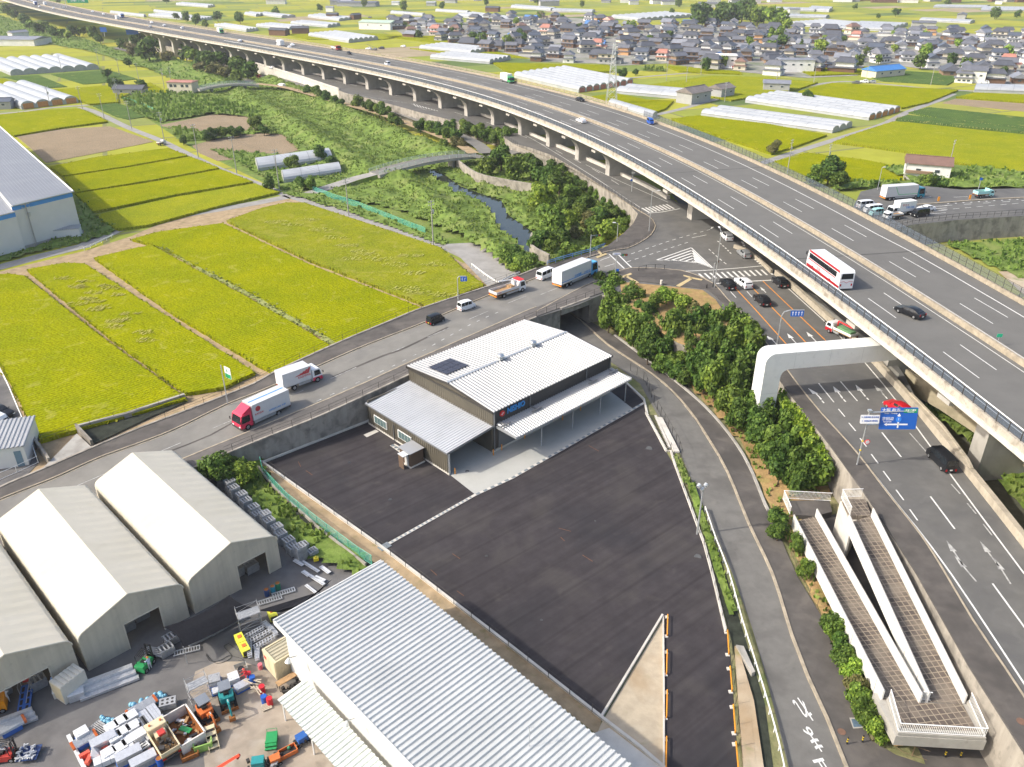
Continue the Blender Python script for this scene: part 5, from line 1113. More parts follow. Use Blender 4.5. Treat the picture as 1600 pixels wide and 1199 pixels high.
# leafy creepers on the wall face
# river side trees
for i,(u,v,r,k)in enumerate([(985,336,1.6,0),(976,330,1.8,1),(966,322,1.9,0),(958,314,1.8,0),(947,308,1.9,0),(936,301,2.0,1),(925,295,2.0,0),(914,288,2.2,0),(903,282,2.2,0),(892,275,2.2,1),(905,330,2.6,1),(890,340,2.6,2),(920,342,2.4,3),(882,322,2.8,0),(868,330,2.6,1),(900,360,2.2,3),(862,380,2.0,1),(878,398,1.9,0),(935,374,1.8,2),(925,385,1.5,1)]):tree(u,v,3.0,r,'ivy-like bush on the river slope below the main road, %s of the patch'%nth(i),k,.1,'bushes on the river slope',hs=1.0,name='bush',cat='bush')
for i,(u,v,r,k)in enumerate([(783,248,5.0,0),(762,256,3.5,1),(808,262,4.6,1),(830,262,4.8,0),(852,278,4.6,0),(874,286,4.5,0),(893,300,3.6,1),(848,306,4.6,2),(868,262,3.6,0),(915,312,3.2,0),(935,330,3.0,0),(860,352,5.0,1),(843,366,3.2,0),(876,360,3.0,0),(930,352,3.6,0),(947,356,3.6,2),(955,325,3.0,0),(972,340,2.4,1),(892,382,2.6,1),(910,388,2.2,0)]):
 tree(u,v,4.5,r,'leafy tree between river and main road, %s from the upper left'%nth(i),k,.3,'trees between the river and the main road',hs=.95)
for i,(u,v,r,k)in enumerate([(795,392,2.6,1),(808,398,2.8,0),(822,412,3.0,1),(812,408,2.2,2)]):tree(u,v,3.5,r,'green tree by the river end of the farm track, %s from the left'%nth(i),k,.2)
rowt=[(480,139,2.6),(492,141,2.8),(500,146,2.6),(509,150,3.0),(522,154,2.4),(532,158,2.4),(558,160,3.2),(573,164,2.8),(582,168,3.0),(592,171,3.2),(601,173,3.0),(611,181,2.4),(621,187,2.4),(656,196,3.0),(673,199,3.0),(690,203,3.2),(700,208,2.8),(704,193,2.6),(712,210,3.2),(724,198,3.0),(733,203,3.4),(746,206,3.2),(760,211,3.2),(775,213,3.4),(787,216,3.6),(797,212,3.4),(693,220,2.0)]
for i,(u,v,r)in enumerate(rowt):tree(u,v,4.6,r,'roadside tree below the low ramp, %s from the left of the row'%nth(i),[0,1,0,0,1][i%5],1.2,'row of trees below the low ramp',hs=1.05)
for i,(u,v)in enumerate([(711,222),(723,223)]):tree(u,v,4,2.2,['left','right'][i]+' one of two pale rounded trees at the bridge end',3,1.5)
belt=[(10,17,6,1),(21,23,6,0),(32,28,5,0),(42,33,6,0),(45,38,5,1),(60,44,5,0),(70,42,5,1),(78,45,4,1),(86,50,5,0),(97,50,4,1),(104,53,4,2),(115,49,5,0),(128,46,4,1),(143,51,5,1),(155,58,4,0),(190,68,5,0),(205,77,5,3),(213,66,6,0),(222,57,6,0),(232,62,6,0),(232,85,8,0),(246,64,6,1),(258,72,6,0),(262,87,5,3),(272,70,5,2),(281,76,5,1),(290,84,5,0),(300,86,5,2),(318,92,6,0),(330,96,6,0),(345,94,6,0),(312,104,4,3),(333,108,5,3),(350,112,5,3),(368,101,6,0),(378,106,6,0),(386,112,6,0),(368,116,4,1),(200,92,3,0),(165,108,3,0),(176,126,4,0),(187,125,3,1),(219,124,3,0)]
for i,(u,v,r,k)in enumerate(belt):tree(u,v,5,r*1.05,'tree of the belt below the far viaduct, %s from the left'%nth(i),k,.0,'belt of trees below the far viaduct',far=True,hs=.9)
for i,(u,v,r)in enumerate([(1091,25,9),(1098,30,8),(1106,24,10),(1114,29,8),(1122,26,9),(1130,20,10),(1137,27,9),(1144,24,9),(1152,20,10),(1160,25,10),(1168,20,11),(1174,28,9)]):tree(u,v,7,r,'tall dark tree of the wood behind the village, %s from the left'%nth(i),0,0,'wood behind the village',far=True,hs=1.0)
for i,(u,v,r)in enumerate([(1184,31,9),(1194,30,9),(1203,33,9),(1212,32,9),(1221,36,8),(1228,40,6)]):tree(u,v,6,r,'light green bamboo clump beside the dark wood, %s from the left'%nth(i),2,0,'bamboo grove behind the village',far=True)
vt=[(903,41,5),(985,42,6),(812,50,5),(1285,76,7),(1276,84,5),(1211,60,8),(1222,66,7),(1204,70,5),(1448,85,7),(1440,97,6),(1575,84,6),(1373,23,4),(1446,75,4),(740,55,5),(752,62,6),(795,64,6),(718,40,4),(1130,95,5),(1105,100,5),(1375,90,4),(1320,58,4),(1400,73,4),(1490,92,5),(1343,95,5),(1190,55,5),(1355,48,4),(702,48,5),(655,51,4),(1545,62,4),(1170,60,4)]
for i,(u,v,r)in enumerate(sorted(vt)):tree(u,v,4.5,r*.8,'green tree between the village roofs, %s from the left'%nth(i),i%3,0,'garden trees in the village',far=True)
tree(1253,66,7,4,'pointed dark conifer in the village',4,0,name='conifer')
for i,(u,v)in enumerate([(1050,20),(1060,8),(840,4),(910,8),(690,12),(570,8),(500,14),(430,20),(375,33),(1335,12),(1400,22),(1555,26),(1590,24),(1480,6),(340,30),(92,3),(130,2),(260,3),(275,27),(290,30),(305,36),(320,40),(760,6),(630,14)]):tree(u,v,3,4+(i%3),'lone field tree far away on the plain, %s of the scattered ones'%nth(i),i%2,0,'scattered field trees',far=True)
for u,v,zc,r,k,lb in[(1296,272,3.5,4.8,0,'large dark tree beside the far expressway fence'),(1280,276,3,3.5,1,'medium tree left of the large dark tree by the expressway'),(1314,282,3,3.2,0,'bush right of the large dark tree by the expressway'),(1368,290,3,2.5,0,'round bush above the far right road'),(1401,288,3,2.0,1,'small bush between the round bush and the brown-roofed house'),(1449,285,3,3.0,1,'yellowish bush in front of the brown-roofed house'),(1468,286,3,2.6,0,'bush at the right corner of the brown-roofed house'),(1210,233,2,2.6,3,'greyish bush at the end of the farm road by the expressway'),(1262,153,2,3.0,0,'small dark bush cluster beside the farm road crossing'),(972,115,3,3.2,0,'dark garden tree in front of the village'),(993,113,2,2,0,'little round garden tree in front of the village'),(340,737,2.2,2.6,1,'leafy bush behind the nearest tent against the retaining wall'),(362,734,2.2,2.4,0,'bush right of the leafy one behind the tent'),(384,742,1.8,1.9,2,'light green bush at the start of the ditch'),(1216,802,2.4,1.7,0,'ivy-covered bush at the corner of the pedestrian ramp'),(1218,825,2.2,1.6,0,'low bush below the ivy-covered one at the ramp')]:tree(u,v,zc,r,lb,k,0 if u>100 else 0)
for i,(u,v,r,k)in enumerate([(1300,972,1.2,0),(1306,990,1.4,1),(1312,1008,1.3,0),(1320,1028,1.4,0),(1331,1052,1.2,2),(1336,1074,1.3,3),(1345,1090,1.3,1),(1352,1110,1.3,0),(1360,1124,1.2,0),(1370,1140,1.1,2),(1246,850,1.2,0),(1262,890,1.1,1)]):tree(u,v,1.6,r,'small green shrub beside the left ramp wall, %s from the top of the row'%nth(i),k,0,'shrubs along the ramp wall',hs='fit',name='shrub',cat='shrub')
for i,(u,v,r)in enumerate([(322,214,2.4),(334,212,2.6),(348,210,2.4),(362,209,2.6),(374,207,2.2),(398,200,3.4),(412,206,2.5),(286,220,2.0),(455,262,3.0),(500,245,3.2),(519,258,2.6),(487,290,2.4),(420,290,2.5),(470,288,2.2)]):tree(u,v,1.8,r,'bush around the bare fields and tunnels, %s in the chain'%nth(i),[0,0,1][i%3],0,'bushes between the bare fields',name='bush',cat='bush')
# ================================================================ plastic greenhouses
m_gh=mat('greenhouse_film',(.41,.425,.435),.4,.06,.25,blot=((.33,.345,.36),.15,.6));m_ghe=mat('greenhouse_end',(.36,.37,.35),.5,.15,.8);m_rib=mat('greenhouse_seam',(.24,.25,.26),.5,.1,2)
m_odoor=mat('orange_door',(.50,.22,.06),.7,.2,2)
def greenhouse(a,b_,e,n,h,label,door=None):
 """a->b long side at the ground, b->e across n arched bays"""
 A,B,E=P(*a),P(*b_),P(*e);lx=(B-A);ac=(E-B);t=thing('greenhouse',label,'greenhouse',A,0,'plastic greenhouses');N=8
 mb=MB();en=MB();en2=MB();rb=MB();dd=MB();lu=lx.normalized()
 for k in range(n):
  prof=[]
  for i in range(N+1):
   an=math.pi*i/N;x=(1-math.cos(an))/2;z=h*(.42+.58*math.sin(an))if 0<i<N else h*.42
   prof.append((k+x,z))
  prof=([(k,0)]if k==0 else[])+prof+([(k+1,0)]if k==n-1 else[])
  q=[A+ac*(p_/n)+Vector((0,0,z))for p_,z in prof];r=[v+lx for v in q]
  for i in range(len(q)-1):mb.face([q[i],q[i+1],r[i+1],r[i]])
  base0=A+ac*(k/n);base1=A+ac*((k+1)/n)
  for ends,s_ in((q,0),(r,1)):
   o_=lx*s_;(en2 if s_ else en).face([base0+o_]+[v for v in ends if v.z>.05]+[base1+o_])
  gap=base0+Vector((0,0,h*.42+.04));rb.ribbon([gap-ac.normalized()*.22,gap-ac.normalized()*.22+lx],[gap+ac.normalized()*.22,gap+ac.normalized()*.22+lx])
  if door:c=B+ac*((k+.5)/n)+lu*.05;dd.box((c.x,c.y,h*.36),(ac.length/n*.72,.1,h*.7),math.atan2(ac.y,ac.x))
  for j in range(int(lx.length/6)):
   w0=[v+lu*(j*6)+Vector((0,0,.03))for v in q[1:-1]]
   for i in range(len(w0)-1):rb.face([w0[i],w0[i+1],w0[i+1]+lu*.18,w0[i]+lu*.18])
 for q_ in(mb,en,en2,rb,dd):q_.v=[(v[0]-A.x,v[1]-A.y,v[2]-A.z)for v in q_.v]
 mb.build('film',m_gh,t);en.build('end_wall',m_ghe,t);en2.build('end_wall',m_ghe,t);rb.build('seams',m_rib,t)
 if door:dd.build('door',door,t)
 return t
GH=[((1095,181),(1300,209),(1331,199),3,2.6,'lower greenhouse block beside the expressway, three long white bays',None),
 ((1164,161),(1357,189),(1406,175),5,2.8,'upper greenhouse block of five white bays with orange end doors',m_odoor),
 ((803,122),(904,146),(989,132),8,3.2,'wide white greenhouse block right behind the expressway barrier, left of the pylon',mat('red_crates',(.42,.16,.12),.7,.3,2)),
 ((962,147),(1062,156),(1085,148),2,3.2,'single long white greenhouse between the pylon and the grey sheds',None),
 ((950,166),(1019,187),(1027,182),1,2.6,'small translucent tunnel beside the expressway fence below the pylon',None),
 ((672,93),(765,101),(798,94),5,3.0,'long white greenhouse block left of the village, nearer one',None),
 ((655,78),(735,86),(772,80),5,3.0,'long white greenhouse block left of the village, farther one',None),
 ((482,58),(545,68),(591,63),6,3.2,'round-backed greenhouse block with six grey ends behind the expressway',None),
 ((400,43),(452,48),(477,45),4,3.0,'greenhouse block with round ends left of the six-bay one',None),
 ((454,39),(512,44),(532,41),3,3.0,'low greenhouse block behind the six-bay one',None),
 ((481,28),(530,34),(552,31),3,3.0,'greenhouse beside two dark sheds beyond the expressway',None),
 ((398,24),(440,29),(462,28),2,3.0,'thin far greenhouse left of the dark sheds',None),
 ((610,22),(660,26),(665,25),1,3.0,'thin lone white greenhouse on the far yellow plain',None),
 ((680,19),(730,22),(735,21),1,3.0,'thin lone greenhouse above the village left end',None),
 ((715,27),(790,37),(815,33),5,3.5,'wide pale greenhouse block touching the back left of the village',None),
 ((172,22),(225,28),(229,27),1,3.0,'slim greenhouse behind the far expressway with blue sheet',None),
 ((232,27),(310,34),(333,31),5,3.0,'five-bay greenhouse block behind the far expressway',None),
 ((240,20),(283,25),(287,24),1,3.0,'slim greenhouse just behind the five-bay block',None),
 ((275,9),(325,13),(336,11),3,3.0,'farthest three-bay greenhouse near the top left',None),
 ((335,43),(385,51),(404,49),4,3.0,'low white greenhouse block at the expressway barrier, left part',None),
 ((382,24),(400,27),(412,25),2,3.0,'tiny far greenhouse at the left of the plain',None),
 ((1232,40),(1310,47),(1368,42),8,3.4,'broad white greenhouse block behind the right half of the village',None),
 ((1310,47),(1385,50),(1418,41),5,3.4,'bluish greenhouse block adjoining the broad one behind the village',None),
 ((1436,34),(1515,38),(1523,36),1,3.2,'single long greenhouse right of the far grey house',None),
 ((1205,17),(1272,19),(1281,17),2,3.2,'far greenhouse on the plain behind the dark wood',None),((1226,28),(1290,30),(1296,28),1,3.2,'thin greenhouse behind the bamboo grove',None),
 ((1262,18),(1295,20),(1301,16),2,4,'bright short greenhouse at the end of a far long one',None),
 ((1458,13),(1540,14),(1547,12),1,3.2,'long thin greenhouse near the top right',None),((1532,18),(1640,19),(1640,15),2,3.2,'pale greenhouse cut by the right edge near the top',None),
 ((1521,145),(1640,149),(1640,142),1,3.2,'greyish tunnel at the right edge below the village',None),
 ((955,29),(1000,34),(1088,27),10,3.4,'ten-bay greenhouse block behind the middle of the village',None),((798,13),(860,18),(869,16),2,3.2,'far twin greenhouse above the village, left one',None),((862,19),(925,21),(930,19),1,3.2,'far greenhouse above the village, right one',None),
 ((404,270),(520,253),(512,242),1,3.2,'longer plastic tunnel beside the bare field',None),((444,288),(534,274),(528,264),1,3.0,'shorter plastic tunnel near the farm track corner',None)]
for g_ in GH:greenhouse(*g_[:4],g_[4],g_[5],g_[6])
def ghw(A,B,E,n,h,label,door=None):
 global P
 P_=P
 try:
  pts={(1,0):A,(2,0):B,(3,0):E}
  P=lambda u,v,z=0.0:pts[(u,v)].copy()
  return greenhouse((1,0),(2,0),(3,0),n,h,label,door)
 finally:P=P_
Bq,Eq,Cq=P(17,119),P(155,109),P(100,92);ghw(Bq+(Cq-Eq),Bq,Eq,7,3.4,'seven-bay white greenhouse block at the upper left edge',None)
Bq,Eq,Cq=P(34,172),P(123,161),P(46,135);ghw(Bq+(Cq-Eq),Bq,Eq,4,3.4,'four-bay greenhouse block with orange ends at the left edge',m_odoor)
# ================================================================ village houses
rc={'dark':(.085,.09,.105),'grey':(.14,.145,.165),'pale':(.22,.23,.26),'brown':(.20,.12,.09),'red':(.42,.19,.14),'blue':(.09,.22,.48),'slate':(.085,.10,.13)}
m_rt={k:mat('roof_tile_'+k,v,.5,.12,.5,blot=(tuple(c*.75 for c in v),.3,.5))for k,v in rc.items()}
wc={'white':(.72,.71,.68),'cream':(.62,.56,.43),'timber':(.16,.095,.06),'grey':(.38,.38,.37),'orange':(.62,.36,.18),'brown':(.26,.18,.12)}
m_wl={k:mat('house_wall_'+k,v,.8,.08,.5)for k,v in wc.items()}
m_hw=mat('house_window',(.06,.075,.085),.15,.3,1)
def gabled(mb,x0,x1,y0,y1,z,rise,ov=.6,hip=0.0):
 x0-=ov;x1+=ov;y0-=ov;y1+=ov;ym=(y0+y1)/2;h=hip*(y1-y0)/2;zb=z-.18
 A,B,C_,D_=(x0,y0,z),(x1,y0,z),(x1,y1,z),(x0,y1,z);R1,R2=(x0+h,ym,z+rise),(x1-h,ym,z+rise)
 mb.add([A,B,C_,D_,R1,R2],[(0,1,5,4),(2,3,4,5),(1,2,5),(3,0,4)]);mb.add([(p_[0],p_[1],zb)for p_ in(A,B,C_,D_)]+[A,B,C_,D_],[(3,2,1,0),(0,1,5,4),(1,2,6,5),(2,3,7,6),(3,0,4,7)])
 mb.box(((x0+x1)/2,ym,z+rise+.06),(x1-x0-2*h,.35,.22))
def house_parts(W,D_,two,hip,wall,wall2,roof,annex=True,flat=False):
 """returns list of (name, mesh) for one house; origin at its middle"""
 x,y=W/2,D_/2;out=[];h1=2.9;w_=MB();w_.prism([(-x,-y),(x,-y),(x,y),(-x,y)],0,h1);r=MB()
 if two:
  x2,y2=x*.86,y*.82;u_=MB();u_.prism([(-x2,-y2),(x2,-y2),(x2,y2),(-x2,y2)],h1,5.6);out.append(('upper_wall',u_.mesh('upper_wall',m_wl[wall2])))
  gabled(r,-x2,x2,-y2,y2,5.6,y2*.72,.95,hip);l_=MB()
  xo,yo=x+.7,y+.7;l_.add([(-xo,-yo,h1-.1),(xo,-yo,h1-.1),(xo,yo,h1-.1),(-xo,yo,h1-.1),(-x2,-y2,h1+.55),(x2,-y2,h1+.55),(x2,y2,h1+.55),(-x2,y2,h1+.55)],[(0,1,5,4),(1,2,6,5),(2,3,7,6),(3,0,4,7),(3,2,1,0)]);out.append(('lower_roof',l_.mesh('lower_roof',m_rt[roof])))
 else:gabled(r,-x,x,-y,y,h1,y*.72,.95,hip)
 if annex:w_.prism([(x,-y*.5),(x+3.2,-y*.5),(x+3.2,y*.7),(x,y*.7)],0,2.5);gabled(r,x+.2,x+3.2,-y*.5,y*.7,2.5,.7,.4,0)
 # gable infill
 g_=MB();xx,yy,zz_,ri=(x*.86,y*.82,5.6,y*.82*.72)if two else(x,y,h1,y*.72)
 if hip==0:
  for sx_ in(-xx,xx):w_.add([(sx_,-yy,zz_),(sx_,yy,zz_),(sx_,0,zz_+ri*.92)],[(0,1,2),(2,1,0)])
 out.append(('wall',w_.mesh('wall',m_wl[wall])));out.append(('roof',r.mesh('roof',m_rt[roof])))
 for i,(fx_,zc_,side)in enumerate([(-.5,1.5,-1),(.05,1.5,-1),(.55,1.5,-1)]+([(-.4,4.3,-1),(.35,4.3,-1)]if two else[])):
  q=MB();xo=x if zc_<3 else x*.86;yo=y if zc_<3 else y*.82;q.box((fx_*xo,-yo-.02,zc_),(1.7,.06,1.1));out.append(('window',q.mesh('window',m_hw)))
 q=MB();q.box((-x-.02,0,1.5),(.06,1.6,1.1));out.append(('window',q.mesh('window',m_hw)))
 return out
kinds_h=[('dark','timber','white',11,8,True,.45,'black-tiled wooden farmhouse'),('grey','white','white',10,8,True,.5,'grey-tiled white house'),('grey','timber','brown',10,7.5,True,0,'grey-tiled brown house'),('dark','grey','cream',12,8,True,.5,'dark-roofed farmhouse with cream upper storey'),
 ('slate','white','white',8.5,7.5,True,0,'slate-roofed white house'),('pale','timber','white',9,6,False,0,'pale-roofed wooden storehouse'),('brown','cream','cream',9,8,True,.6,'brown-roofed cream house'),('blue','grey','grey',10,6.5,False,0,'blue-roofed shed'),('red','cream','white',8.5,8,True,.3,'red-roofed pale house'),
 ('dark','brown','timber',12.5,9,False,.35,'black-tiled low house'),('grey','orange','orange',9,7,True,0,'grey-roofed orange house'),('pale','white','white',9,8,True,0,'pale-roofed white house')]
hp=[house_parts(k[3],k[4],k[5],k[6],k[1],k[2],k[0],annex=i%3!=1)for i,k in enumerate(kinds_h)]
wts=[16,13,13,13,8,10,3,2,2,11,3,6]
def house(kind,x,y,rz,label,sc_=1.0,group='houses of the village'):
 t=thing('house',label,'house',(x,y,0),rz,group);t.scale=(sc_,sc_,sc_)
 for nm,me in hp[kind]:o=bpy.data.objects.new(nm,me);COL.objects.link(o);o.parent=t
 return t
vil=[(850,98),(790,87),(700,72),(640,60),(615,46),(612,36),(640,33),(700,38),(790,30),(900,29),(935,34),(955,42),(1080,38),(1110,40),(1180,44),(1240,52),(1300,50),(1350,52),(1400,50),(1480,52),(1560,55),(1680,60),(1700,138),(1560,133),(1500,130),(1470,112),(1405,104),(1350,104),(1340,119),(1260,123),(1175,115),(1100,108),(1040,100),(960,104),(930,100)]
vw=[P(*q)for q in vil];random.seed(5);spots=[]
x0,x1,y0,y1=min(q.x for q in vw),max(q.x for q in vw),min(q.y for q in vw),max(q.y for q in vw)
for k in range(60000):
 x,y=random.uniform(x0,x1),random.uniform(y0,y1)
 if not inside(x,y,vw):continue
 md=12.4+(y-500)*.010
 if all(abs(x-a)>md*1.02 or abs(y-b_)>md*1.1 for a,b_ in spots[-600:]):spots.append((x,y))
 if len(spots)>=293:break
spots.sort(key=lambda q:q[1]);rows=[spots[i:i+20]for i in range(0,len(spots),20)]
for ri,row in enumerate(rows):
 row.sort(key=lambda q:q[0]/q[1])
 for ci,(x,y)in enumerate(row):
  k=random.choices(range(12),wts)[0];ang=R(random.choice([-28,-20,62,-28,152,20,75])+random.uniform(-10,10))
  house(k,x,y,ang,'%s, %s from left in %s village row from front'%(kinds_h[k][7],nth(ci),nth(ri)),random.uniform(.82,1.1)*(1+max(0,y-700)*.0003))
vilground=MB().sheet([(q.x,q.y)for q in vw],.12).build('village_ground',mat('village_ground',(.27,.26,.235),.9,.2,.1,world=True,blot=[((.10,.14,.05),.05,.7,.5),((.4,.38,.34),.12,.5)]),kind='structure')
veg([(1000,108),(1040,110),(1040,113),(1005,112)],0,.6,1.5,.4,.8,2.2,name='hedge',label='dark clipped hedge at the village front')
def simple(name,label,cat,u,v,W,D_,h,rise,rz,wall,roof,hip=0.0,win=2):
 t=thing(name,label,cat,P(u,v),R(rz));w_=MB();w_.prism([(-W/2,-D_/2),(W/2,-D_/2),(W/2,D_/2),(-W/2,D_/2)],0,h)
 if hip==0:
  for sx_ in(-W/2,W/2):w_.add([(sx_,-D_/2,h),(sx_,D_/2,h),(sx_,0,h+rise*.9)],[(0,1,2),(2,1,0)])
 w_.build('wall',wall,t);r=MB();gabled(r,-W/2,W/2,-D_/2,D_/2,h,rise,.5,hip);r.build('roof',roof,t)
 for i in range(win):
  f=MB().box((-W/2+W*(i+.7)/(win+.4),-D_/2-.03,h*.62),(1.6,.08,1.1)).build('window',m_white,t);MB().box((-W/2+W*(i+.7)/(win+.4),-D_/2-.09,h*.62),(1.4,.05,.9)).build('pane',m_hw,f)
 return t
random.seed(77)
for k in range(46):
 x,y=random.uniform(x0,x1),random.uniform(y0,y1)
 if not inside(x,y,vw):continue
 t=thing('garden_tree','low garden tree squeezed between village roofs, %s planted'%nth(k),'tree',(x,y,0),random.uniform(0,6),'low garden trees in the village');s_=random.uniform(.9,1.5);t.scale=(s_,s_,s_*.9)
 for nm,me in(('crown',random.choice(crowns_far[k%3])),('trunk',trunks[0])):o=bpy.data.objects.new(nm,me);COL.objects.link(o);o.parent=t
simple('blue_hall','long hall with a bright blue roof at the village front','hall',1379,120,24,10,4,2.0,28,m_wl['cream'],mat('bright_blue_roof',(.05,.20,.50),.5,.1,.6),0,3)
simple('white_block','white flat-roofed building at the village front left of the blue-roofed hall','building',1241,112,20,11,7,.4,-6,m_wl['white'],m_rt['pale'],.3,4)
simple('white_block','small white cube-like house at the village front with dark windows','house',1133,106,12,10,7.5,.4,-10,m_wl['white'],m_wl['white'],.3,3)
simple('white_block','white house with dark stripes at the right end of the village front','house',1518,129,12,9,6.5,2.2,-25,m_wl['white'],m_rt['grey'],0,3)
# scattered buildings
simple('grey_shed','larger weathered grey shed between the long greenhouse and the upper block','shed',1083,160,15,9,5.0,2.2,42,m_wl['grey'],mat('rusty_roof',(.19,.165,.15),.7,.2,.6))
simple('grey_shed','smaller grey shed right behind the larger weathered one','shed',1126,152,11,8,4.5,1.8,42,m_wl['grey'],MATS['rusty_roof'])
simple('grey_shed','grey flat shed at the left end of the upper greenhouse block','shed',1212,142,13,8,4,1.2,-15,m_wl['grey'],m_rt['pale'])
t=simple('country_house','lone brown-roofed white house with wooden balcony beyond the expressway','house',1445,279,13,8,5.2,1.8,-22,m_wl['white'],m_rt['brown'],0);MB().box((-2.5,-4.3,2.6),(8,.7,.9)).build('balcony',m_wl['brown'],t)
t=thing('small_office','small two-storey cream office with reddish roof at the far bridge','office',P(288,147),R(-8));MB().bb(-6.5,6.5,-3.5,3.5,0,6).build('wall',m_wl['cream'],t);r=MB();gabled(r,-6.5,6.5,-3.5,3.5,6,.5,.5,.3);r.build('roof',m_rt['red'],t)
for i,(x,z)in enumerate([(-4.5,4.2),(-2.3,4.2),(1.5,4.2),(4,4.2),(-4.5,1.5),(3,1.5)]):f=MB().box((x,-3.53,z),(1.5,.06,1.3)).build('window',m_hw,t)
simple('grey_shed','low grey barn with curved dark roof in the yellow rice patch','shed',205,147,15,7,2.6,1.6,-3,m_wl['grey'],m_rt['dark'])
simple('grey_shed','old grey shed at the left edge beside the orange-ended greenhouses','shed',3,170,10,7,3.4,1.3,12,m_wl['grey'],m_rt['slate'])
simple('white_hall','white hall with pale green roof among far greenhouses','hall',592,46,32,16,6,1.5,-20,m_wl['white'],mat('mint_roof',(.42,.52,.42),.5))
for i,(u,v,W,lb)in enumerate([(437,56,16,'dark farm shed with the wide roof behind the expressway, left one'),(470,53,14,'dark farm shed behind the expressway, right one'),(520,30,12,'dark shed at the end of the far greenhouse'),(556,31,12,'grey shed just right of the dark one'),(560,10,50,'long grey factory hall near the top'),(535,8,30,'white factory hall beside the long grey one'),(516,19,9,'tiny white shed on the yellow plain'),(1502,30,18,'far grey house between two long greenhouses'),(1442,44,20,'large grey farmhouse behind the village right part'),(990,8,12,'tiny white house far on the plain'),(1105,12,22,'grey shed far behind the wood'),(1560,7,18,'tall pale house near the top right'),(770,19,16,'dark far shed left on the plain'),(1240,22,12,'small far shed behind the bamboo'),(20,70,50,'long white factory at the left edge near the top'),(30,60,14,'white roof box on the left factory')]):
 simple('farm_shed',lb,'shed',u,v,W,W*.45,4.5,1.4,[-20,5,-15,60][i%4]if W<40 else-5,[m_wl['timber'],m_wl['grey'],m_wl['white']][0 if 'dark' in lb else 1 if 'grey' in lb else 2],[m_rt['dark'],m_rt['grey'],m_rt['pale']][0 if 'dark' in lb else 1 if 'grey' in lb else 2],win=0)
# lively little things on the far plain: industrial area at the top right
random.seed(3)
for i in range(26):
 u=1290+i*12.5+random.uniform(-4,4);simple('farm_shed','far pale building on the horizon strip, %s from the left'%nth(i),'shed',u,random.uniform(-6,5),random.uniform(14,34),random.uniform(8,16),random.uniform(3,7),.8,random.uniform(-20,20),random.choice(list(m_wl.values())[:4]),random.choice([m_rt['pale'],m_rt['grey'],m_rt['blue']]),win=0)
for i in range(22):
 u=420+i*40+random.uniform(-15,15);simple('farm_shed','tiny building on the far plain near the top edge, %s from the left'%nth(i),'shed',u,random.uniform(-4,12),random.uniform(10,26),random.uniform(8,12),random.uniform(3,6),1.2,random.uniform(-20,20),random.choice([m_wl['white'],m_wl['grey'],m_gh]),random.choice([m_rt['pale'],m_rt['grey'],m_rt['dark'],m_gh]),win=0)
# ================================================================ poles, pylon, lights, signs
m_pole=mat('concrete_pole',(.34,.33,.31),.8,.1,2);POLES=[]
def upole(u,v,h,label,z=0.0,lamp=False,arms=2,box=False,rz=45,name='utility_pole',cat='utility pole'):
 q=P(u,v,z);t=thing(name,label,cat,q,R(rz));MB().tube((0,0,0),(0,0,h),.17,8,.11).build('pole',m_pole if not lamp else m_metal,t)
 for k in range(arms):MB().box((0,0,h-.4-.8*k),(1.9,.09,.1)).tube((-.8,0,h-.4-.8*k),(-.8,0,h-.1-.8*k),.06,5).tube((.8,0,h-.4-.8*k),(.8,0,h-.1-.8*k),.06,5).build('crossarm',m_metal,t)
 if box:MB().tube((.4,0,h-3.4),(.4,0,h-2.5),.28,8).build('transformer',m_metal,t)
 POLES.append(q+Vector((0,0,h-.4)));return t
for u,v,h,bx_,lb in[(129,171,10,0,'pole at the left end of the far field road'),(163,186,10.5,0,'second pole along the far field road'),(206,202,11,0,'third pole along the far field road, beside the ploughed field'),(257,222,11,1,'pole by the small white truck'),(310,247,11.5,0,'pole left of the bare field'),(370,272,12,0,'pole above the end of the yellow strips'),(437,299,12.5,0,'pole at the corner of the two plastic tunnels'),(545,338,10.5,0,'pole on the farm track above the mottled field'),(677,385,11.5,1,'pole at the bottom of the farm track'),(79,167,9,1,'pole in front of the orange-ended greenhouses'),(97,114,10,0,'pole before the upper left greenhouses'),(155,104,10,0,'pole right of the upper left greenhouses'),(187,118,9,0,'pole beside the round shrubs'),(217,126,9,0,'pole on the levee left of the small office'),(257,139,10,1,'pole with a transformer left of the small office'),(268,132,9,1,'pole just behind the small office'),(58,386,11,1,'pole in front of the blue striped warehouse'),(1478,279,12,0,'leaning pole right of the brown-roofed house'),(1230,272,11,1,'pole at the left of the field beside the expressway'),(1292,264,8,1,'pole in front of the large dark tree'),(1411,285,6,0,'short pole left of the brown-roofed house'),(1132,160,9,1,'pole before the smaller grey shed'),(1212,136,8,1,'pole behind the flat grey shed'),(1072,131,9,0,'pole in the dull green field'),(1041,127,9,0,'pole left in the dull green field'),(1271,132,10,0,'pole at the village road corner'),(1353,125,10,0,'pole beside the long blue-roofed hall'),(1454,134,11,0,'tall pole in front of the village right side'),(185,157,10,1,'pole at the grey barn'),(183,160,8,0,'second pole at the grey barn'),(1095,117,10,0,'pole before the village middle'),(790,84,10,0,'pole beside the village left front'),(750,80,10,0,'pole behind the white greenhouse blocks')]:upole(u,v,h,'grey utility '+lb,box=bx_)
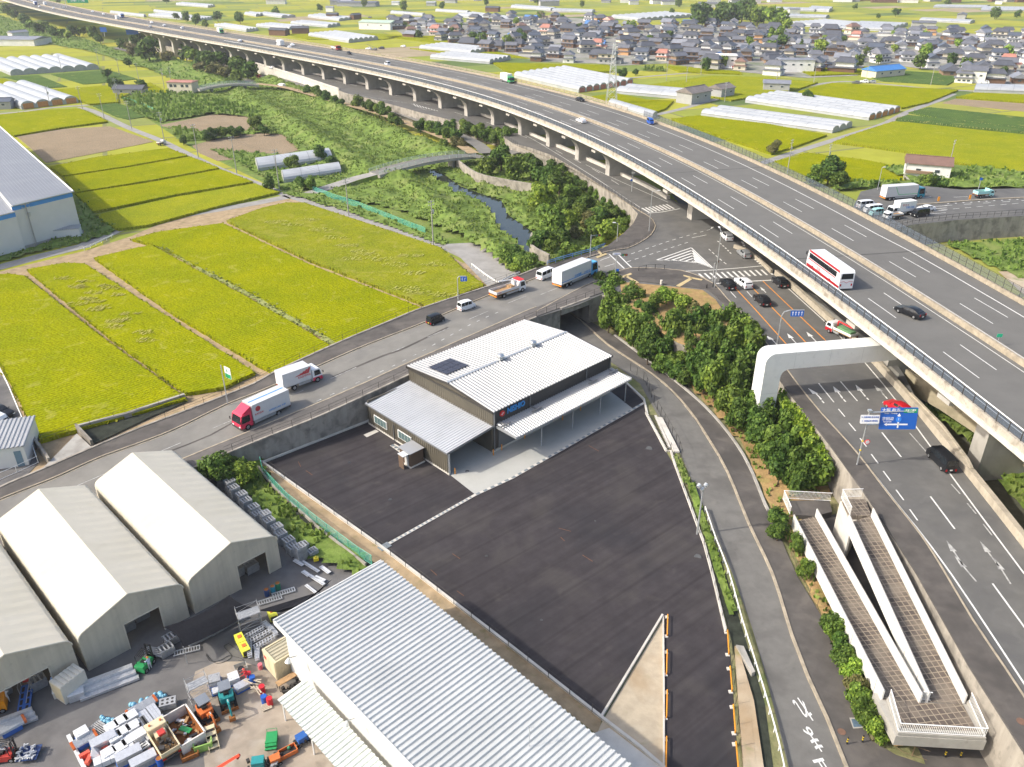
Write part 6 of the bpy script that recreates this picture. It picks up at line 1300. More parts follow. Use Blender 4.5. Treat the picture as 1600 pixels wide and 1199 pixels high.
# power line between the poles of the field road
m_wire=mat('wire',(.03,.03,.03),.6)
wr=thing('power_line','thin black wires hanging between the poles of the far field road','power line',POLES[0])
for k in range(8):
 a,c=POLES[k]-POLES[0],POLES[k+1]-POLES[0]
 if(a-c).length>160:continue
 for o_ in(-.6,.6):
  b=MB();pts=[a.lerp(c,i/6)+Vector((o_*.7,o_*.7,-1.0*4*(i/6)*(1-i/6)))for i in range(7)];b.path(pts,.018,3);b.build('wire',m_wire,wr)
t=thing('pylon','tall grey lattice steel pylon behind the expressway','pylon',P(955,164));b=MB();HP=27.0
def corner(z,k):w_=2.2*(1-z/HP)+.35;return Vector((w_*(-1 if k in(0,3)else 1),w_*(-1 if k<2 else 1),z))
zs=[0,4,7.5,10.5,13,15.5,18,20.5,23,25,27]
for za,zb_ in zip(zs,zs[1:]):
 for k in range(4):
  b.tube(corner(za,k),corner(zb_,k),.1,4);b.tube(corner(za,k),corner(zb_,(k+1)%4),.06,3);b.tube(corner(za,(k+1)%4),corner(zb_,k),.06,3);b.tube(corner(zb_,k),corner(zb_,(k+1)%4),.05,3)
b.build('lattice',m_metal,t)
for z in(19,22.5,26):MB().box((0,0,z),(6.5,.25,.25)).build('crossarm',m_metal,t)
def lamp(u,v,z,h,label,arm=1.2,rz=0):
 t=thing('street_lamp',label,'street lamp',P(u,v,z),R(rz));MB().tube((0,0,0),(0,0,h),.1,7,.06).build('pole',m_metal,t);a=MB().tube((0,0,h),(arm,0,h+.25),.05,5).build('arm',m_metal,t);MB().box((arm+.3,0,h+.25),(.7,.28,.14)).build('lamp_head',m_white,t)
lamp(1014,362,5.6,9.5,'tall street lamp on the corner pavement by the river');lamp(964,378,5.6,4.2,'short street lamp in front of the bright tree at the corner',.6,180);lamp(1116,450,5.6,11.5,'tall street lamp at the main crosswalk',1.5,90);lamp(1371,297,5.5,6,'slim street lamp left of the far semi truck',.3)
lamp(987,300,5.6,6,'traffic pole beside the upper crosswalk',1.5,0)
t=thing('floodlight_pole','silver floodlight pole on the right kerb of the new lot','floodlight',P(1089,836));MB().tube((0,0,0),(0,0,7.3),.13,10,.10).build('pole',m_metal,t)
for x,z,r_ in((-.45,7.6,.3),(.35,7.7,.28),(0,7.1,.22)):MB().tube((x,0,z),(x-.3,-.25,z-.15),r_,10,r_*.8).build('floodlight',m_metal,t)
def sign_post(u,v,z,h,label,name='road_sign'):t=thing(name,label,'sign',P(u,v,z));MB().tube((0,0,0),(0,0,h),.1,8,.08).build('pole',m_metal,t);return t
m_sb=mat('sign_panel_blue',(.012,.11,.48),.4,.04,1);m_sw=mat('sign_panel_white',(.80,.80,.80),.4,.04,1);m_sgreen=mat('sign_panel_green',(.01,.30,.12),.4,.05,1);m_sbt=mat('sign_text_blue',(.03,.10,.45),.5)
def rrect(w_,h_,r_=.12,y=0.0,t_=.05):
 pts=[];
 for cx,cz,a0 in((w_/2-r_,h_/2-r_,0),(-w_/2+r_,h_/2-r_,90),(-w_/2+r_,-h_/2+r_,180),(w_/2-r_,-h_/2+r_,270)):
  for k in range(4):a=R(a0+30*k);pts.append((cx+r_*math.cos(a),y,cz+r_*math.sin(a)))
 b=MB();b.face(pts[::-1]);b.face([(p_[0],y+t_,p_[2])for p_ in pts]);n=len(pts)
 for i in range(n):a_,c_=pts[i],pts[(i+1)%n];b.face([a_,c_,(c_[0],y+t_,c_[2]),(a_[0],y+t_,a_[2])])
 return b
def panel(t,w_,h_,loc,rz,m,border=True):
 o=bpy.data.objects.new('panel',rrect(w_,h_).mesh('panel',m));COL.objects.link(o);o.parent=t;o.location=loc;o.rotation_euler=rz
 return o
TX=(R(90),0,0)
t=sign_post(1339,727,5.6,8.2,'big blue direction sign with white arrows over the main road');t.rotation_euler=(0,0,R(4))
MB().tube((0,0,7.9),(5.6,0,7.9),.08,6).build('arm',m_metal,t);MB().tube((0,0,6.1),(3.4,0,6.1),.07,6).build('arm',m_metal,t);MB().box((0,0,8.15),(.45,.45,.25)).build('cap',m_metal,t)
p_=panel(t,4.7,2.9,(3.9,-.18,6.95),(R(-12),0,R(-4)),m_sb)
b=MB()
for q in([(-1.5,-.88),(1.25,-.88),(1.25,-.68),(-1.5,-.68)],[(-.08,-1.25),(.12,-1.25),(.12,.35),(-.08,.35)],[(-.22,.32),(.26,.32),(.02,.72)],[(-1.75,-.78),(-1.4,-1.0),(-1.4,-.56)]):b.face([(x,-.012,z)for x,z in q])
b.build('arrow',m_sw,p_);b=MB();b.tube((.02,-.012,-.1),(.02,-.03,-.1),.36,16);b.build('route_badge',mat('sign_panel_blue2',(.03,.22,.75),.4),p_);text('1',.42,m_sw,p_,(.02,-.04,-.1),TX)
text('大阪 枚方',.55,m_sw,p_,(-1.05,-.02,1.08),TX);text('Osaka   Hirakata',.24,m_sw,p_,(-1.05,-.02,.70),TX);text('京田辺',.5,m_sw,p_,(-1.35,-.02,-.05),TX);text('Kyotanabe',.24,m_sw,p_,(-1.35,-.02,-.42),TX)
MB().bb(.55,2.25,-.015,0,.75,1.3).build('green_field',m_sgreen,p_);text('京滋 八幡東',.26,m_sw,p_,(1.4,-.03,1.1),TX);text('KEIJI BYPASS',.16,m_sw,p_,(1.4,-.03,.87),TX)
p_=panel(t,2.4,1.15,(.15,-.2,7.0),(R(-12),0,R(-4)),m_sw);text('↑ 大阪市街 枚方市街',.24,m_sbt,p_,(0,-.02,.28),TX);text('← 京田辺市 精華町',.24,m_sbt,p_,(0,-.02,-.22),TX)
b=MB();b.tube((.55,-.15,3.6),(.55,-.2,3.6),.36,16);b.build('round_sign',m_red,t);MB().tube((.55,-.2,3.6),(.55,-.22,3.6),.26,16).build('round_sign_face',m_sw,t)
m_yel=mat('yellow_band',(.70,.50,.03),.6)
for z in(2.2,3.6):MB().tube((0,0,z),(0,0,z+.2),.13,8).build('band',m_yel,t)
t=sign_post(1214,538,5.6,5.3,'blue lane sign on a curved white pole before the portal beam');b=MB();b.path([(0,0,5.2),(.3,0,5.9),(1.2,0,6.2),(3.6,0,6.25)],.08,6);b.build('arm',m_metal,t)
p_=panel(t,2.2,1.0,(2.5,-.12,5.65),(R(-8),0,0),m_sb);b=MB()
for k,x in enumerate((-.75,-.25,.25,.75)):b.bb(x-.05,x+.05,-.02,0,-.32,.2);b.face([(x-.17,-.021,.15),(x+.17,-.021,.15),(x,-.021,.38)])
b.build('arrow',m_sw,p_)
t=sign_post(716,474,5.2,5.0,'small blue lane sign on a hooked pole beside the cross road');b=MB();b.path([(0,0,5.0),(.3,0,5.4),(1.6,0,5.4)],.07,6);b.build('arm',m_metal,t)
p_=panel(t,1.25,.95,(1.2,-.1,4.9),(R(-8),0,R(10)),m_sb);b=MB();b.bb(-.32,-.24,-.02,0,-.3,.3);b.bb(-.45,-.25,-.02,0,-.05,.03);b.bb(.15,.23,-.02,0,-.3,.15);b.bb(.15,.45,-.02,0,.1,.18);b.build('arrow',m_sw,p_)
t=sign_post(356,631,3.3,6.6,'white and green banner sign on a tall pole beside the red truck');p_=panel(t,1.5,1.9,(.85,-.05,5.3),(0,0,R(-38)),m_sw);MB().bb(-.7,.7,-.02,0,-.9,-.2).build('green_field',m_sgreen,p_);text('←',.8,m_sgreen,p_,(0,-.03,.35),TX)
def signal(u,v,z,h,label,rz=0):
 t=sign_post(u,v,z,h,label,'traffic_signal');t['category']='traffic light';t.rotation_euler=(0,0,R(rz));MB().tube((0,0,h-.3),(1.6,0,h-.2),.05,5).build('arm',m_metal,t)
 hd=MB().box((1.6,-.1,h-.3),(1.2,.22,.42)).build('signal_head',m_dmetal,t)
 for k,c in enumerate(((.02,.35,.2),(.3,.22,.01),(.4,.02,.02))):MB().tube((1.25+k*.36,-.22,h-.3),(1.25+k*.36,-.26,h-.3),.13,10).build('lens',mat('lens_%d'%k,c,.3),hd)
 return t
t=signal(961,436,5.6,5.4,'traffic signal pole with white name plate at the near corner',0);p_=panel(t,1.6,.5,(0,-.2,5.3),(0,0,0),m_sw);text('八幡木津',.3,m_sbt,p_,(0,-.02,0),TX);MB().box((.4,-.2,1.9),(.5,.1,.5)).build('small_sign',m_sb,t)
t=signal(922,402,5.6,5.0,'yellow signal pole with a red and white round sign by the river corner',20)
signal(1113,441,5.6,4.0,'signal pole with a blue plate at the end of the main crosswalk',60)
t=sign_post(987,300,5.6,5.5,'pole with small blue sign and white box left of the upper crosswalk');MB().box((.1,0,5.2),(.9,.3,.5)).build('sign_box',m_sw,t);MB().tube((-.3,-.2,3.2),(-.3,-.25,3.2),.32,12).build('round_sign',m_sb,t)
t=sign_post(1528,299,5.5,3.5,'blue and white sign pole above the far right road');MB().box((0,-.1,3.3),(.8,.06,.7)).build('plate',m_sb,t)
# gantry signs of the expressway far left: blue boards
for i,(u,v,z,w_,lb)in enumerate([(164,58,9,5,'blue sign board below the far viaduct, left'),(209,62,9,9,'blue sign board below the far viaduct, middle'),(436,97,9,8,'blue sign board hanging between the viaduct piers')]):
 t=thing('road_sign',lb,'sign',P(u,v,5));MB().tube((0,0,0),(0,0,6),.2,6).build('pole',m_metal,t);panel(t,w_,3.4,(0,-.3,5),(0,0,0),m_sb)
t=thing('road_sign','green expressway sign board over the far carriageway','sign',P(119,13,15));MB().tube((-9,0,0),(-9,0,9),.25,6).build('pole',m_metal,t);p_=panel(t,20,4.6,(3,-.3,6.5),(0,0,0),m_sgreen);text('京都  八幡',3,m_sw,p_,(0,-.1,0),TX)
t=thing('road_marker','small green marker plate on the expressway median','sign',P(1560,532,15.9));MB().tube((0,0,0),(0,0,.5),.04,5).build('pole',m_metal,t);MB().box((0,0,.7),(.75,.06,.5)).build('plate',mat('marker_green',(.02,.42,.22),.5),t)
# ================================================================ white steel portal over the main road
m_pw=mat('portal_white',(.72,.73,.70),.5,.03,.4,world=True,blot=[((.58,.60,.58),.5,.4,.54),((.40,.41,.38),1.4,.35,.62)])
pt=thing('portal_beam','big white steel portal frame spanning the main road to the viaduct','portal frame',P(1185,541.7,13)-Vector((0,0,13)))
A0=pt.location;far_=P(1361.7,527.5,13);d=far_-Vector((A0.x,A0.y,13));d.z=0;Lb=d.length+3;rzp=math.atan2(d.y,d.x);pt.rotation_euler=(0,0,rzp)
zt=13.0;hb=2.7;wl_=2.7
prof=[(0,-1)];
for k in range(7):a=math.pi-math.pi/2*k/6;prof.append((1.5+1.5*math.cos(a),zt-1.5+1.5*math.sin(a)))
prof+=[(Lb,zt),(Lb,zt-hb)]
for k in range(6):a=math.pi/2+math.pi/2*k/5;prof.append((wl_+1.3+1.3*math.cos(a),zt-hb-1.3+1.3*math.sin(a)))
prof+=[(wl_,-1)]
b=MB();n=len(prof);D2=2.9;y0=-D2
b.sheet([(q[0],q[1])for q in prof],0);tri=b.f[:];b=MB();vs=[(q[0],y0,q[1])for q in prof]+[(q[0],0,q[1])for q in prof]
fs=[t_ for t_ in tri]+[tuple(n+i for i in t_[::-1])for t_ in tri]+[(i,n+i,n+(i+1)%n,(i+1)%n)for i in range(n)];b.add(vs,fs);b.build('frame',m_pw,pt)
for _x in(4.6,10.2,15.4):MB().bb(_x-.012,_x+.012,-D2-.006,.006,zt-hb-.006,zt+.006).build('panel_joint',mat('joint_grey',(.40,.41,.40),.6),pt)
MB().bb(-.006,wl_+.006,-D2-.006,.006,6.4,6.43).build('panel_joint',mat('joint_grey',(0,0,0)),pt)
# vertical facing under the frame: end beams of the viaduct
# ================================================================ pedestrian ramp
rp=thing('pedestrian_ramp','switchback pedestrian ramp with white side panels and tiled floors','ramp',P(1400,950))
O=rp.location.copy()
m_tile=bpy.data.materials.new('ramp_tiles');m_tile.use_nodes=True
n_=m_tile.node_tree.nodes;l_=m_tile.node_tree.links;br=n_.new('ShaderNodeTexBrick');br.offset=0;br.inputs['Scale'].default_value=1;br.inputs['Brick Width'].default_value=.62;br.inputs['Row Height'].default_value=.62;br.inputs['Mortar Size'].default_value=.045
br.inputs['Color1'].default_value=(.115,.090,.072,1);br.inputs['Color2'].default_value=(.070,.056,.047,1);br.inputs['Mortar'].default_value=(.30,.25,.18,1)
g_=n_.new('ShaderNodeNewGeometry');mp_=n_.new('ShaderNodeMapping');mp_.inputs['Rotation'].default_value=(0,0,R(-8));l_.new(g_.outputs['Position'],mp_.inputs[0]);l_.new(mp_.outputs[0],br.inputs['Vector'])
nz=n_.new('ShaderNodeTexNoise');nz.inputs['Scale'].default_value=.5;nz.inputs['Detail'].default_value=5;l_.new(g_.outputs['Position'],nz.inputs['Vector']);mx_=n_.new('ShaderNodeMixRGB');mr_=n_.new('ShaderNodeMapRange');mr_.inputs['From Min'].default_value=.42;mr_.inputs['From Max'].default_value=.66;mr_.inputs['To Max'].default_value=.75
l_.new(nz.outputs['Fac'],mr_.inputs['Value']);l_.new(mr_.outputs[0],mx_.inputs[0]);l_.new(br.outputs['Color'],mx_.inputs[1]);mx_.inputs[2].default_value=(.21,.175,.135,1);l_.new(mx_.outputs[0],n_['Principled BSDF'].inputs['Base Color']);n_['Principled BSDF'].inputs['Roughness'].default_value=.9
m_panel=mat('ramp_panel',(.66,.655,.62),.6,.04,.5,world=True,blot=((.64,.62,.56),.7,.4,.56));m_seam=mat('panel_seam',(.34,.33,.31),.7)
def rel(c):return[q-O for q in c]
def rampfloor(l2,r2,z0,z1,n=8,name='ramp_floor'):
 la,lb_=P(l2[0][0],l2[0][1],z0+1.15),P(l2[1][0],l2[1][1],z1+1.15);la.z=z0;lb_.z=z1;L_=[la.lerp(lb_,i/n)for i in range(n+1)];R_=[P(r2[0][0],r2[0][1],z0).lerp(P(r2[1][0],r2[1][1],z1),i/n)for i in range(n+1)]
 b=MB();b.ribbon(rel(L_),rel(R_));b.ribbon(low(rel(R_),-.45),low(rel(L_),-.45));b.build(name,m_tile,rp);return L_,R_
zT,zL,zB=5.5,3.3,1.0
Lr_,Rr_=rampfloor([(1329,805),(1455,1084)],[(1360,807),(1504,1100)],zT,zL)
Ll_,Rl_=rampfloor([(1242.6,805),(1384,1080)],[(1273,807),(1435,1099)],zB,zL)
def sidewall(c,out,top=1.15,lowr=.75,seams=True):
 """white panel: c is the floor edge; out=+1 puts it on its right"""
 cc=offset(c,out*.12);b=MB();b.wall(low(rel(cc),-lowr),.16,top+lowr);o=b.build('side_panel',m_panel,rp)
 q=low(rel(offset(c,out*.22)),0);s_=MB();cl_=cumlen(q);k=2.5
 while seams and k<cl_[-1]:
  p_,dd=along(q,k,cl_);s_.tube(p_+Vector((0,0,-lowr)),p_+Vector((0,0,top)),.025,4);k+=3.2
 p3=rel(offset(c,out*.12));s_.path(low(p3,top+.03),.05,4)
 s_.build('seam',m_seam if seams else m_white,o)
sidewall(Lr_,1,1.15);sidewall(Rr_,-1,1.15);sidewall(Ll_,1,1.15);sidewall(Rl_,-1,1.15)
# landing slab with its overhang and white railings
lf_=[(1388,1093),(1409,1137),(1527,1143),(1504,1100),(1435,1099)];fl_=PL(lf_,zL)
b=MB();b.prism([(q.x-O.x,q.y-O.y)for q in fl_],zL-.06,zL+.0);b.build('landing_floor',m_tile,rp)
ou=[P(1365,1082,zL),P(1400,1150,zL),P(1542,1158,zL),P(1510,1092,zL)]
b=MB();b.prism([(q.x-O.x,q.y-O.y)for q in ou],zL-1.25,zL-.08,bottom=True);b.build('landing_slab',m_conc,rp)
rl=[P(1388,1093,zL+.1),P(1403,1146,zL+.1),P(1538,1154,zL+.1),P(1513,1098,zL+.1)]
def picket(c,h,label=None,parent=None,sp=.16):
 c=rel(c)if parent else[q-c[0]for q in c];rb=MB();rb.path(low(c,h),.05,5);rb.path(low(c,.1),.035,4);cl_=cumlen(c);k=0
 while k<cl_[-1]:
  p_,dd=along(c,k,cl_);rb.tube(p_+Vector((0,0,.1)),p_+Vector((0,0,h)),.02,4,caps=False);k+=sp
 return rb.build('railing',m_white,parent)
b=MB();b.wall(low(rel(rl),-.1),.3,.28);b.build('upstand',m_conc,rp)
picket(low(rl,.15),1.1,parent=rp);picket([P(1439,1094,zL),P(1453,1096,zL)],1.1,parent=rp)
# upper platforms
pf=[P(1232,783,zB),P(1242,805,zB),P(1275,807,zB),P(1300,800,zB),P(1296,782,zB)]
b=MB();b.prism([(q.x-O.x,q.y-O.y)for q in pf],0,zB);b.build('lower_platform',m_walkd,rp)
pf2=[P(1317,780,zT),P(1329,806,zT),P(1362,807,zT),P(1352,781,zT)]
b=MB();b.prism([(q.x-O.x,q.y-O.y)for q in pf2],zT-.6,zT+.02);b.build('upper_platform',m_tile,rp)
b=MB();b.prism([(q.x-O.x,q.y-O.y)for q in[P(1314,777,zT),P(1328,806,zT),P(1330,824,zT),P(1333,824,zT),P(1352,782,zT)]],0,zT-.62);b.build('retaining_block',m_concl,rp)
picket([P(1234,805,zB),P(1223,780,zB),P(1298,784,zB)],1.3,parent=rp);picket([P(1328,806,zT),P(1314,778,zT),P(1346,777,zT)],1.2,parent=rp)
slab([(1325,800),(1400,940),(1500,1110),(1560,1200),(1640,1330),(1500,1330),(1440,1180),(1390,1090),(1290,890),(1262,800),(1300,805)],.1,m_walkd,'underpass_floor')
fence('wire_fence','rusty wire fence along the bushes beside the ramp road','fence',PL([(1236,870),(1262,925),(1300,995),(1345,1085),(1372,1150),(1412,1178),(1448,1190)],.1),1.3,mat('rusty_metal',(.22,.15,.09),.8,.3,3),2.2,.04,(.1,1.0),.02)
for k,q in enumerate([(1323,1163),(1347,1160),(1476,1183),(1500,1184)]):
 t=thing('bollard',['left of two yellow and black bollards beside the manhole','right of two yellow and black bollards beside the manhole','left of two yellow bollards in the shade of the landing','right of two yellow bollards in the shade of the landing'][k],'bollard',P(*q,.2));MB().tube((0,0,0),(0,0,.85),.07,8).build('post',m_black,t);MB().tube((0,0,.3),(0,0,.45),.08,8).build('band',m_yel,t);MB().tube((0,0,.6),(0,0,.72),.08,8).build('band',m_yel,t)
b=MB();q=P(1315,1144,.18);b.tube(q,q+Vector((0,0,.01)),.38,16);q=P(1596,1128,5.64);b.tube(q,q+Vector((0,0,.012)),.4,16);b.build('manhole_cover',mat('rusty_cover',(.16,.09,.06),.7,.2,4),kind='structure')
slab([(1327,1122),(1343,1122),(1350,1138),(1333,1139)],.19,m_conc,'pit_rim');slab([(1330,1124),(1342,1124),(1347,1136),(1334,1137)],.2,mat('pit_lid',(.10,.15,.20),.4,.2,2),'pit_lid')
# beyond the crash wall: lower strip, slope and yellowish wall under the deck
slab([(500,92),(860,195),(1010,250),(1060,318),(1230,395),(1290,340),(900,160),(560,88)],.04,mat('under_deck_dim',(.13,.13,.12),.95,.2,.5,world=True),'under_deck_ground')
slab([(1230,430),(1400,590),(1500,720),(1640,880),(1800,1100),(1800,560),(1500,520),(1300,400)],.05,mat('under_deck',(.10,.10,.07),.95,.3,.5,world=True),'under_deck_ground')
veg([(1440,640),(1520,700),(1600,800),(1720,960),(1720,760),(1600,690),(1500,620)],.3,.8,.9,1.6,.5,.7,name='slope_weeds',label='weedy slope between the crash wall and the viaduct')
wallthing([(1410,606),(1470,640),(1560,700),(1660,770)],2.0,.6,3.4,'yellowish stained wall under the viaduct edge',mat('yellowish_concrete',(.46,.40,.28),.9,.12,.5,world=True,blot=((.28,.25,.17),.4,.6)))
slab([(1244,450),(1275,462),(1405,585),(1400,600),(1322,520)],ZR+.02,m_conc,'median_strip')
# sunken green area beyond the far retaining wall on the right
veg([(1478,384),(1640,372),(1700,372),(1700,470),(1600,440),(1530,410)],0,.5,1.2,.9,.6,.7,name='meadow',label='bright green grass patch below the far right wall')
slab([(1560,425),(1720,420),(1720,520),(1620,480)],.3,m_sand,'bare_patch')
veg([(1300,300),(1380,292),(1440,290),(1500,296),(1640,293),(1700,290),(1700,262),(1600,270),(1520,262),(1446,256),(1380,262),(1420,285),(1300,290)],.6,.8,1.8,.35,.8,.9,name='verge_weeds',label='rough green verge between the fields and the far right road')
fence('roadside_railing','brown post railing on the far right retaining wall','railing',PL([(1722,332),(1600,336),(1500,342),(1425,350),(1360,366)],ZR),1.3,m_dmetal,2.0,.05,(.5,1.0),.04)
fence('corner_railing','low dark railing along the curved pavement at the river corner','railing',PL([(870,421),(925,402),(960,393),(980,389),(1000,380),(1017,368),(1023,354),(1018,345)],ZR+.13),.8,m_dmetal,2.0,.04,(1.0,),.03)
fence('corner_railing','dark fence between the main road pavement and the ivy wall','railing',PL([(1000,334),(985,322),(955,302),(905,272),(862,249),(812,231),(775,208)],ZR+.13),1.2,m_dmetal,2.2,.05,(.1,1.0),.04)
fence('corner_railing','short black railing at the near corner kerb','railing',PL([(998,424),(1010,421),(1030,420),(1042,422)],ZR+.13),.9,m_black,2.0,.06,(1.0,),.03)
fence('bridge_railing','blue railing along the pavement above the river','railing',PL([(855,415),(880,407),(925,395),(945,387)],ZR+.13),.9,mat('blue_rail',(.10,.22,.45),.5,.3,1.5),2.5,.05,(.55,1.0),.09)
for k,q in enumerate([(1033,445),(1104,451),(1114,449)]):MB().tube((0,0,0),(0,0,.8 if k else .9),.12 if k else .25,8).build('bollard',[m_concl,m_black,m_black][k],loc=P(*q,ZR+.14),label=['pale concrete stub on the dry grass edge','black bollard at the crosswalk corner, left one','black bollard at the crosswalk corner, right one'][k],cat='bollard')
# ================================================================ vehicles
def paint(name,c,metal=.0):return mat('car_paint_'+name,c,.28,.03,2,metal=metal)
VP=dict(white=paint('white',(.74,.75,.76)),black=paint('black',(.012,.013,.016)),navy=paint('navy',(.012,.018,.035)),silver=paint('silver',(.42,.44,.46),.5),red=paint('red',(.42,.012,.02)),blue=paint('blue',(.015,.09,.42)),skyblue=paint('skyblue',(.10,.42,.72)),green=paint('green',(.05,.42,.12)),pink=paint('crimson',(.62,.03,.08)),mint=paint('mint',(.35,.66,.64)),grey=paint('grey',(.12,.125,.13)),teal=paint('teal',(.02,.25,.34)))
m_box=mat('cargo_box',(.62,.62,.62),.45,.04,1.5,metal=.1);m_boxw=mat('cargo_box_white',(.78,.78,.77),.45,.03,1.5);m_head=mat('headlight',(.75,.76,.74),.1,.05,3);m_tail=mat('taillight',(.42,.01,.01),.25,.1,3);m_plate=mat('number_plate',(.75,.75,.72),.5);m_platey=mat('number_plate_yellow',(.70,.50,.03),.5);m_rim=mat('wheel_rim',(.40,.41,.42),.35,.1,3,metal=.6);m_chas=mat('chassis',(.05,.05,.05),.7,.2,4)
VM={}
def wheels(t,xs,hw,r=.32,wd=.22,dual=()):
 k=('wheel',r,wd)
 if k not in VM:VM[k]=(MB().tube((0,-wd/2,0),(0,wd/2,0),r,14).mesh('wheel',m_rubber),MB().tube((0,-wd/2-.012,0),(0,wd/2+.012,0),r*.58,10).mesh('rim',m_rim))
 for x in xs:
  for s_ in(-1,1):
   o=bpy.data.objects.new('wheel',VM[k][0]);COL.objects.link(o);o.parent=t;o.location=(x,s_*(hw-wd/2),r);q=bpy.data.objects.new('rim',VM[k][1]);COL.objects.link(q);q.parent=o
def quadstrip(st,key):pass
def carbody(t,st,hw,col,z0=.24,roofw=.80,glass_from=None,beltk=.0,key=None):
 """st: stations (x, belt z, roof z, cabin?) from front (+x) to rear"""
 K=('body',key)
 if K not in VM:
  b=MB();secs=[]
  n=len(st)
  for i,(x,zb,zr,wf)in enumerate(st):
   w_=hw*wf;wr=w_*(roofw if zr>zb+.1 else .92)
   secs.append([(x,-w_*.96,z0),(x,-w_,z0+.22),(x,-w_,zb*.78),(x,-w_*.97,zb),(x,-wr,zr-(.05 if zr>zb+.1 else 0)),(x,-wr*.82,zr),(x,wr*.82,zr),(x,wr,zr-(.05 if zr>zb+.1 else 0)),(x,w_*.97,zb),(x,w_,zb*.78),(x,w_,z0+.22),(x,w_*.96,z0)])
  for a,c in zip(secs,secs[1:]):
   for i in range(11):b.face([a[i],c[i],c[i+1],a[i+1]])
   b.face([a[11],c[11],c[0],a[0]])
  b.face(secs[0]);b.face(secs[-1][::-1]);b.weld()
  g=[] # glass
  def q(b_,pts):b_.face(pts)
  cab=[i for i in range(n)if st[i][2]>st[i][1]+.1];i0,i1=cab[0],cab[-1]
  ws=MB();A,B=secs[i0-1],secs[i0];e=.02
  def mixp(p,r_,t_):return Vector(p).lerp(Vector(r_),t_)
  def pane(p00,p10,p11,p01,ins=.08,off=(0,0,0)):
   P_=[Vector(v)for v in(p00,p10,p11,p01)];c=sum(P_,Vector())/4;nrm=(P_[1]-P_[0]).cross(P_[3]-P_[0]).normalized()
   return[v.lerp(c,ins)+Vector(off)+nrm*0 for v in P_]
  def outn(pts,cen):
   nrm=(Vector(pts[1])-Vector(pts[0])).cross(Vector(pts[3])-Vector(pts[0])).normalized();c=sum([Vector(v)for v in pts],Vector())/4
   if nrm.dot(c-Vector(cen))<0:nrm=-nrm
   return[Vector(v)+nrm*.014 for v in pts]
  cen=(sum(s_[0]for s_ in st)/n,0,.8)
  fr=outn(pane(secs[i0-1][3],secs[i0-1][8],secs[i0][7],secs[i0][4],.1),cen);ws.face(fr)
  rw=MB();k1=i1;rr_=outn(pane(secs[k1+1][3],secs[k1+1][8],secs[k1][7],secs[k1][4],.14),cen)if k1+1<n else None
  if rr_:rw.face(rr_)
  sd_=[]
  for a,c in zip(range(i0,i1),range(i0+1,i1+1)):
   for j0,j1 in((3,4),(8,7)):
    m=MB();m.face(outn(pane(secs[a][j0],secs[c][j0],secs[c][j1],secs[a][j1],.1),(secs[a][j0][0],0,.8)));sd_.append(m.mesh('side_window',m_glass))
  VM[K]=(b,ws.mesh('windscreen',m_glass),rw.mesh('rear_window',m_glass)if rr_ else None,sd_)
 b,ws,rw,sd_=VM[K]
 kk=(K,col.name)
 if kk not in VM:VM[kk]=b.mesh('body',col,True);
 o=bpy.data.objects.new('body',VM[kk]);COL.objects.link(o);o.parent=t
 es=o.modifiers.new('edges','EDGE_SPLIT');es.split_angle=R(38)
 for nm,me in[('windscreen',ws),('rear_window',rw)]+[('side_window',m)for m in sd_]:
  if me:g=bpy.data.objects.new(nm,me);COL.objects.link(g);g.parent=t
 xf,xr=st[0][0],st[-1][0]
 for s_ in(-1,1):
  for nm,x,m,z in(('headlight',xf,m_head,st[0][1]*.80),('taillight',xr,m_tail,st[-1][1]*.86)):
   k=(nm,x,z,hw)
   if k not in VM:VM[k]=MB().box((0,0,0),(.06,.34 if nm=='headlight' else .2,.16 if nm=='headlight' else .3)).mesh(nm,m)
   g=bpy.data.objects.new(nm,VM[k]);COL.objects.link(g);g.parent=t;g.location=(x,s_*hw*.74,z)
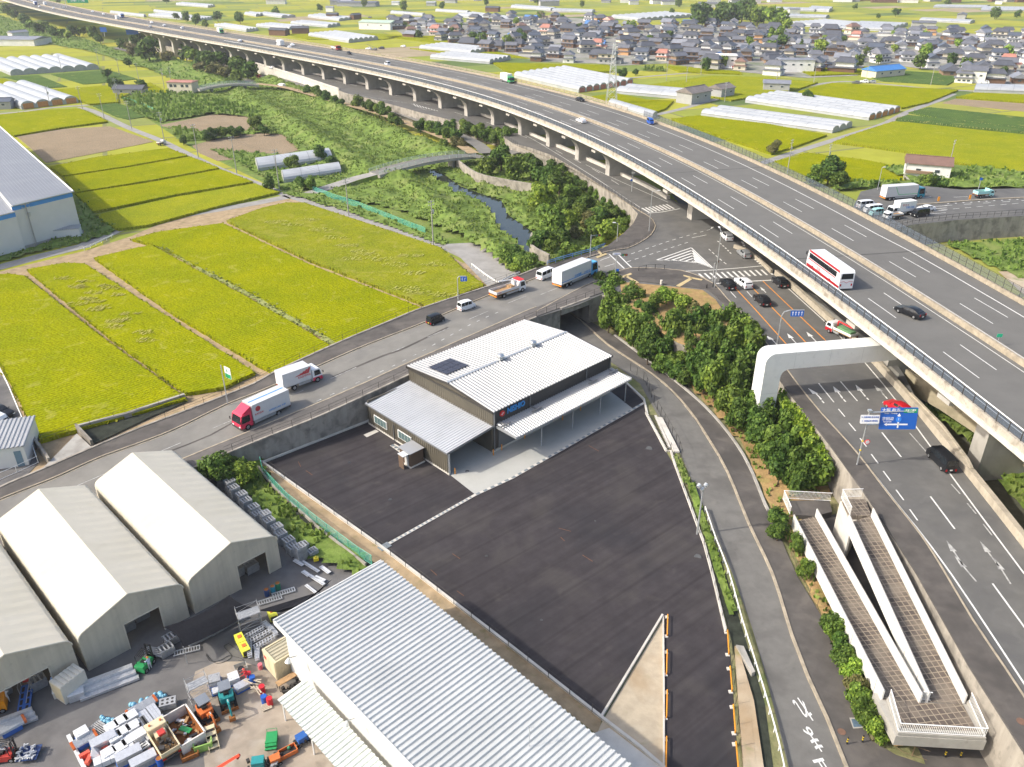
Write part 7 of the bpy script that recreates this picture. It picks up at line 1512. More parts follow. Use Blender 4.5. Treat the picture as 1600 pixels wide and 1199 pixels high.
def vehicle(kind,col,a,b_,z,label,name='parked_car',cat='car',mir=True,group=None):
 """a: mark of the middle of the front at the ground, b_: of the rear; only the heading and the middle are taken"""
 A,B=P(a[0],a[1],z),P(b_[0],b_[1],z);c=(A+B)/2;d=A-B;t=thing(name,label,cat,(c.x,c.y,z+.03),math.atan2(d.y,d.x),group);col=VP[col]
 if kind=='sedan':carbody(t,[(2.3,.62,.62,.80),(2.2,.74,.74,.92),(1.9,.86,.86,1),(.95,.96,.96,1),(.25,1.0,1.40,1),(-.5,1.0,1.45,1),(-1.25,1.0,1.36,1),(-1.95,1.02,1.02,.97),(-2.3,.95,.95,.9)],.89,col,key=kind);wheels(t,(1.4,-1.4),.88)
 elif kind=='hatch':carbody(t,[(2.1,.62,.62,.80),(2.0,.78,.78,.92),(1.7,.90,.90,1),(.95,1.0,1.0,1),(.25,1.02,1.46,1),(-.6,1.02,1.50,1),(-1.45,1.04,1.42,.97),(-2.0,1.0,1.0,.93),(-2.1,.8,.8,.9)],.87,col,key=kind);wheels(t,(1.3,-1.3),.86)
 elif kind=='suv':carbody(t,[(2.3,.75,.75,.84),(2.22,.95,.95,.94),(1.8,1.06,1.06,1),(1.0,1.12,1.12,1),(.35,1.12,1.66,1),(-.6,1.12,1.72,1),(-1.7,1.14,1.66,.98),(-2.2,1.12,1.12,.95),(-2.3,.8,.8,.92)],.92,col,key=kind);wheels(t,(1.4,-1.4),.91,.36)
 elif kind=='kei':carbody(t,[(1.7,.7,.7,.9),(1.66,.88,.88,.96),(1.3,1.0,1.0,1),(.85,1.05,1.7,1),(.0,1.05,1.82,1),(-.8,1.05,1.82,1),(-1.55,1.05,1.76,.98),(-1.68,1.0,1.0,.97),(-1.7,.6,.6,.95)],.74,col,roofw=.88,key=kind);wheels(t,(1.2,-1.2),.73,.28)
 elif kind=='van':carbody(t,[(2.35,.75,.75,.9),(2.32,1.0,1.0,.96),(2.1,1.1,1.1,1),(1.5,1.12,1.88,1),(.4,1.12,1.98,1),(-.8,1.12,1.98,1),(-2.2,1.12,1.93,.98),(-2.33,1.1,1.1,.97),(-2.35,.6,.6,.95)],.86,col,roofw=.88,key=kind);wheels(t,(1.55,-1.5),.85,.33)
 p_=MB().box((-2.36 if kind!='kei' else-1.72,0,.55),(.04,.34,.17)).build('number_plate',m_platey if kind=='kei' else m_plate,t)
 m=MB()
 for s_ in(-1,1):
  x=1.2 if kind in('van','kei')else .75
  MB().box((x if kind!='kei' else .95,s_*((.97 if kind!='kei' else .82)),1.05),(.1,.16,.14)).build('mirror',col,t)
 return t
def cab(t,x0,L_,W_,H_,col,top=None,name='cab',z0=.45):
 """truck cab: x0 front plane, extends backwards L_"""
 h=W_/2;b=MB();pr_=[(x0-.02,z0),(x0,z0+.75),(x0-.28,H_-.15),(x0-.5,H_),(x0-L_,H_),(x0-L_,z0)]
 v=[(x,-h,z)for x,z in pr_]+[(x,h,z)for x,z in pr_];n=6
 b.add(v,[tuple(range(n)),tuple(range(2*n-1,n-1,-1))]+[(i,n+i,n+(i+1)%n,(i+1)%n)for i in range(n)]);c=b.build(name,col,t)
 if top:MB().prism([(x0-.02,-h*1.005),(x0-.02,h*1.005),(x0-L_+.02,h*1.005),(x0-L_+.02,-h*1.005)],z0-.05,z0+.55).build('lower_cab',top,t)
 zz_=z0+.8;MB().face([(x0+.012,-h*.92,zz_),(x0+.012,h*.92,zz_),(x0-.26,h*.88,H_-.22),(x0-.26,-h*.88,H_-.22)]).build('windscreen',m_glass,t)
 for s_ in(-1,1):
  MB().face([(x0-.18,s_*(h+.014),zz_+.02),(x0-.4,s_*(h+.014),H_-.25),(x0-L_+.35,s_*(h+.014),H_-.25),(x0-L_+.35,s_*(h+.014),zz_+.02)]).build('side_window',m_glass,t)
  MB().box((x0+.01,s_*h*.72,z0+.3),(.06,.3,.18)).build('headlight',m_head,t);MB().box((x0+.12,s_*(h+.16),zz_+.45),(.1,.18,.42)).build('mirror',m_black,t)
 MB().box((x0+.03,0,z0+.05),(.1,W_*.95,.28)).build('bumper',m_chas if not top else top,t);return c
def truck(a,b_,z,label,L_,boxH,cabcol,boxm=None,cabL=1.9,cabH=2.7,W_=2.4,wx=None,stripe=None,name='truck',cat='truck',low=None,roofstripe=None,bed=False,deflect=False,wr=.45,tailorange=False,group=None):
 A,B=P(a[0],a[1],z),P(b_[0],b_[1],z);c=(A+B)/2;d=A-B;t=thing(name,label,cat,(c.x,c.y,z+.03),math.atan2(d.y,d.x),group);x0=L_/2;h=W_/2
 cab(t,x0,cabL,W_*.96,cabH,VP[cabcol],VP[low]if low else None)
 if deflect:
  b=MB();b.add([(x0-.5,-h*.8,cabH),(x0-.5,h*.8,cabH),(x0-cabL,h*.95,cabH),(x0-cabL,-h*.95,cabH),(x0-cabL,-h*.85,boxH-.1),(x0-cabL,h*.85,boxH-.1)],[(0,4,5,1),(0,3,4),(1,5,2),(3,2,5,4)]);b.build('wind_deflector',VP[cabcol],t)
 MB().bb(-x0+.1,x0-.4,-h*.42,h*.42,.45,.95).build('chassis',m_chas,t)
 wheels(t,wx or(x0-.9,-x0+1.9),h,wr,.3);xb=x0-cabL-.18;bm=boxm or m_boxw
 if bed:
  MB().bb(-x0,xb,-h,h,.95,1.1).build('bed_floor',m_wood,t)
  for nm,q in(('side_board',(-x0,xb,-h,-h+.06)),('side_board',(-x0,xb,h-.06,h)),('tail_board',(-x0,-x0+.06,-h+.06,h-.06)),('head_board',(xb-.06,xb,-h+.06,h-.06))):MB().bb(*q,1.1,1.1+(bed if nm!='head_board' else bed+.5)).build(nm,bm,t)
 elif boxH:
  b=MB().bb(-x0,xb,-h,h,.95,boxH);bo_=b.build('cargo_box',bm,t)
  for zz_ in(1.0,boxH-.06):
   for s_ in(-1,1):MB().bb(-x0,xb,s_*h-.02*(s_<0)-.0,s_*h+.02*(s_>0),zz_,zz_+.07).build('box_rail',m_metal,t)
  q=MB();q.bb(-x0-.03,-x0,-h+.05,-.02,1.05,boxH-.1);q2=MB();q2.bb(-x0-.03,-x0,.02,h-.05,1.05,boxH-.1);q.build('rear_door',m_boxw,t);q2.build('rear_door',m_boxw,t)
  if stripe:
   for s_ in(-1,1):MB().bb(-x0+.1,xb-.1,s_*(h+.012)-.006,s_*(h+.012)+.006,1.35,1.5).build('stripe',stripe,t)
  if roofstripe:MB().bb(-x0+.2,xb-.2,-.12,.12,boxH,boxH+.02).build('roof_stripe',roofstripe,t)
 MB().bb(-x0-.02,-x0+.1,-h*.95,h*.95,.55,.75).build('rear_bumper',m_painto if tailorange else m_chas,t)
 for s_ in(-1,1):MB().bb(-x0-.05,-x0,s_*h*.8-.15,s_*h*.8+.15,.76,.9).build('taillight',m_tail,t);MB().bb(-x0+2.6,x0-cabL-.3,s_*h*.93-.03,s_*h*.93+.03,.5,.85).build('side_guard',m_metal,t)
 return t
def truck_text(t,s,size,m,x,z,side,h=1.215,sx=1.0):text(s,size,m,t,(x,side*h,z),(R(90),0,0 if side<0 else R(180)),ext=.003,bold=.01,sx=sx)
m_tb=mat('truck_print_blue',(.03,.25,.62),.4);m_tr=mat('truck_print_red',(.50,.04,.05),.4)
# --- cross road
t=truck((369,674),(450,637),3.2,'red-cab box truck with white box driving down the cross road, lower left one',8.6,3.55,'pink',m_box,2.0,2.6,deflect=True,roofstripe=m_tb,wx=(3.2,-2.1));truck_text(t,'KANSAI',.42,m_tr,1.1,1.9,1);MB().tube((1.2,1.2,2.7),(1.2,1.225,2.7),.42,14).build('round_logo',m_tr,t);truck_text(t,'EXPRESS LINE  0120',.34,m_tb,-2.0,1.55,1)
t=truck((497,592),(441,612),3.9,'white box truck with red lower cab on the cross road, behind the red one',6.8,3.3,'white',m_box,1.7,2.4,low='pink',wx=(2.5,-1.6));truck_text(t,'KASHIWA',.5,m_tr,.3,1.9,-1);b=MB()
for k in range(5):b.face([(-1.4+k*.5,-1.215,2.2),(-.9+k*.5,-1.215,2.2),(-.5+k*.5,-1.215,2.2+.18*(k+1)),(-.85+k*.5,-1.215,2.2+.18*(k+1))])
b.build('side_mark',m_tr,t)
vehicle('kei','black',(694,500),(667,511),4.9,'black boxy minicar on the cross road beside the rice field',name='minivan');vehicle('kei','white',(741,480),(716,488),5.1,'white minivan on the cross road just ahead of the black minicar',name='minivan',cat='van')
t=truck((821,451),(764,470),5.4,'flatbed crane truck with red-topped white cab on the cross road',7.6,0,'white',m_box,1.7,2.4,bed=.5,wx=(2.9,-1.9),tailorange=True);MB().bb(2.2,3.5,-1.0,1.0,2.4,2.5).build('red_roof_board',m_red,t)
b=MB();b.bb(1.5,1.8,-.3,.3,1.0,2.6);b.tube((1.65,0,2.6),(-1.9,.5,2.9),.13,6);b.build('crane',m_boxw,t);MB().bb(.2,1.2,-.8,.5,1.1,1.7).build('crate_load',m_wood,t);truck_text(t,'NISHIO',.26,m_tr,-3.0,1.35,-1)
vehicle('van','white',(868,428),(838,441),5.5,'white van hidden partly behind the long blue-cab truck',name='van',cat='van')
t=truck((930,426),(866,453),5.5,'long grey box truck with light blue cab waiting at the junction',11.8,3.75,'skyblue',m_box,2.2,3.0,2.5,wx=(4.9,3.2,-2.9,-4.2),stripe=m_tb,tailorange=True);truck_text(t,'日本通運',.55,m_tb,-.8,1.75,-1,1.27);truck_text(t,'LOGISTICS',.4,m_tb,2.2,1.72,-1,1.27)
# --- junction
z5=5.5
vehicle('suv','white',(1127,366),(1143,382),z5,'white car in the shade beside the deck edge, upper one of the side lane');vehicle('hatch','silver',(1152,393),(1172,409),z5,'silver car behind the white one in the shaded side lane')
vehicle('suv','black',(1128,442),(1145,457),z5,'black car with glowing red lights, first in the left queue at the crosswalk');vehicle('suv','white',(1152,441),(1170,454),z5,'white car second from the left at the crosswalk stop line');vehicle('suv','black',(1180,465),(1200,484),z5,'black car alone in the middle lane behind the white queueing car');vehicle('suv','black',(1208,437),(1228,455),z5,'black car in the right lane under the deck edge')
t=truck((1297,518),(1330,534),z5,'small white truck with red crane arm just behind the portal beam',5.6,0,'white',m_boxw,1.5,2.1,1.9,bed=.4,wx=(1.9,-1.6),wr=.36,low='red');b=MB();b.tube((1.0,0,1.2),(1.0,0,2.4),.12,6);b.tube((1.0,0,2.4),(-2.6,.6,2.6),.13,6);b.build('crane',m_red,t);MB().bb(-2.4,.6,-.7,.6,1.15,1.7).build('load',mat('green_load',(.15,.3,.15),.8,.3,2),t)
vehicle('hatch','red',(1387,634),(1417,652),z5,'red car under the big blue direction sign');vehicle('van','black',(1452,708),(1487,744),z5,'black van driving up the main road near the right edge',name='van',cat='van')
# --- expressway (z 15)
def bus(a,b_,z,label):
 A,B=P(*a,z),P(*b_,z);c=(A+B)/2;d=A-B;t=thing('coach',label,'bus',(c.x,c.y,z+.03),math.atan2(d.y,d.x));L_=11.9;x=L_/2;h=1.24;b=MB()
 pr_=[(x-.05,.35),(x,1.3),(x-.35,3.2),(x-.9,3.4),(-x+.3,3.4),(-x,3.0),(-x,.35)];n=7;v=[(q[0],-h,q[1])for q in pr_]+[(q[0],h,q[1])for q in pr_]
 b.add(v,[tuple(range(n)),tuple(range(2*n-1,n-1,-1))]+[(i,n+i,n+(i+1)%n,(i+1)%n)for i in range(n)]);b.build('body',VP['white'],t)
 for s_ in(-1,1):
  MB().bb(-x+.05,x-.2,s_*(h+.008)-.006,s_*(h+.008)+.006,.36,.85).build('red_skirt',VP['red'],t);MB().bb(-x+.4,x-.6,s_*(h+.008)-.006,s_*(h+.008)+.006,2.98,3.36).build('red_band',VP['red'],t);MB().bb(-x+1.6,x-.4,s_*(h+.01)-.006,s_*(h+.01)+.006,1.66,1.84).build('red_band',VP['red'],t)
  for k in range(7):MB().bb(-x+1.3+k*1.42,-x+2.69+k*1.42,s_*(h+.012)-.006,s_*(h+.012)+.006,1.95,2.85).build('side_window',m_glass,t)
  MB().bb(-x-.02,-x,s_*.95-.12,s_*.95+.12,.8,1.2).build('taillight',m_tail,t);MB().bb(x+.05,x+.3,s_*1.35-.06,s_*1.35+.06,2.2,2.8).build('mirror',m_black,t)
 MB().face([(-x-.012,-1.05,2.0),(-x-.012,1.05,2.0),(-x+.0-.012,.95,2.95),(-x-.012,-.95,2.95)]).build('rear_window',m_glass,t);MB().face([(x-.03,-1.1,1.45),(x-.03,1.1,1.45),(x-.33,1.05,3.1),(x-.33,-1.05,3.1)]).build('windscreen',m_glass,t)
 MB().bb(-.8,1.4,-.8,.8,3.4,3.55).build('roof_unit',VP['white'],t);MB().bb(3.4,4.3,-.4,.4,3.4,3.46).build('roof_hatch',m_box,t);wheels(t,(x-2.4,-x+3.2),h,.5,.3)
 text('阪急バス',.6,m_tr,t,(1.4,-h-.01,1.2),(R(90),0,0),ext=.003);text('京阪',.7,m_tr,t,(1.4,h+.02,1.15),(R(90),0,R(180)),ext=.003);b=MB();b.path([(-x-.02,-1.1,1.5),(-x-.02,-.5,1.62),(-x-.02,0,1.35),(-x-.02,.5,1.62),(-x-.02,1.1,1.5)],.03,4);b.build('rear_line',VP['red'],t);return t
bus((1268,416),(1321,456),15,'white coach with red bands on the expressway')
vehicle('sedan','black',(1401,485),(1440,501),15,'black sedan behind the coach on the expressway');vehicle('sedan','white',(900,189),(916,195),15,'white sedan alone on the near carriageway, middle of the picture');vehicle('kei','blue',(1022,198),(1010,191),15,'bright blue minicar on the far carriageway',name='minivan');vehicle('sedan','black',(913,161),(900,157),15,'black sedan on the far carriageway left of the blue minicar')
t=truck((806,133),(780,126),15,'white box truck with green cab on the far carriageway',8.4,3.5,'green',m_boxw,2.0,2.6);truck_text(t,'生協',1.0,mat('truck_print_green',(.05,.4,.1),.4),0,2.2,-1)
vehicle('sedan','navy',(690,106),(679,102),15,'dark blue car far on the far carriageway');vehicle('van','white',(600,101),(611,105),15,'white van on the near carriageway above the river',name='van',cat='van');vehicle('sedan','black',(550,87),(541,84),15,'dark car following the flatbed on the far carriageway')
truck((535,81),(516,77),15,'red and white flatbed truck on the far carriageway',8.5,0,'red',m_boxw,2,2.6,bed=.6);truck((428,70),(449,77),15,'large white box truck on the near carriageway in the distance',9,3.6,'white');vehicle('hatch','white',(449,75),(456,78),15,'white car right beside the large white box truck');vehicle('sedan','white',(461,74),(453,71),15,'white car above the white box truck')
for i,(u,v,k,c_,s_)in enumerate([(375,66,'sedan','white',1),(285,46,'suv','white',1),(257,42,'hatch','white',1),(237,37,'sedan','white',-1),(235,44,'sedan','silver',1),(162,24,'sedan','white',-1),(145,20,'hatch','white',-1),(127,22,'sedan','black',1),(84,15,'sedan','white',1),(100,13,'sedan','silver',-1),(50,3,'hatch','white',-1),(62,12,'sedan','white',1)]):
 vehicle(k,c_,(u-6*s_,v-2*s_),(u+6*s_,v+2*s_),15,'distant %s car on the expressway, %s from the right'%(c_,nth(i)),group='distant cars on the expressway')
truck((352,55),(338,51),15,'green and white truck distant on the far carriageway',8,3.4,'green');truck((197,30),(184,27),15,'blue-cab truck distant on the far carriageway',8,3.4,'blue');truck((178,30),(190,34),15,'white box truck distant on the near carriageway',8,3.4,'white');truck((62,10),(50,7),15,'blue truck near the far left end of the expressway',8,3.4,'blue');truck((66,8),(76,11),15,'white truck near the far left end of the expressway',8,3.4,'white')
# --- far right road
t=truck((1437,309),(1380,313),z5,'long semi truck with blue cab on the far right road',12,3.75,'teal',m_box,2.2,2.9,2.5,wx=(4.9,3.3,-3.4,-4.6),tailorange=True);b=MB();b.path([(-3.4,-1.27,3.6),(-2.2,-1.27,1.5),(3.6,-1.27,1.45)],.06,4);b.build('green_line',VP['green'],t)
t=truck((1388,338),(1424,334),z5,'white box truck with blue print on the far right road',7.0,3.5,'white',m_boxw,1.7,2.3,2.2,wx=(2.6,-1.8));truck_text(t,'サカイ',.7,m_tr,-.2,2.6,1,1.115);truck_text(t,'引越 LINE',.6,m_tb,-1.6,2.0,1,1.115)
truck((1379,345),(1409,341),z5,'small white flatbed truck in front of the white box truck',5.0,0,'white',m_box,1.4,2.0,1.8,bed=.35,wx=(1.7,-1.4),wr=.34);vehicle('van','white',(1363,324),(1341,326),z5,'white van behind the semi truck on the far right road',name='van',cat='van');vehicle('van','white',(1349,333),(1376,331),z5,'white van beside the expressway fence, in front of the other white van',name='van',cat='van');vehicle('kei','mint',(1358,338),(1378,336),z5,'pale blue minivan in front of the two white vans',name='minivan',cat='van')
vehicle('sedan','white',(1433,331),(1459,329),z5,'white sedan on the far right road');vehicle('van','black',(1425,340),(1448,337),z5,'dark van in front of the white sedan on the far right road',name='van',cat='van')
t=truck((1549,308),(1521,310),z5,'light blue small dump truck on the far right road',5.2,0,'mint',VP['mint'],1.4,2.0,1.9,bed=.8,wx=(1.8,-1.5),wr=.36)
for k,(u,v)in enumerate([(1371,325),(1466,315),(1515,312)]):MB().box((0,0,.6),(.5,.12,1.2)).build('lane_marker',pc,loc=P(u,v,z5),label='%s orange lane marker board on the far right road, from the left'%nth(k),cat='lane marker',group='orange lane markers')
# --- elsewhere
truck((259,226),(247,229),0,'small white pickup truck on the field road',3.4,0,'white',m_boxw,1.1,1.75,1.45,bed=.3,wx=(1.1,-1.0),wr=.27,name='pickup_truck')
vehicle('sedan','black',(12,652),(-6,645),.1,'black car parked at the left edge behind the white fence');vehicle('van','white',(9,668),(-14,660),.1,'white van parked beside the black car at the left edge',name='van',cat='van')
vehicle('sedan','white',(421,107),(429,109),5.5,'white car on the low ramp below the viaduct');truck((434,138),(447,141),1.2,'small white truck on the riverside road',5.5,2.6,'white',m_boxw,1.5,2.1,1.9,wr=.35);vehicle('van','red',(401,122),(409,125),1.2,'red van at the far bridge end',name='van',cat='van')
for i,(u,v,c_)in enumerate([(576,78,'white'),(585,79,'grey'),(596,77,'navy'),(630,74,'white'),(578,29,'grey'),(1139,108,'white'),(1147,108,'red'),(1337,131,'grey'),(1350,130,'white'),(1362,130,'silver'),(1538,131,'white'),(1551,130,'silver')]):vehicle('hatch' if i%2 else 'suv',c_,(u-4,v),(u+4,v+.5),.1,'%s car parked on the plain beyond the expressway, %s of those'%(c_,nth(i)),group='cars parked beyond the expressway')
# ================================================================ the storage yard
A45=R(44.5)
m_alu=mat('aluminium',(.60,.61,.62),.35,.12,5,metal=.5);m_galv=mat('galvanised_dull',(.36,.37,.38),.55,.2,4,metal=.3);m_film=mat('wrapped_white',(.62,.63,.64),.4,.1,3,blot=((.48,.50,.52),1.5,.5));m_pblue=mat('pallet_blue',(.03,.12,.42),.6,.1,3)
m_rust=mat('rust',(.30,.12,.04),.85,.35,3,blot=((.15,.07,.03),2,.6));m_cream=mat('cream_paint',(.60,.52,.34),.6,.08,1.5);m_tarp=mat('shade_net',(.014,.015,.019),.9,.2,3);m_navy=mat('navy_plastic',(.02,.05,.16),.5);m_bluebag=mat('blue_balls',(.18,.42,.55),.4,.15,3)
m_mblue=mat('machine_blue',(.03,.12,.40),.4,.08,3);m_mor=mat('machine_orange',(.58,.15,.035),.5,.1,3);m_mteal=mat('machine_teal',(.02,.24,.25),.5,.1,3);m_myel=mat('machine_yellow',(.70,.58,.03),.4,.1,3);m_mgreen=mat('machine_green',(.02,.27,.08),.5,.1,3);m_mred=mat('machine_red',(.46,.04,.03),.5,.1,3);m_skin=mat('skin',(.55,.34,.24),.6,.05,4)
def at(u,v,z=.06):return P(u,v,z)
def pallet_stack(u,v,label,w_=1.2,d_=1.2,n=4,top=m_film,side=m_film,rz=A45,lh=.2,group='white wrapped stacks in the yard',name='pallet_stack',text_=True):
 t=thing(name,label,'pallet stack',at(u,v),rz,group);b=MB();b.bb(-w_/2,w_/2,-d_/2,d_/2,.0,.04);b.bb(-w_/2,w_/2,-d_/2,d_/2,.12,.15)
 for x in(-.45,0,.45):b.bb(x*w_-.06,x*w_+.06,-d_/2,d_/2,.04,.12)
 b.build('pallet',m_pblue,t);random.seed(int(u*7+v))
 for k in range(n):
  o_=random.uniform(-.03,.03);z=.16+k*(lh+.015);MB().bb(-w_/2+.05+o_,w_/2-.05+o_,-d_/2+.05,d_/2-.05,z,z+lh).build('block',top if k==n-1 else side,t)
 if text_:
  b=MB();z=.165+n*(lh+.015)
  for i in(-1,1):
   for j in(-1,1):b.bb(i*w_*.25-.1,i*w_*.25+.1,j*d_*.25-.012,j*d_*.25+.012,z-.02,z+.003)
  b.build('print',m_galv,t,kind='stuff')
 return t
def y3(x,y):return(100+x/6.957,1080+y/6.957) # marks of the enlarged sheet of the stacks
for i,(x,y,n)in enumerate([(215,455,4),(540,400,4),(640,330,4),(750,275,4),(575,510,4),(670,440,4),(770,390,4),(500,660,3),(625,605,3),(720,525,3),(830,480,4)]):
 pallet_stack(*y3(x,y+60),'white wrapped stack on a blue pallet, %s of the block from the left'%nth(i),1.22,1.12,n)
for i,(x,y)in enumerate([(450,560),(880,770),(720,710)]):pallet_stack(*y3(x,y+40),'long pale panel stack among the white ones, %s from the left'%nth([0,2,1][i]),1.1,2.3,3,m_alu,m_galv,R(-52),.3,'panel stacks in the yard',text_=False)
for i,(x,y)in enumerate([(930,320),(1020,260),(905,400)]):
 t=thing('board_bundle','long white board bundle with %s end, %s'%(['yellow','dull yellow','grey'][i],['between the stacks and the small truck','nearest the open rusty bin','lowest of the three bundles'][i]),'bundle',at(*y3(x,y+60)),R(-45));MB().bb(-1.5,1.5,-.45,.45,.1,.8).build('boards',m_alu if i<2 else m_galv,t);MB().bb(1.5,1.54,-.45,.45,.1,.8).build('end_face',mat('olive_end',(.36,.33,.03),.6)if i<2 else m_galv,t);b=MB();b.bb(-1.5,1.5,-.16,-.13,.8,.805);b.bb(-1.5,1.5,.13,.16,.8,.805);b.build('gap',m_galv,t)
def bars(u,v,label,L_=2.6,n=7,rz=A45,ends=m_mor,z0=.5,lay=2):
 t=thing('bar_bundle',label,'bundle',at(u,v),rz);MB().bb(-L_*.35,L_*.35,-.5,.5,.02,z0).build('stillage',m_pblue,t);b=MB();e=MB()
 for l_ in range(lay):
  for k in range(n):y=-.45+k*.9/(n-1);b.tube((-L_/2,y,z0+.06+l_*.12),(L_/2,y,z0+.06+l_*.12),.05,6);[e.tube((s_*L_/2-.12,y,z0+.06+l_*.12),(s_*L_/2+.12,y,z0+.06+l_*.12),.065,6)for s_ in(-1,1)]
 b.build('bars',m_alu,t);e.build('end_caps',ends,t)
bars(*y3(860,215),'bundle of silver bars with orange ends above the white stacks');bars(*y3(235,580),'bundle of silver bars with orange ends left of the white stacks',2.0);bars(19,1143,'flat stack of silver bars with orange ends at the left edge',2.4,lay=3)
def balls(u,v,label,n=12,sp=.8,m=m_bluebag):
 t=thing('ball_pile',label,'float balls',at(u,v));random.seed(int(u));b=MB()
 for k in range(n):r=random.uniform(.16,.27);b.ball((random.uniform(-sp,sp),random.uniform(-sp*.5,sp*.5),r*.9),r,8,6)
 b.build('balls',m,t,smooth=True,kind='stuff')
balls(*y3(820,150),'pile of pale blue balls above the orange ended bars');balls(*y3(970,110),'pile of pale blue balls behind the grey pallet frame',10,.7);balls(*y3(1040,60),'small pile of pale blue balls nearest the tents',8,.6);balls(*y3(480,340),'pile of pale blue balls at the upper left of the white stacks',14,.9)
t=thing('frame_stack','stack of grey hole-plate frames beside the blue balls','frame stack',at(*y3(1140,170)),R(18));MB().bb(-.75,.75,-.5,.5,.1,.75).build('frames',m_galv,t);b=MB()
for i in range(3):
 for j in range(2):b.tube((-.45+i*.45,-.22+j*.44,.752),(-.45+i*.45,-.22+j*.44,.765),.13,10)
b.build('holes',m_dmetal,t)
t=thing('plastic_basket_stack','white basket stack full of small frames in the white stacks','basket stack',at(*y3(380,470)),R(60));b=MB()
for k in range(9):b.tube((-.7+k*.17,-.9,.55),(-.7+k*.17,.9,.55),.035,5)
for z in(.1,.35,.55):
 for s_ in(-1,1):b.tube((-.75,s_*.9,z),(.75,s_*.9,z),.035,5);b.tube((s_*.75,-.9,z),(s_*.75,.9,z),.035,5)
for x in(-.75,.75):
 for y in(-.9,.9):b.tube((x,y,0),(x,y,.6),.04,5)
b.build('basket',m_galv,t)
t=thing('white_rack','white slatted rack lying at the right of the white stacks','rack',at(*y3(800,600)),R(-40));b=MB()
for k in range(8):b.bb(-1.1+k*.3,-.95+k*.3,-.7,.7,.35,.42)
b.bb(-1.2,1.2,-.7,-.6,.1,.5);b.bb(-1.2,1.2,.6,.7,.1,.5);b.build('slats',m_film,t)
t=thing('wrapped_roll','long clear wrapped bundle across the front of the white stacks','bundle',at(*y3(560,740)),R(32));MB().bb(-1.7,1.7,-.45,.45,.1,.7).build('wrapped_panels',m_film,t);b=MB()
for x in(-1.1,-.4,.3,1.0):b.bb(x,x+.06,-.46,.46,.09,.71)
b.build('straps',m_galv,t)
t=thing('white_beam','long white square beam lying alone on the asphalt','beam',at(*y3(160,720)),R(-48));MB().bb(-2.9,2.9,-.17,.17,.02,.3).build('beam',m_film,t)
t=thing('barrier_pile','red and clear barrier pieces heaped below the silver bars','barrier pile',at(*y3(350,710)),R(20));b=MB();[b.box((x,y,.3),(.9,.35,.5),a)for x,y,a in((-.9,.2,.4),(-.5,-.5,1.2),(.8,.3,-.6),(.7,-.6,.9))];b.build('barriers',mat('barrier_red',(.66,.10,.06),.5),t,kind='stuff');MB().add([(-.5,-.5,.3),(.5,-.5,.3),(.4,.5,.3),(-.4,.5,.3),(0,0,1.2)],[(0,1,4),(1,2,4),(2,3,4),(3,0,4),(3,2,1,0)]).build('cover',m_film,t)
# open skips
def skip(u,v,label,L_,W_,Hh,m,rz,fill=True,inner=None,th=.07):
 t=thing('skip_bin',label,'skip',at(u,v),rz);b=MB()
 for q in((-L_/2,L_/2,-W_/2,-W_/2+th),(-L_/2,L_/2,W_/2-th,W_/2),(-L_/2,-L_/2+th,-W_/2+th,W_/2-th),(L_/2-th,L_/2,-W_/2+th,W_/2-th)):b.bb(*q,.0,Hh)
 b.bb(-L_/2,L_/2,-W_/2,W_/2,-.02,.06);b.build('bin',m,t);MB().bb(-L_/2+th+.01,L_/2-th-.01,-W_/2+th+.01,W_/2-th-.01,.1,.2).build('rusty_floor',inner or m_rust,t)
 q=MB();[q.bb(*a,Hh,Hh+.06)for a in((-L_/2-.04,L_/2+.04,-W_/2-.04,-W_/2+th+.02),(-L_/2-.04,L_/2+.04,W_/2-th-.02,W_/2+.04),(-L_/2-.04,-L_/2+th+.02,-W_/2,W_/2),(L_/2-th-.02,L_/2+.04,-W_/2,W_/2))];q.build('rim',m,t)
 for s_ in(-1,1):MB().bb(-L_/2+th,L_/2-th,s_*(W_/2-th-.012)-.006,s_*(W_/2-th-.012)+.006,.2,Hh-.02).build('rusty_side',m_rust if inner is None else inner,t)
 return t
q5=lambda x,y:(260+x/6.345,1010+y/6.345)
t=skip(*q5(195,880),'large open white skip with rusty inside and green scrap in it',4.3,2.3,1.35,mat('skip_white',(.66,.64,.60),.6,.08,1.5,blot=((.35,.16,.07),1.5,.6,.58)),R(-47));random.seed(2)
sc_=thing('scrap_heap','mixed scrap lying in the large white skip','scrap',t.location+Vector((0,0,.2)),R(-47));b=MB();g1=MB();g2=MB()
for k in range(26):c=(random.uniform(-1.8,1.8),random.uniform(-.8,.8),random.uniform(.1,.3));(b,g1,g2)[k%3].box(c,(random.uniform(.2,.9),random.uniform(.06,.3),random.uniform(.05,.2)),random.uniform(0,3))
b.build('dark_scrap',m_black,sc_,kind='stuff');g1.build('white_scrap',m_film,sc_,kind='stuff');g2.build('wood_scrap',m_wood,sc_,kind='stuff');MB().box((-.1,.1,.35),(1.2,.5,.12),.5).build('green_sheet',m_mgreen,sc_);MB().ball((1.5,-.2,.35),(.5,.45,.3)).build('white_bag',m_film,sc_,smooth=True)
skip(*q5(370,1000),'small green skip below the large white one',1.6,1.1,.8,mat('moss_green',(.25,.42,.10),.6,.2,2),R(22),inner=m_black);skip(*q5(235,1090),'small rusty brown tray next to the small green skip',1.5,.9,.45,m_rust,R(30))
t=thing('step_stand','beige wooden step stand beside the small green skip','step stand',at(*q5(460,950)),R(-62))
for k in range(4):MB().bb(-.95+k*.5,-.5+k*.5,-.42,.42,1.15-k*.3,1.2-k*.3).build('step',m_cream,t)
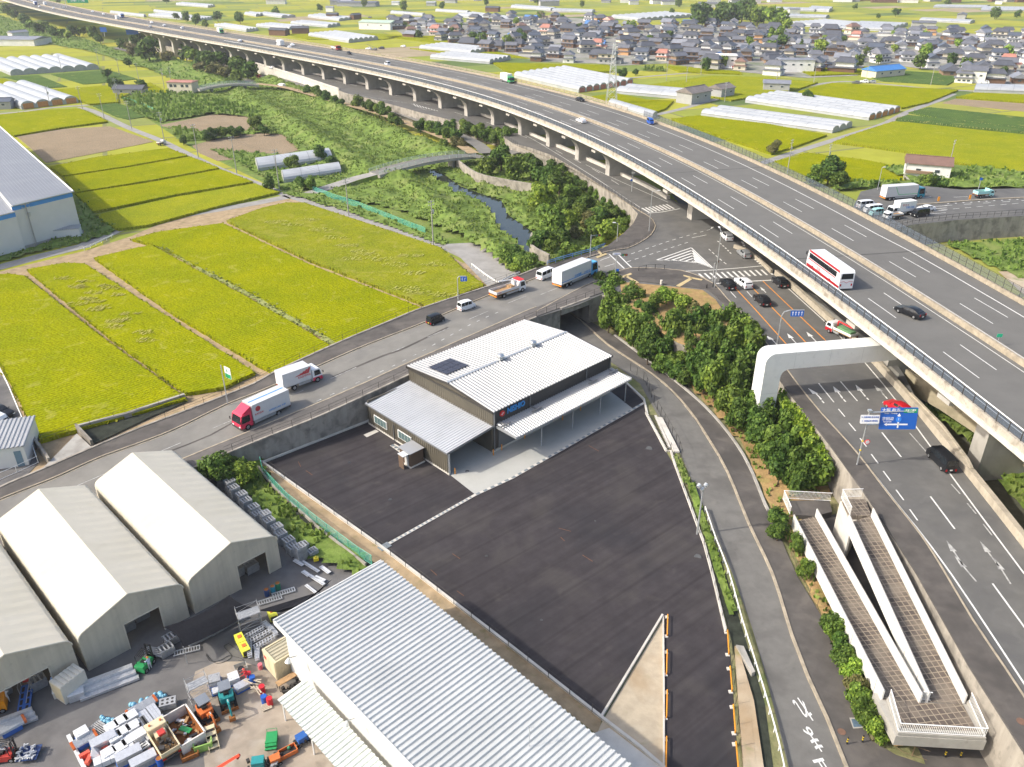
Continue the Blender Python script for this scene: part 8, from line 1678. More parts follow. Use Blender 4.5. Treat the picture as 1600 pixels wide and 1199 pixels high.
for s_ in(-1,1):MB().add([(-.98,s_*.45-.03,0),(1.15,s_*.45-.03,0),(1.1,s_*.45-.03,.35),(-.95,s_*.45-.03,1.25),(-.98,s_*.45+.03,0),(1.15,s_*.45+.03,0),(1.1,s_*.45+.03,.35),(-.95,s_*.45+.03,1.25)],[(0,1,2,3),(7,6,5,4),(0,4,5,1),(1,5,6,2),(2,6,7,3),(3,7,4,0)]).build('side_board',m_cream,t)
# small flatbed truck loaded with an engine
t=truck(y3(1010,470),y3(1180,740),.06,'small cream truck with an engine and red tank on its bed',4.3,0,'white',m_cream,1.3,1.9,1.75,bed=.45,wx=(1.4,-1.2),wr=.3)
for o in t.children:
 if o.name.startswith('cab'):o.data.materials[0]=m_cream
MB().bb(-.2,.7,-.5,.5,1.1,1.7).build('tank',m_cream,t);MB().bb(-.35,.3,-.35,.25,1.7,1.95).build('red_tank',m_mred,t);b=MB();random.seed(4);[b.box((random.uniform(-1.8,-.3),random.uniform(-.6,.6),random.uniform(1.2,1.6)),(random.uniform(.1,.5),random.uniform(.1,.4),random.uniform(.1,.4)),random.uniform(0,3))for k in range(14)];b.build('engine',m_dmetal,t,kind='stuff')
for s_ in(-.5,.5):MB().tube((1.3,s_,1.9),(1.3,s_,2.05),.1,8).build('beacon',m_mor,t)
# drums
def drum(u,v,m,label,r=.29,h=.88,open_=False):
 t=thing('drum',label,'drum',at(u,v));MB().tube((0,0,0),(0,0,h),r,14).build('barrel',m,t,smooth=False);b=MB()
 for z in(.3,.6,h-.02):b.tube((0,0,z),(0,0,z+.03),r+.012,14)
 b.build('ring',m,t)
 if open_:MB().tube((0,0,h-.02),(0,0,h+.035),r-.03,14).build('contents',m_rust,t)
 return t
m_db=mat('drum_blue',(.02,.10,.42),.4,.1,3);m_dr=mat('drum_red',(.55,.02,.03),.4,.1,3);m_dg=mat('drum_green',(.02,.22,.12),.4,.1,3);m_dt=mat('drum_teal',(.02,.22,.32),.4,.1,3)
for u,v,m,lb,op in[(*q5(975,560),m_db,'blue drum beside the red one in the middle of the sandy concrete',0),(*q5(1030,580),m_dr,'red drum beside the blue one in the middle of the sandy concrete',0),(*q5(955,460),m_dr,'red drum alone at the right end of the crooked planks',0),(*q5(820,330),m_dr,'red drum behind the worker, at the wire basket',0),(*q5(860,365),m_db,'small blue drum behind the worker',0),(*q5(935,225),mat('pink_can',(.65,.15,.18),.5),'pink can at the corner of the beige container',0),(*y3(960,720),m_db,'blue open drum with rust, upper one below the small truck',1),(*y3(1020,750),m_db,'blue open drum, middle one below the small truck',1),(*y3(1050,805),m_db,'blue open drum, lowest one below the small truck',1),(417.5,931,m_navy,'navy drum with rods in front of the nearest tent',1),(427,926,m_dt,'teal drum in front of the nearest tent',1),(435,921,m_dg,'dark green drum in front of the nearest tent',1)]:drum(u,v,m,lb,open_=op,r=.22 if 'can' in lb else .29,h=.5 if 'can' in lb else .88)
# mini excavators
def excavator(u,v,rz,m,label,m2):
 t=thing('mini_excavator',label,'excavator',at(u,v),rz)
 for s_ in(-1,1):
  b=MB();y=s_*.62;pr_=[(-.95,.0),(.95,.0),(1.1,.18),(1.0,.38),(-1.0,.38),(-1.1,.18)];b.add([(x,y-.16,z)for x,z in pr_]+[(x,y+.16,z)for x,z in pr_],[tuple(range(6)),tuple(range(11,5,-1))]+[(i,6+i,6+(i+1)%6,(i+1)%6)for i in range(6)]);b.build('track',m_rubber,t)
 MB().bb(-.7,.7,-.5,.5,.25,.5).build('undercarriage',m_chas,t);MB().bb(1.25,1.35,-.8,.8,.05,.42).box((1.0,.4,.22),(.6,.08,.1)).box((1.0,-.4,.22),(.6,.08,.1)).build('blade',m_rust,t)
 b=MB();pts=[(.5,-.6),(.5,.6),(-.3,.7),(-.95,.55),(-1.15,0),(-.95,-.55),(-.3,-.7)];b.prism(pts,.52,1.12);b.build('body',m,t);MB().prism([(-.35,.5),(-.85,.45),(-1.05,0),(-.85,-.45),(-.35,-.5)],1.12,1.25).build('hood',m_dmetal,t)
 MB().bb(-.3,.1,-.25,.25,1.12,1.35).bb(-.35,-.25,-.25,.25,1.35,1.7).build('seat',m_black,t);b=MB()
 for x,y in((-.5,-.5),(-.5,.5)):b.tube((x,y,1.1),(x,y*.9,2.15),.04,5)
 b.build('roof_frame',m_black,t);MB().bb(-.75,.5,-.55,.55,2.15,2.27).build('canopy_roof',m2,t);b=MB()
 for s_ in(-1,1):b.tube((.25,s_*.2,1.1),(.3,s_*.2,1.45),.02,4)
 b.build('levers',m_black,t);b=MB();b.box((.65,0,.75),(.4,.3,.45));b.tube((.8,0,.8),(1.35,0,1.75),.13,6,.11);b.tube((1.35,0,1.75),(2.0,0,1.9),.11,6,.1);b.tube((2.0,0,1.9),(2.5,0,.75),.1,6,.08);b.build('boom',m,t)
 b=MB();b.tube((.95,0,.75),(1.5,0,1.6),.05,5);b.tube((1.5,0,1.98),(2.15,0,1.75),.045,5);b.build('hydraulic_ram',m_alu,t);b=MB();b.prism([(2.35,-.28),(2.75,-.28),(2.75,.28),(2.35,.28)],.25,.7);b.build('bucket',m_rust,t);return t
excavator(*q5(400,700),R(-48),m_mor,'orange mini excavator beside the white skip',mat('canopy_grey',(.17,.19,.22),.5));excavator(*q5(610,560),R(-62),m_mteal,'teal mini excavator right of the orange one',MATS['canopy_grey'])
# people: one continuous skinned body each, clothes and helmet as parts
def person(u,v,rz,label,pose='stand',top=(.62,.64,.66),legs=(.16,.18,.25),helmet=(.75,.75,.72),z=.06,seat=0.0,lean=0.0):
 t=thing('person',label,'person',at(u,v,z),rz)
 hipz=.92 if pose!='sit' else .55+seat;J={};J['pel']=(0,0,hipz);fx=.10 if pose=='walk' else 0;b0=lean
 J['ches']=(b0*.5,0,hipz+.34);J['neck']=(b0*.85,0,hipz+.56);J['head']=(b0,0,hipz+.66);J['crown']=(b0+.01,0,hipz+.80)
 for s_,n_ in((-1,'r'),(1,'l')):
  J['hip'+n_]=(0,s_*.10,hipz-.03)
  if pose=='sit':J['knee'+n_]=(.42,s_*.13,hipz);J['ank'+n_]=(.46,s_*.13,hipz-.42);J['toe'+n_]=(.62,s_*.14,hipz-.46)
  else:J['knee'+n_]=(s_*fx*.9+.03,s_*.11,.49);J['ank'+n_]=(s_*fx*1.8-.02,s_*.12,.08);J['toe'+n_]=(s_*fx*1.8+.14,s_*.13,.04)
  J['sho'+n_]=(b0*.75,s_*.17,hipz+.50);f_=.22 if pose in('work','sit')else .04
  J['elb'+n_]=(b0*.75+f_*.6,s_*.25,hipz+.24);J['wri'+n_]=(b0*.75+f_*1.9,s_*(.20 if f_>.1 else .27),hipz+(.16 if f_>.1 else .0));J['hand'+n_]=(b0*.75+f_*2.1+.03,s_*(.19 if f_>.1 else .27),hipz+(.15 if f_>.1 else-.08))
  for k in range(5):J['f%d%s'%(k,n_)]=(J['hand'+n_][0]+(.05 if k else .02),J['hand'+n_][1]+s_*(-.03+.017*k if k else-.05),J['hand'+n_][2]-(.05+.01*(k in(2,3))))
 rad=dict(pel=.145,ches=.15,neck=.06,head=.085,crown=.075);ks=list(J);E_=[('pel','ches'),('ches','neck'),('neck','head'),('head','crown')]
 for n_ in 'rl':E_+=[('pel','hip'+n_),('hip'+n_,'knee'+n_),('knee'+n_,'ank'+n_),('ank'+n_,'toe'+n_),('ches','sho'+n_),('sho'+n_,'elb'+n_),('elb'+n_,'wri'+n_),('wri'+n_,'hand'+n_)]+[('hand'+n_,'f%d%s'%(k,n_))for k in range(5)];rad.update({'hip'+n_:.10,'knee'+n_:.068,'ank'+n_:.048,'toe'+n_:.042,'sho'+n_:.068,'elb'+n_:.047,'wri'+n_:.032,'hand'+n_:.036});rad.update({'f%d%s'%(k,n_):.009 for k in range(5)})
 me=bpy.data.meshes.new('body');me.from_pydata([J[k]for k in ks],[(ks.index(a),ks.index(c))for a,c in E_],[]);o=bpy.data.objects.new('tmp',me);COL.objects.link(o);o.modifiers.new('s','SKIN')
 for i,k in enumerate(ks):me.skin_vertices[0].data[i].radius=(rad[k],rad[k]*(1.25 if k in('pel','ches')else 1));me.skin_vertices[0].data[i].use_root=k=='pel'
 sb_=o.modifiers.new('u','SUBSURF');sb_.levels=1;sb_.render_levels=1;bpy.context.view_layer.update()
 dg=bpy.context.evaluated_depsgraph_get();m2=bpy.data.meshes.new_from_object(o.evaluated_get(dg));bpy.data.objects.remove(o);m2.name='body';m2.materials.clear()
 cm=[mat('cloth_%02d%02d%02d'%tuple(int(c*99)for c in q),q,.85,.08,6)for q in(top,legs)]
 for m in(cm[0],cm[1],m_skin,m_black):m2.materials.append(m)
 for p_ in m2.polygons:
  c=p_.center;hand=any((c-Vector(J['hand'+n_])).length<.11 for n_ in 'rl')
  p_.material_index=2 if(hand or c.z>hipz+.60)else 0 if c.z>hipz+.02 or abs(c.y)>.2 and pose!='sit' else 3 if(c.z<.1 and pose!='sit')else 1;p_.use_smooth=True
 o=bpy.data.objects.new('body',m2);COL.objects.link(o);o.parent=t
 hx,hy,hz=J['crown'];b=MB();b.ball((hx-.005,0,hz+.0),(.115,.10,.11),12,8);b.v=[(x,y,max(z_,hz-.01))for x,y,z_ in b.v];b.tube((hx,0,hz-.015),(hx,0,hz-.005),.135,12);b.build('helmet',mat('helmet_%02d%02d'%(int(helmet[0]*99),int(helmet[1]*99)),helmet,.35),t)
 b=MB();b.tube((hx+.085,0,hz-.10),(hx+.108,0,hz-.115),.014,5);b.build('nose',m_skin,t);b=MB()
 for s_ in(-1,1):MB().ball((hx+.082,s_*.032,hz-.075),.010,6,4).build('eye',m_black,t)
 return t
def forklift(u,v,rz,m,label,load=None,ride='sit'):
 t=thing('forklift',label,'forklift',at(u,v),rz);MB().bb(-1.1,.55,-.52,.52,.22,.85).bb(-1.15,-.5,-.5,.5,.85,1.05).build('body',m,t);wheels(t,(.45,-.8),.55,.27,.2);b=MB()
 for x,y in((.45,-.45),(.45,.45),(-.75,-.45),(-.75,.45)):b.tube((x,y,.8),(x-.05,y*.9,2.05),.035,5)
 b.build('guard_frame',m_black,t);b=MB();[b.bb(-.75,.45,-.43+k*.2,-.36+k*.2,2.05,2.1)for k in range(5)];b.build('roof_guard',m_black,t);b=MB()
 for s_ in(-1,1):b.bb(.7,.82,s_*.3-.06,s_*.3+.06,.1,2.3)
 b.bb(.7,.82,-.3,.3,2.15,2.3);b.bb(.7,.8,-.3,.3,1.1,1.25);b.build('mast',m_black,t);b=MB();b.bb(.84,.92,-.5,.5,.35,.75);[b.bb(.9,1.95,s_*.28-.06,s_*.28+.06,.3,.36)for s_ in(-1,1)];b.build('forks',m_black,t);MB().bb(-.55,-.15,-.25,.25,.85,1.1).build('seat',m_black,t);MB().tube((.2,0,1.0),(.12,0,1.25),.02,5).tube((.12,-.0,1.25),(.1,0,1.27),.17,10).build('steering_wheel',m_black,t);return t
s5=lambda x,y:(x/4,899+y/4)
f1=forklift(*s5(920,570),R(78),m_mgreen,'green reach forklift in the doorway of the middle tent');person(*s5(943,590),R(150),'worker in pale blue clothes and orange helmet standing at the green forklift','work',(.45,.55,.68),(.55,.56,.58),(.75,.25,.03))
t=thing('pallet_load','wooden load lifted on the green forklift','load',f1.matrix_basis@Vector((1.5,0,.38)),R(78));b=MB();[b.bb(-.5+k*.22,-.36+k*.22,-1.1,1.1,.0,.18)for k in range(5)];b.build('planks',m_galv,t)
f2=forklift(14,1186,R(8),m_mred,'red forklift driving at the lower left corner with silver parts');person(8,1184,R(8),'driver in white seated on the red forklift','sit',(.68,.68,.68),(.18,.2,.28),(.75,.75,.72),z=.06,seat=.65)
t=thing('parts_load','silver clamps piled on the forks of the red forklift','load',f2.matrix_basis@Vector((1.7,0,.4)),R(8));b=MB();random.seed(9);[b.box((random.uniform(-.7,.9),random.uniform(-.7,.7),random.uniform(.05,.35)),(.4,.12,.1),random.uniform(0,3))for k in range(40)];b.build('clamps',m_alu,t,kind='stuff');MB().bb(-.8,1.0,-.8,.8,-.02,.05).build('tray',m_navy,t)
person(*s5(352,700),R(-40),'worker in blue with white helmet beside the beige locker','walk',(.25,.38,.62),(.28,.38,.58),(.78,.78,.75));person(*s5(55,800),R(120),'worker in white with white helmet beside the orange machine','work',(.72,.72,.70),(.66,.66,.64),(.78,.78,.75),lean=.15);person(*q5(815,345),R(200),'worker in red shirt and blue trousers leaning over a plank','work',(.6,.05,.06),(.05,.2,.35),(.75,.12,.08),lean=.25)
# scissor lift at the left tent
t=thing('scissor_lift','blue folded lift table standing in the left tent doorway','lift',at(42,1098),R(-68));MB().bb(-1.8,1.8,-.55,.55,.45,.6).build('platform',m_mblue,t)
b=MB();[b.bb(-1.5+k*.85,-.9+k*.85,s_*.28-.12,s_*.28+.12,.6,.63)for k in range(4)for s_ in(-1,1)];b.build('dark_slots',m_black,t);MB().bb(-1.6,1.6,-.4,.4,.2,.45).build('base',m_mblue,t);wheels(t,(1.5,-1.5),.5,.2,.16);b=MB();[b.tube((x,y,.6),(x,y,1.6),.03,5)for x in(-1.75,-.6)for y in(-.5,.5)];[b.tube((-1.75,y,1.6),(1.75 if y>0 else-.6,y,1.6),.03,5)for y in(-.5,.5)];b.build('rail',m_galv,t);MB().box((-1.9,0,1.2),(.4,.5,.4)).build('control_box',m_mred,t)
t=thing('orange_machine','big orange machine cut by the left edge beside the blue lift','machine',at(-1,1108),R(25));MB().bb(-1.5,.8,-.8,.8,.3,1.5).build('body',mat('deep_orange',(.85,.30,.01),.4),t);wheels(t,(.4,-1.0),.8,.3);MB().bb(-1.2,.4,-.6,.6,1.5,1.6).build('top_plate',m_black,t)
# beige locker and boxes
t=thing('locker','large pale beige slatted locker between the left and middle tents','locker',at(*s5(455,735)),R(60));MB().bb(-1.3,1.3,-.9,.9,.1,2.3).build('body',mat('locker_beige',(.56,.54,.47),.6,.05,2),t);b=MB();[b.bb(-1.25+k*.45,-.95+k*.45,-.85,.85,2.3,2.38)for k in range(6)];b.build('roof_slats',MATS['locker_beige'],t);MB().bb(-1.32,-1.3,-.8,.8,.3,2.2).build('door',m_cream,t)
for u,v,w_,d_,h,m,rz,lb in[(*s5(365,760),.7,.6,.85,mat('locker_beige',(0,0,0)),R(28),'small beige cabinet in front of the worker in blue'),(*s5(440,780),1.0,.8,.6,m_galv,R(28),'grey rack box at the foot of the beige locker, left one'),(*s5(485,770),1.4,.9,.9,m_alu,R(28),'silver box on the asphalt at the foot of the beige locker, right one')]:
 t=thing('cabinet',lb,'cabinet',at(u,v),rz);MB().bb(-w_/2,w_/2,-d_/2,d_/2,.05,h).build('body',m,t);MB().bb(-w_/2-.03,w_/2+.03,-d_/2-.03,d_/2+.03,h,h+.05).build('lid',m_film,t);MB().bb(-w_/2+.08,w_/2-.08,-d_/2-.015,-d_/2,.15,h-.1).build('door',m,t)
def plankstack(u,v,L_,W_,h,rz,label,m=m_alu,steps=3,name='plank_stack'):
 t=thing(name,label,'plank stack',at(u,v),rz)
 for k in range(steps):
  b=MB();w0=-W_/2+W_*k/steps
  for j in range(3):b.bb(-L_/2+.1*k,L_/2-.15*k,w0+j*W_/steps/3,w0+(j+.85)*W_/steps/3,.05,h*(k+1)/steps)
  b.build('planks',m,t)
plankstack(*s5(685,690),5.4,1.7,1.0,R(31),'long stack of galvanised planks in front of the middle tent');plankstack(*s5(105,930),3.6,1.2,.9,R(30),'silver plank stack on the asphalt at the left edge');plankstack(12,1134,2.4,.9,.4,R(30),'flat grey plate stack behind the silver plank stack',m_galv)
# aluminium step stacks (the folded steps stored along the canal and under the net)
def stepstack(u,v,rz,n,label,L_=1.5,W_=1.0,m=m_galv,lh=.16):
 t=thing('step_stack',label,'rack stack',at(u,v),rz,'stacks of silver scaffold parts');b=MB();random.seed(int(u+v))
 for k in range(n):
  z=.05+k*lh;o_=random.uniform(-.06,.06)
  for s_ in(-1,1):b.bb(-L_/2+o_,L_/2+o_,s_*W_/2-.04,s_*W_/2+.04,z,z+.09)
  for j in range(4):b.bb(-L_/2+o_+.1+j*L_*.28,-L_/2+o_+.24+j*L_*.28,-W_/2,W_/2,z+.02,z+.07)
 b.build('frames',m,t,kind='stuff');return t
for i in range(14):
 f=i/13;u=350+f*118;v=762+f*112;stepstack(u+(i%2)*3,v,A45,8+(i*5)%6,'stack of silver scaffold frames along the ditch, %s from the tents\' back'%nth(i),1.3,1.1)
for i,(x,y)in enumerate([(1045,490),(1075,420),(1210,420),(1280,385),(1350,350),(1420,310),(1475,280)]):stepstack(*s5(x,y),A45,6 if i<2 else 4,'stack of grey frames under or beside the black net, %s from the left'%nth(i),1.4,1.0)
for u,v,rz,lb in[(292,1019,20,'silver ladder frame lying below the black net corner'),(422,940,25,'silver ladder frame on the ground in front of the nearest tent, left'),(443,928,25,'silver ladder frame on the ground in front of the nearest tent, right')]:
 t=thing('ladder',lb,'ladder',at(u,v),R(rz));b=MB();[b.bb(-1.3,1.3,s_*.32-.04,s_*.32+.04,.1,.22)for s_ in(-1,1)];[b.bb(-1.2+k*.27,-1.12+k*.27,-.32,.32,.12,.2)for k in range(10)];b.build('frame',m_alu,t)
# ladder and stair sets by the container
for i,(u,v,rz,L_)in enumerate([(391,1022,-70,2.8),(403,1028,-72,2.4),(405,1002,28,2.6),(414,1010,28,2.4),(420,985,-50,2.4),(398,995,28,2.2),(428,992,-55,2.2),(386,1012,-68,2.4)]):
 t=thing('stepladder','silver stepladder in the group behind the beige container, %s from the left'%nth([1,4,5,6,3*2,2,7,0][i]if i!=4 else 3),'stepladder',at(u,v),R(rz));b=MB()
 for lay in range(2):
  for s_ in(-1,1):b.tube((-L_/2,s_*.26,.1+lay*.3),(L_/2,s_*.18,.75+lay*.3),.035,5)
  for k in range(8):f=(k+.5)/8;b.box((-L_/2+L_*f,0,.1+lay*.3+.65*f),(.12,.46-.1*f,.04))
 b.build('frame',m_alu,t)
# scaffold towers
def tower(u,v,rz,L_,W_,hgt,label,lv=3):
 t=thing('scaffold_tower',label,'scaffold',at(u,v),rz);b=MB()
 for x in(-L_/2,L_/2):
  for y in(-W_/2,W_/2):b.tube((x,y,0),(x,y,hgt),.03,5)
 for k in range(lv+1):
  z=hgt*(k+.3)/(lv+.6)
  for y in(-W_/2,W_/2):b.tube((-L_/2,y,z),(L_/2,y,z),.022,4);
  for x in(-L_/2,L_/2):b.tube((x,-W_/2,z),(x,W_/2,z),.022,4)
  if k<lv:z2=hgt*(k+1.3)/(lv+.6);[b.tube((-L_/2 if k%2 else L_/2,y,z),(L_/2 if k%2 else-L_/2,y,z2),.018,4)for y in(-W_/2,W_/2)]
 for z in(hgt*.85,hgt):b.tube((-L_/2,-W_/2,z),(L_/2,-W_/2,z),.025,4)
 b.build('frame',m_galv,t);MB().bb(-L_/2,L_/2,-W_/2+.05,W_/2-.05,hgt*.72,hgt*.72+.05).build('deck',m_galv,t);return t
tower(314,1093,R(38),1.9,1.1,3.0,'small scaffold tower behind the orange excavator');tower(393,985,R(30),2.3,1.2,3.4,'larger scaffold tower under the edge of the black net',4)
# black net awning on poles
an=thing('shade_awning','black shade net stretched between the tents and the yard','awning',P(330,985,0));cs=[P(253,978,3.4),P(285,1011,2.6),P(403,951,2.6),P(357,928,4.2),P(312,946,3.6)]
g=MB();a_,b_,c_,d_=P(254,979,3.0),P(286,1011,2.5),P(402,950,2.5),P(358,929,3.6);N_=10;grid=[]
for i in range(N_+1):
 for j in range(N_+1):f,h=i/N_,j/N_;p_=a_.lerp(d_,f).lerp(b_.lerp(c_,f),h);sag=.9*(4*f*(1-f))*(.25+.75*abs(2*h-1))+.25;ctr=(a_+b_+c_+d_)/4;p_=p_.lerp(Vector((ctr.x,ctr.y,p_.z)),.10*(4*f*(1-f)*(abs(2*h-1)>.99)+4*h*(1-h)*(abs(2*f-1)>.99)));p_.z-=sag*.5;grid.append(p_-an.location)
g.add(grid,[(i*(N_+1)+j,i*(N_+1)+j+1,(i+1)*(N_+1)+j+1,(i+1)*(N_+1)+j)for i in range(N_)for j in range(N_)]);g.build('net',m_tarp,an,smooth=True)
for q in(b_,c_):MB().tube(Vector((q.x,q.y,0))-an.location,q-an.location,.04,5).build('pole',m_galv,an)
an2=thing('shade_awning','dark net edge between the nearest tent and the big white roof','awning',P(440,975,0));g=MB();g.face([v-an2.location for v in(P(402,955,2.5),P(431,956,2.4),P(470,945,3.2),P(520,905,3.4),P(500,925,3.0),P(468,948,2.4),P(440,958,2.2))][::-1]);g.build('net',m_tarp,an2)
# container, workbench and clutter
t=thing('shipping_container','beige steel container with corrugated roof beside the big white building','container',at(425,1055),R(43.5));MB().bb(-.0,5.6,-1.25,1.25,.1,2.45).build('wall',m_cream,t);b=MB();ribs((-.0,-1.25,0),(5.6,-1.25,0),.3,2.3,.28,.12,.04,mb=b);b.build('wall_ribs',m_cream,t)
b=folded((.2,-1.1,2.46),(.2,1.1,2.46),(5.5,-1.1,2.46),(5.5,1.1,2.46),.42,.1);b.build('roof',mat('container_roof',(.42,.38,.27),.6,.1,1),t);b=MB();b.bb(-.05,.2,-1.28,1.28,2.4,2.62);b.bb(.2,5.6,-1.28,-1.1,2.4,2.62);b.bb(.2,5.6,1.1,1.28,2.4,2.62);b.build('roof_frame',m_cream,t)
for s_ in(-1,1):MB().bb(-.06,-.0,.03 if s_>0 else-1.15,1.15 if s_>0 else-.03,.2,2.35).build('door',m_cream,t)
MB().bb(-.075,-.06,.5,1.0,1.7,2.1).build('red_label',m_mred,t)
t=thing('workbench','cluttered brown workbench between the container and the white wall','workbench',at(457,1066),R(43));MB().bb(-1.6,1.6,-.35,.35,.8,.88).build('top',m_wood,t);b=MB();[b.tube((x,y,0),(x,y,.8),.04,5)for x in(-1.5,1.5)for y in(-.3,.3)];b.build('leg',m_dmetal,t);MB().box((.7,0,.95),(.5,.6,.12),.3).build('red_white_box',m_film,t)
b=MB();random.seed(12);[b.box((random.uniform(-1.8,1.8),random.uniform(-1.5,-.4),random.uniform(.1,.5)),(random.uniform(.1,.7),random.uniform(.1,.4),random.uniform(.1,.7)),random.uniform(0,3))for k in range(34)];b.build('scrap_metal',m_dmetal,t,kind='stuff')
# things around the excavators
pallet_stack(*q5(485,370),'grey sack stack on a pallet with an opened top, behind the excavators',1.2,1.2,3,m_galv,m_film,R(20),group=None);pallet_stack(*q5(675,350),'white paper stack on a pallet right of the grey sack stack',1.1,1.2,3,m_film,m_film,R(30),group=None);pallet_stack(*q5(755,420),'low silver bag on a pallet right of the teal excavator',1.0,1.5,2,m_alu,m_galv,R(-50),group=None,text_=False);pallet_stack(*q5(515,455),'low flat stack with blue edge under the teal excavator roof',1.2,.9,1,m_film,m_pblue,R(25),group=None,text_=False)
t=thing('wire_basket','grey wire basket with a black coil beside the worker','basket',at(*q5(745,250)),R(30));b=MB();[b.bb(*q,.1,.7)for q in((-.6,.6,-.5,-.47),(-.6,.6,.47,.5),(-.6,-.57,-.5,.5),(.57,.6,-.5,.5))];b.build('basket',mat('basket_mesh',(.45,.47,.45),.6,.1,3,alpha=.55),t);b=MB();[b.tube((0,0,.15+k*.08),(0,0,.2+k*.08),.36-.02*k,14)for k in range(4)];b.build('coil',m_black,t)
t=thing('plank_heap','crooked pale planks beside the red drum','planks',at(*q5(880,420)),R(-40));b=MB();random.seed(5);[b.box((random.uniform(-.9,1.2),random.uniform(-.35,.35),.1+k*.06),(random.uniform(.8,1.7),.12,.05),random.uniform(-.5,.5)+.2)for k in range(12)];b.build('boards',mat('pale_wood',(.50,.44,.34),.8,.1,3),t,kind='stuff')
t=thing('small_pallet','small wooden pallet leaning in front of the red drum','pallet',at(*q5(995,610)),R(30));b=MB();[b.bb(-.45,.45,-.4+k*.17,-.28+k*.17,.12,.17)for k in range(5)];[b.bb(x-.05,x+.05,-.4,.4,.0,.12)for x in(-.38,0,.38)];b.build('boards',MATS['pale_wood'],t)
t=thing('green_cart','bright green wheeled cart alone on the sandy concrete','cart',at(*q5(1050,990)),R(-80));MB().bb(-.95,.55,-.5,.5,.25,.8).build('body',m_mgreen,t);b=MB();[b.bb(.15+k*.28,.35+k*.28,-.52,.52,.8-k*.12,.9-k*.12)for k in range(3)];b.build('steps',m_mgreen,t);wheels(t,(.4,-.7),.5,.16,.1);MB().tube((-1.0,-.45,.7),(-1.0,-.45,1.1),.025,5).tube((-1.0,.45,.7),(-1.0,.45,1.1),.025,5).tube((-1.0,-.45,1.1),(-1.0,.45,1.1),.025,5).build('handle',m_mgreen,t)
t=thing('orange_tray','orange open tray with a green lump at the bottom edge','tray',at(*q5(1210,1070)),R(35));b=MB();[b.bb(*q,.1,.55)for q in((-.8,.8,-.45,-.38),(-.8,.8,.38,.45),(-.8,-.73,-.38,.38),(.73,.8,-.38,.38))];b.build('rim',m_mor,t);MB().bb(-.73,.73,-.38,.38,.1,.25).build('floor',m_dmetal,t);MB().ball((.2,.25,.42),.17,8,6).build('green_ball',m_dg,t)
def engine(u,v,rz,m,label,s_=1.0):
 t=thing('small_engine',label,'machine',at(u,v),rz);MB().bb(-.5*s_,.4*s_,-.35*s_,.35*s_,.3,.85*s_).build('cover',m,t);b=MB();random.seed(int(u));[b.box((random.uniform(-.9,.6)*s_,random.uniform(-.45,.45)*s_,random.uniform(.15,.5)),(random.uniform(.1,.4),random.uniform(.1,.3),random.uniform(.1,.4)),random.uniform(0,3))for k in range(12)];b.build('parts',m_dmetal,t,kind='stuff');wheels(t,(-.5*s_,.3*s_),.42*s_,.17,.1);return t
engine(*q5(1355,950),R(40),m_mblue,'blue engine with loose parts beside the lean-to roof',1.1);engine(*q5(1090,1160),R(30),m_mor,'orange and black engine at the bottom edge');engine(*q5(925,1200),R(10),m_mteal,'teal machine cut by the bottom edge',1.2);engine(430,1200,R(80),m_galv,'grey cylinder machine under the lean-to edge',.7)
for u,v,rz,lb in[(377,1008,-55,'yellow compressor at the left end of the ladder group'),(384,1022,-55,'second yellow compressor right behind the first one'),(427,968,-60,'yellow compressor under the corner of the big white roof')]:
 t=thing('compressor',lb,'compressor',at(u,v),R(rz));MB().bb(-.7,.7,-.42,.42,.3,1.05).build('housing',mat('lemon_yellow',(.68,.68,.06),.45,.08,3),t);MB().bb(.7,.74,-.35,.35,.4,.95).build('grille',m_dmetal,t);wheels(t,(-.4,.4),.42,.17,.1);MB().bb(-.35,.1,-.2,.2,1.05,1.12).build('top_plate',m_mor,t)
cb=thing('cable','thin black cable curling over the yard asphalt','cable',at(360,1020));q=catmull([P(*c,.09)for c in[(322,1022),(335,1036),(350,1035),(362,1026),(350,1010),(357,1006),(368,1014),(372,1016)]],.3);q2=catmull([P(*c,.09)for c in[(322,1024),(330,1034),(345,1032),(358,1025),(368,1027),(378,1030),(382,1034),(372,1032)]],.3);b=MB();b.path([v-cb.location for v in q],.03,4);b.path([v-cb.location for v in q2],.03,4);b.build('cable',m_black,cb)
# crane truck boom at the bottom edge
t=thing('crane_boom','red crane boom above a white truck roof at the bottom edge','crane',P(340,1225,0));o_=t.location;MB().tube(P(335,1204,2.6)-o_,P(374,1180,3.4)-o_,.20,4,.16).build('boom',mat('boom_red',(.80,.08,.03),.35),t);MB().tube(P(374,1180,3.4)-o_,P(371,1186,3.0)-o_,.12,6).build('hook_block',m_mred,t);q=P(340,1212,0)-o_;q=P(330,1262,0)-o_;MB().box((q.x,q.y,1.2),(3.0,1.8,2.3),R(35)).build('cab',VP['white'],t)
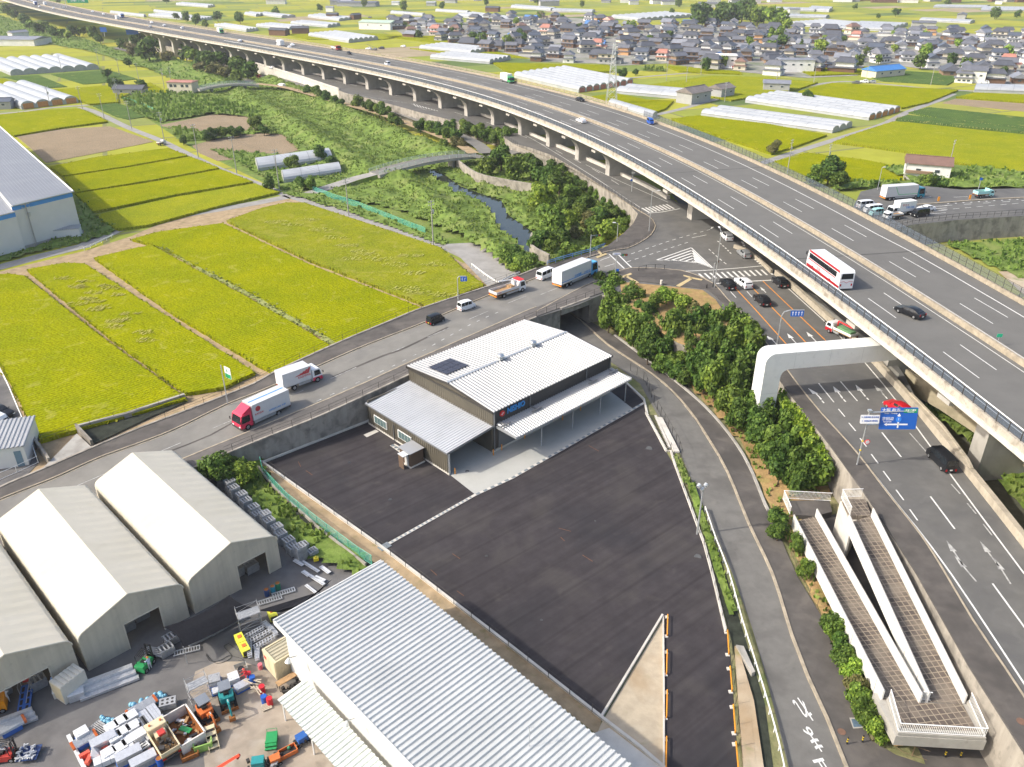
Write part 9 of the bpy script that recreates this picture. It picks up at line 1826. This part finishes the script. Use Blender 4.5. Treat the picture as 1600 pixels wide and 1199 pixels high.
# loose white sheets and white pipes at the ditch
for i,(u,v,rz,L_,W_)in enumerate([(467,880,-35,1.6,.5),(485,886,-38,3.0,.4),(508,891,-42,1.7,.5),(478,897,-40,1.2,.5),(495,907,-38,2.6,.4),(487,922,-42,2.2,.35),(500,905,-30,1.5,.4)]):
 t=thing('plate','white plate or pipe on the weeds behind the nearest tent, %s from the left'%nth([0,2,6,1,4,3,5][i]),'plate',at(u,v,.3),R(rz));MB().bb(-L_/2,L_/2,-W_/2,W_/2,0,.08).build('sheet',m_film,t);MB().bb(-L_/2+.1,L_/2-.1,-W_/2+.06,-W_/2+.12,.08,.11).build('edge',m_galv,t)
for i,(u,v)in enumerate([(474,858),(488,868)]):stepstack(u,v,A45,5,'low pile of crates at the lower end of the ditch weeds, %s'%nth(i),1.2,.9)
t=thing('yellow_pump','small yellow pump on the weeds by the ditch','pump',at(494,876,.3),R(20));MB().bb(-.3,.3,-.25,.25,.0,.4).build('housing',m_myel,t);MB().tube((0,0,.4),(0,0,.6),.1,8).build('cap',m_myel,t)
# goods inside the tents
for i,(T_,x,y)in enumerate([(tA,1.0,2.5),(tA,2.6,2.0),(tB,-.2,3.0),(tB,1.6,3.6),(tC,1.8,1.5),(tC,-2.4,2.0),(tC,-1.0,3.0)]):
 q=T_.matrix_basis@Vector((x,y,0));t=stepstack(800,600,AT,7,'frames stacked inside the %s tent doorway, %s'%(['nearest','nearest','middle','middle','left','left','left'][i],['left pile','right pile','left pile','right pile','right pile','left pile','middle pile'][i]));t.location=(q.x,q.y,.06)

# thin summer haze over the plain
hm=bpy.data.materials.new('haze');hm.use_nodes=True;hn=hm.node_tree.nodes;hn.remove(hn['Principled BSDF']);pv=hn.new('ShaderNodeVolumePrincipled')
pv.inputs['Color'].default_value=(.93,.95,1,1);pv.inputs['Density'].default_value=.00013;pv.inputs['Anisotropy'].default_value=.2
hm.node_tree.links.new(pv.outputs[0],hn['Material Output'].inputs['Volume'])
hz=MB();hz.bb(-5200,5200,-400,7200,-1.0,72);hz.build('haze',hm,kind='stuff',label='thin pale summer haze over the far plain')
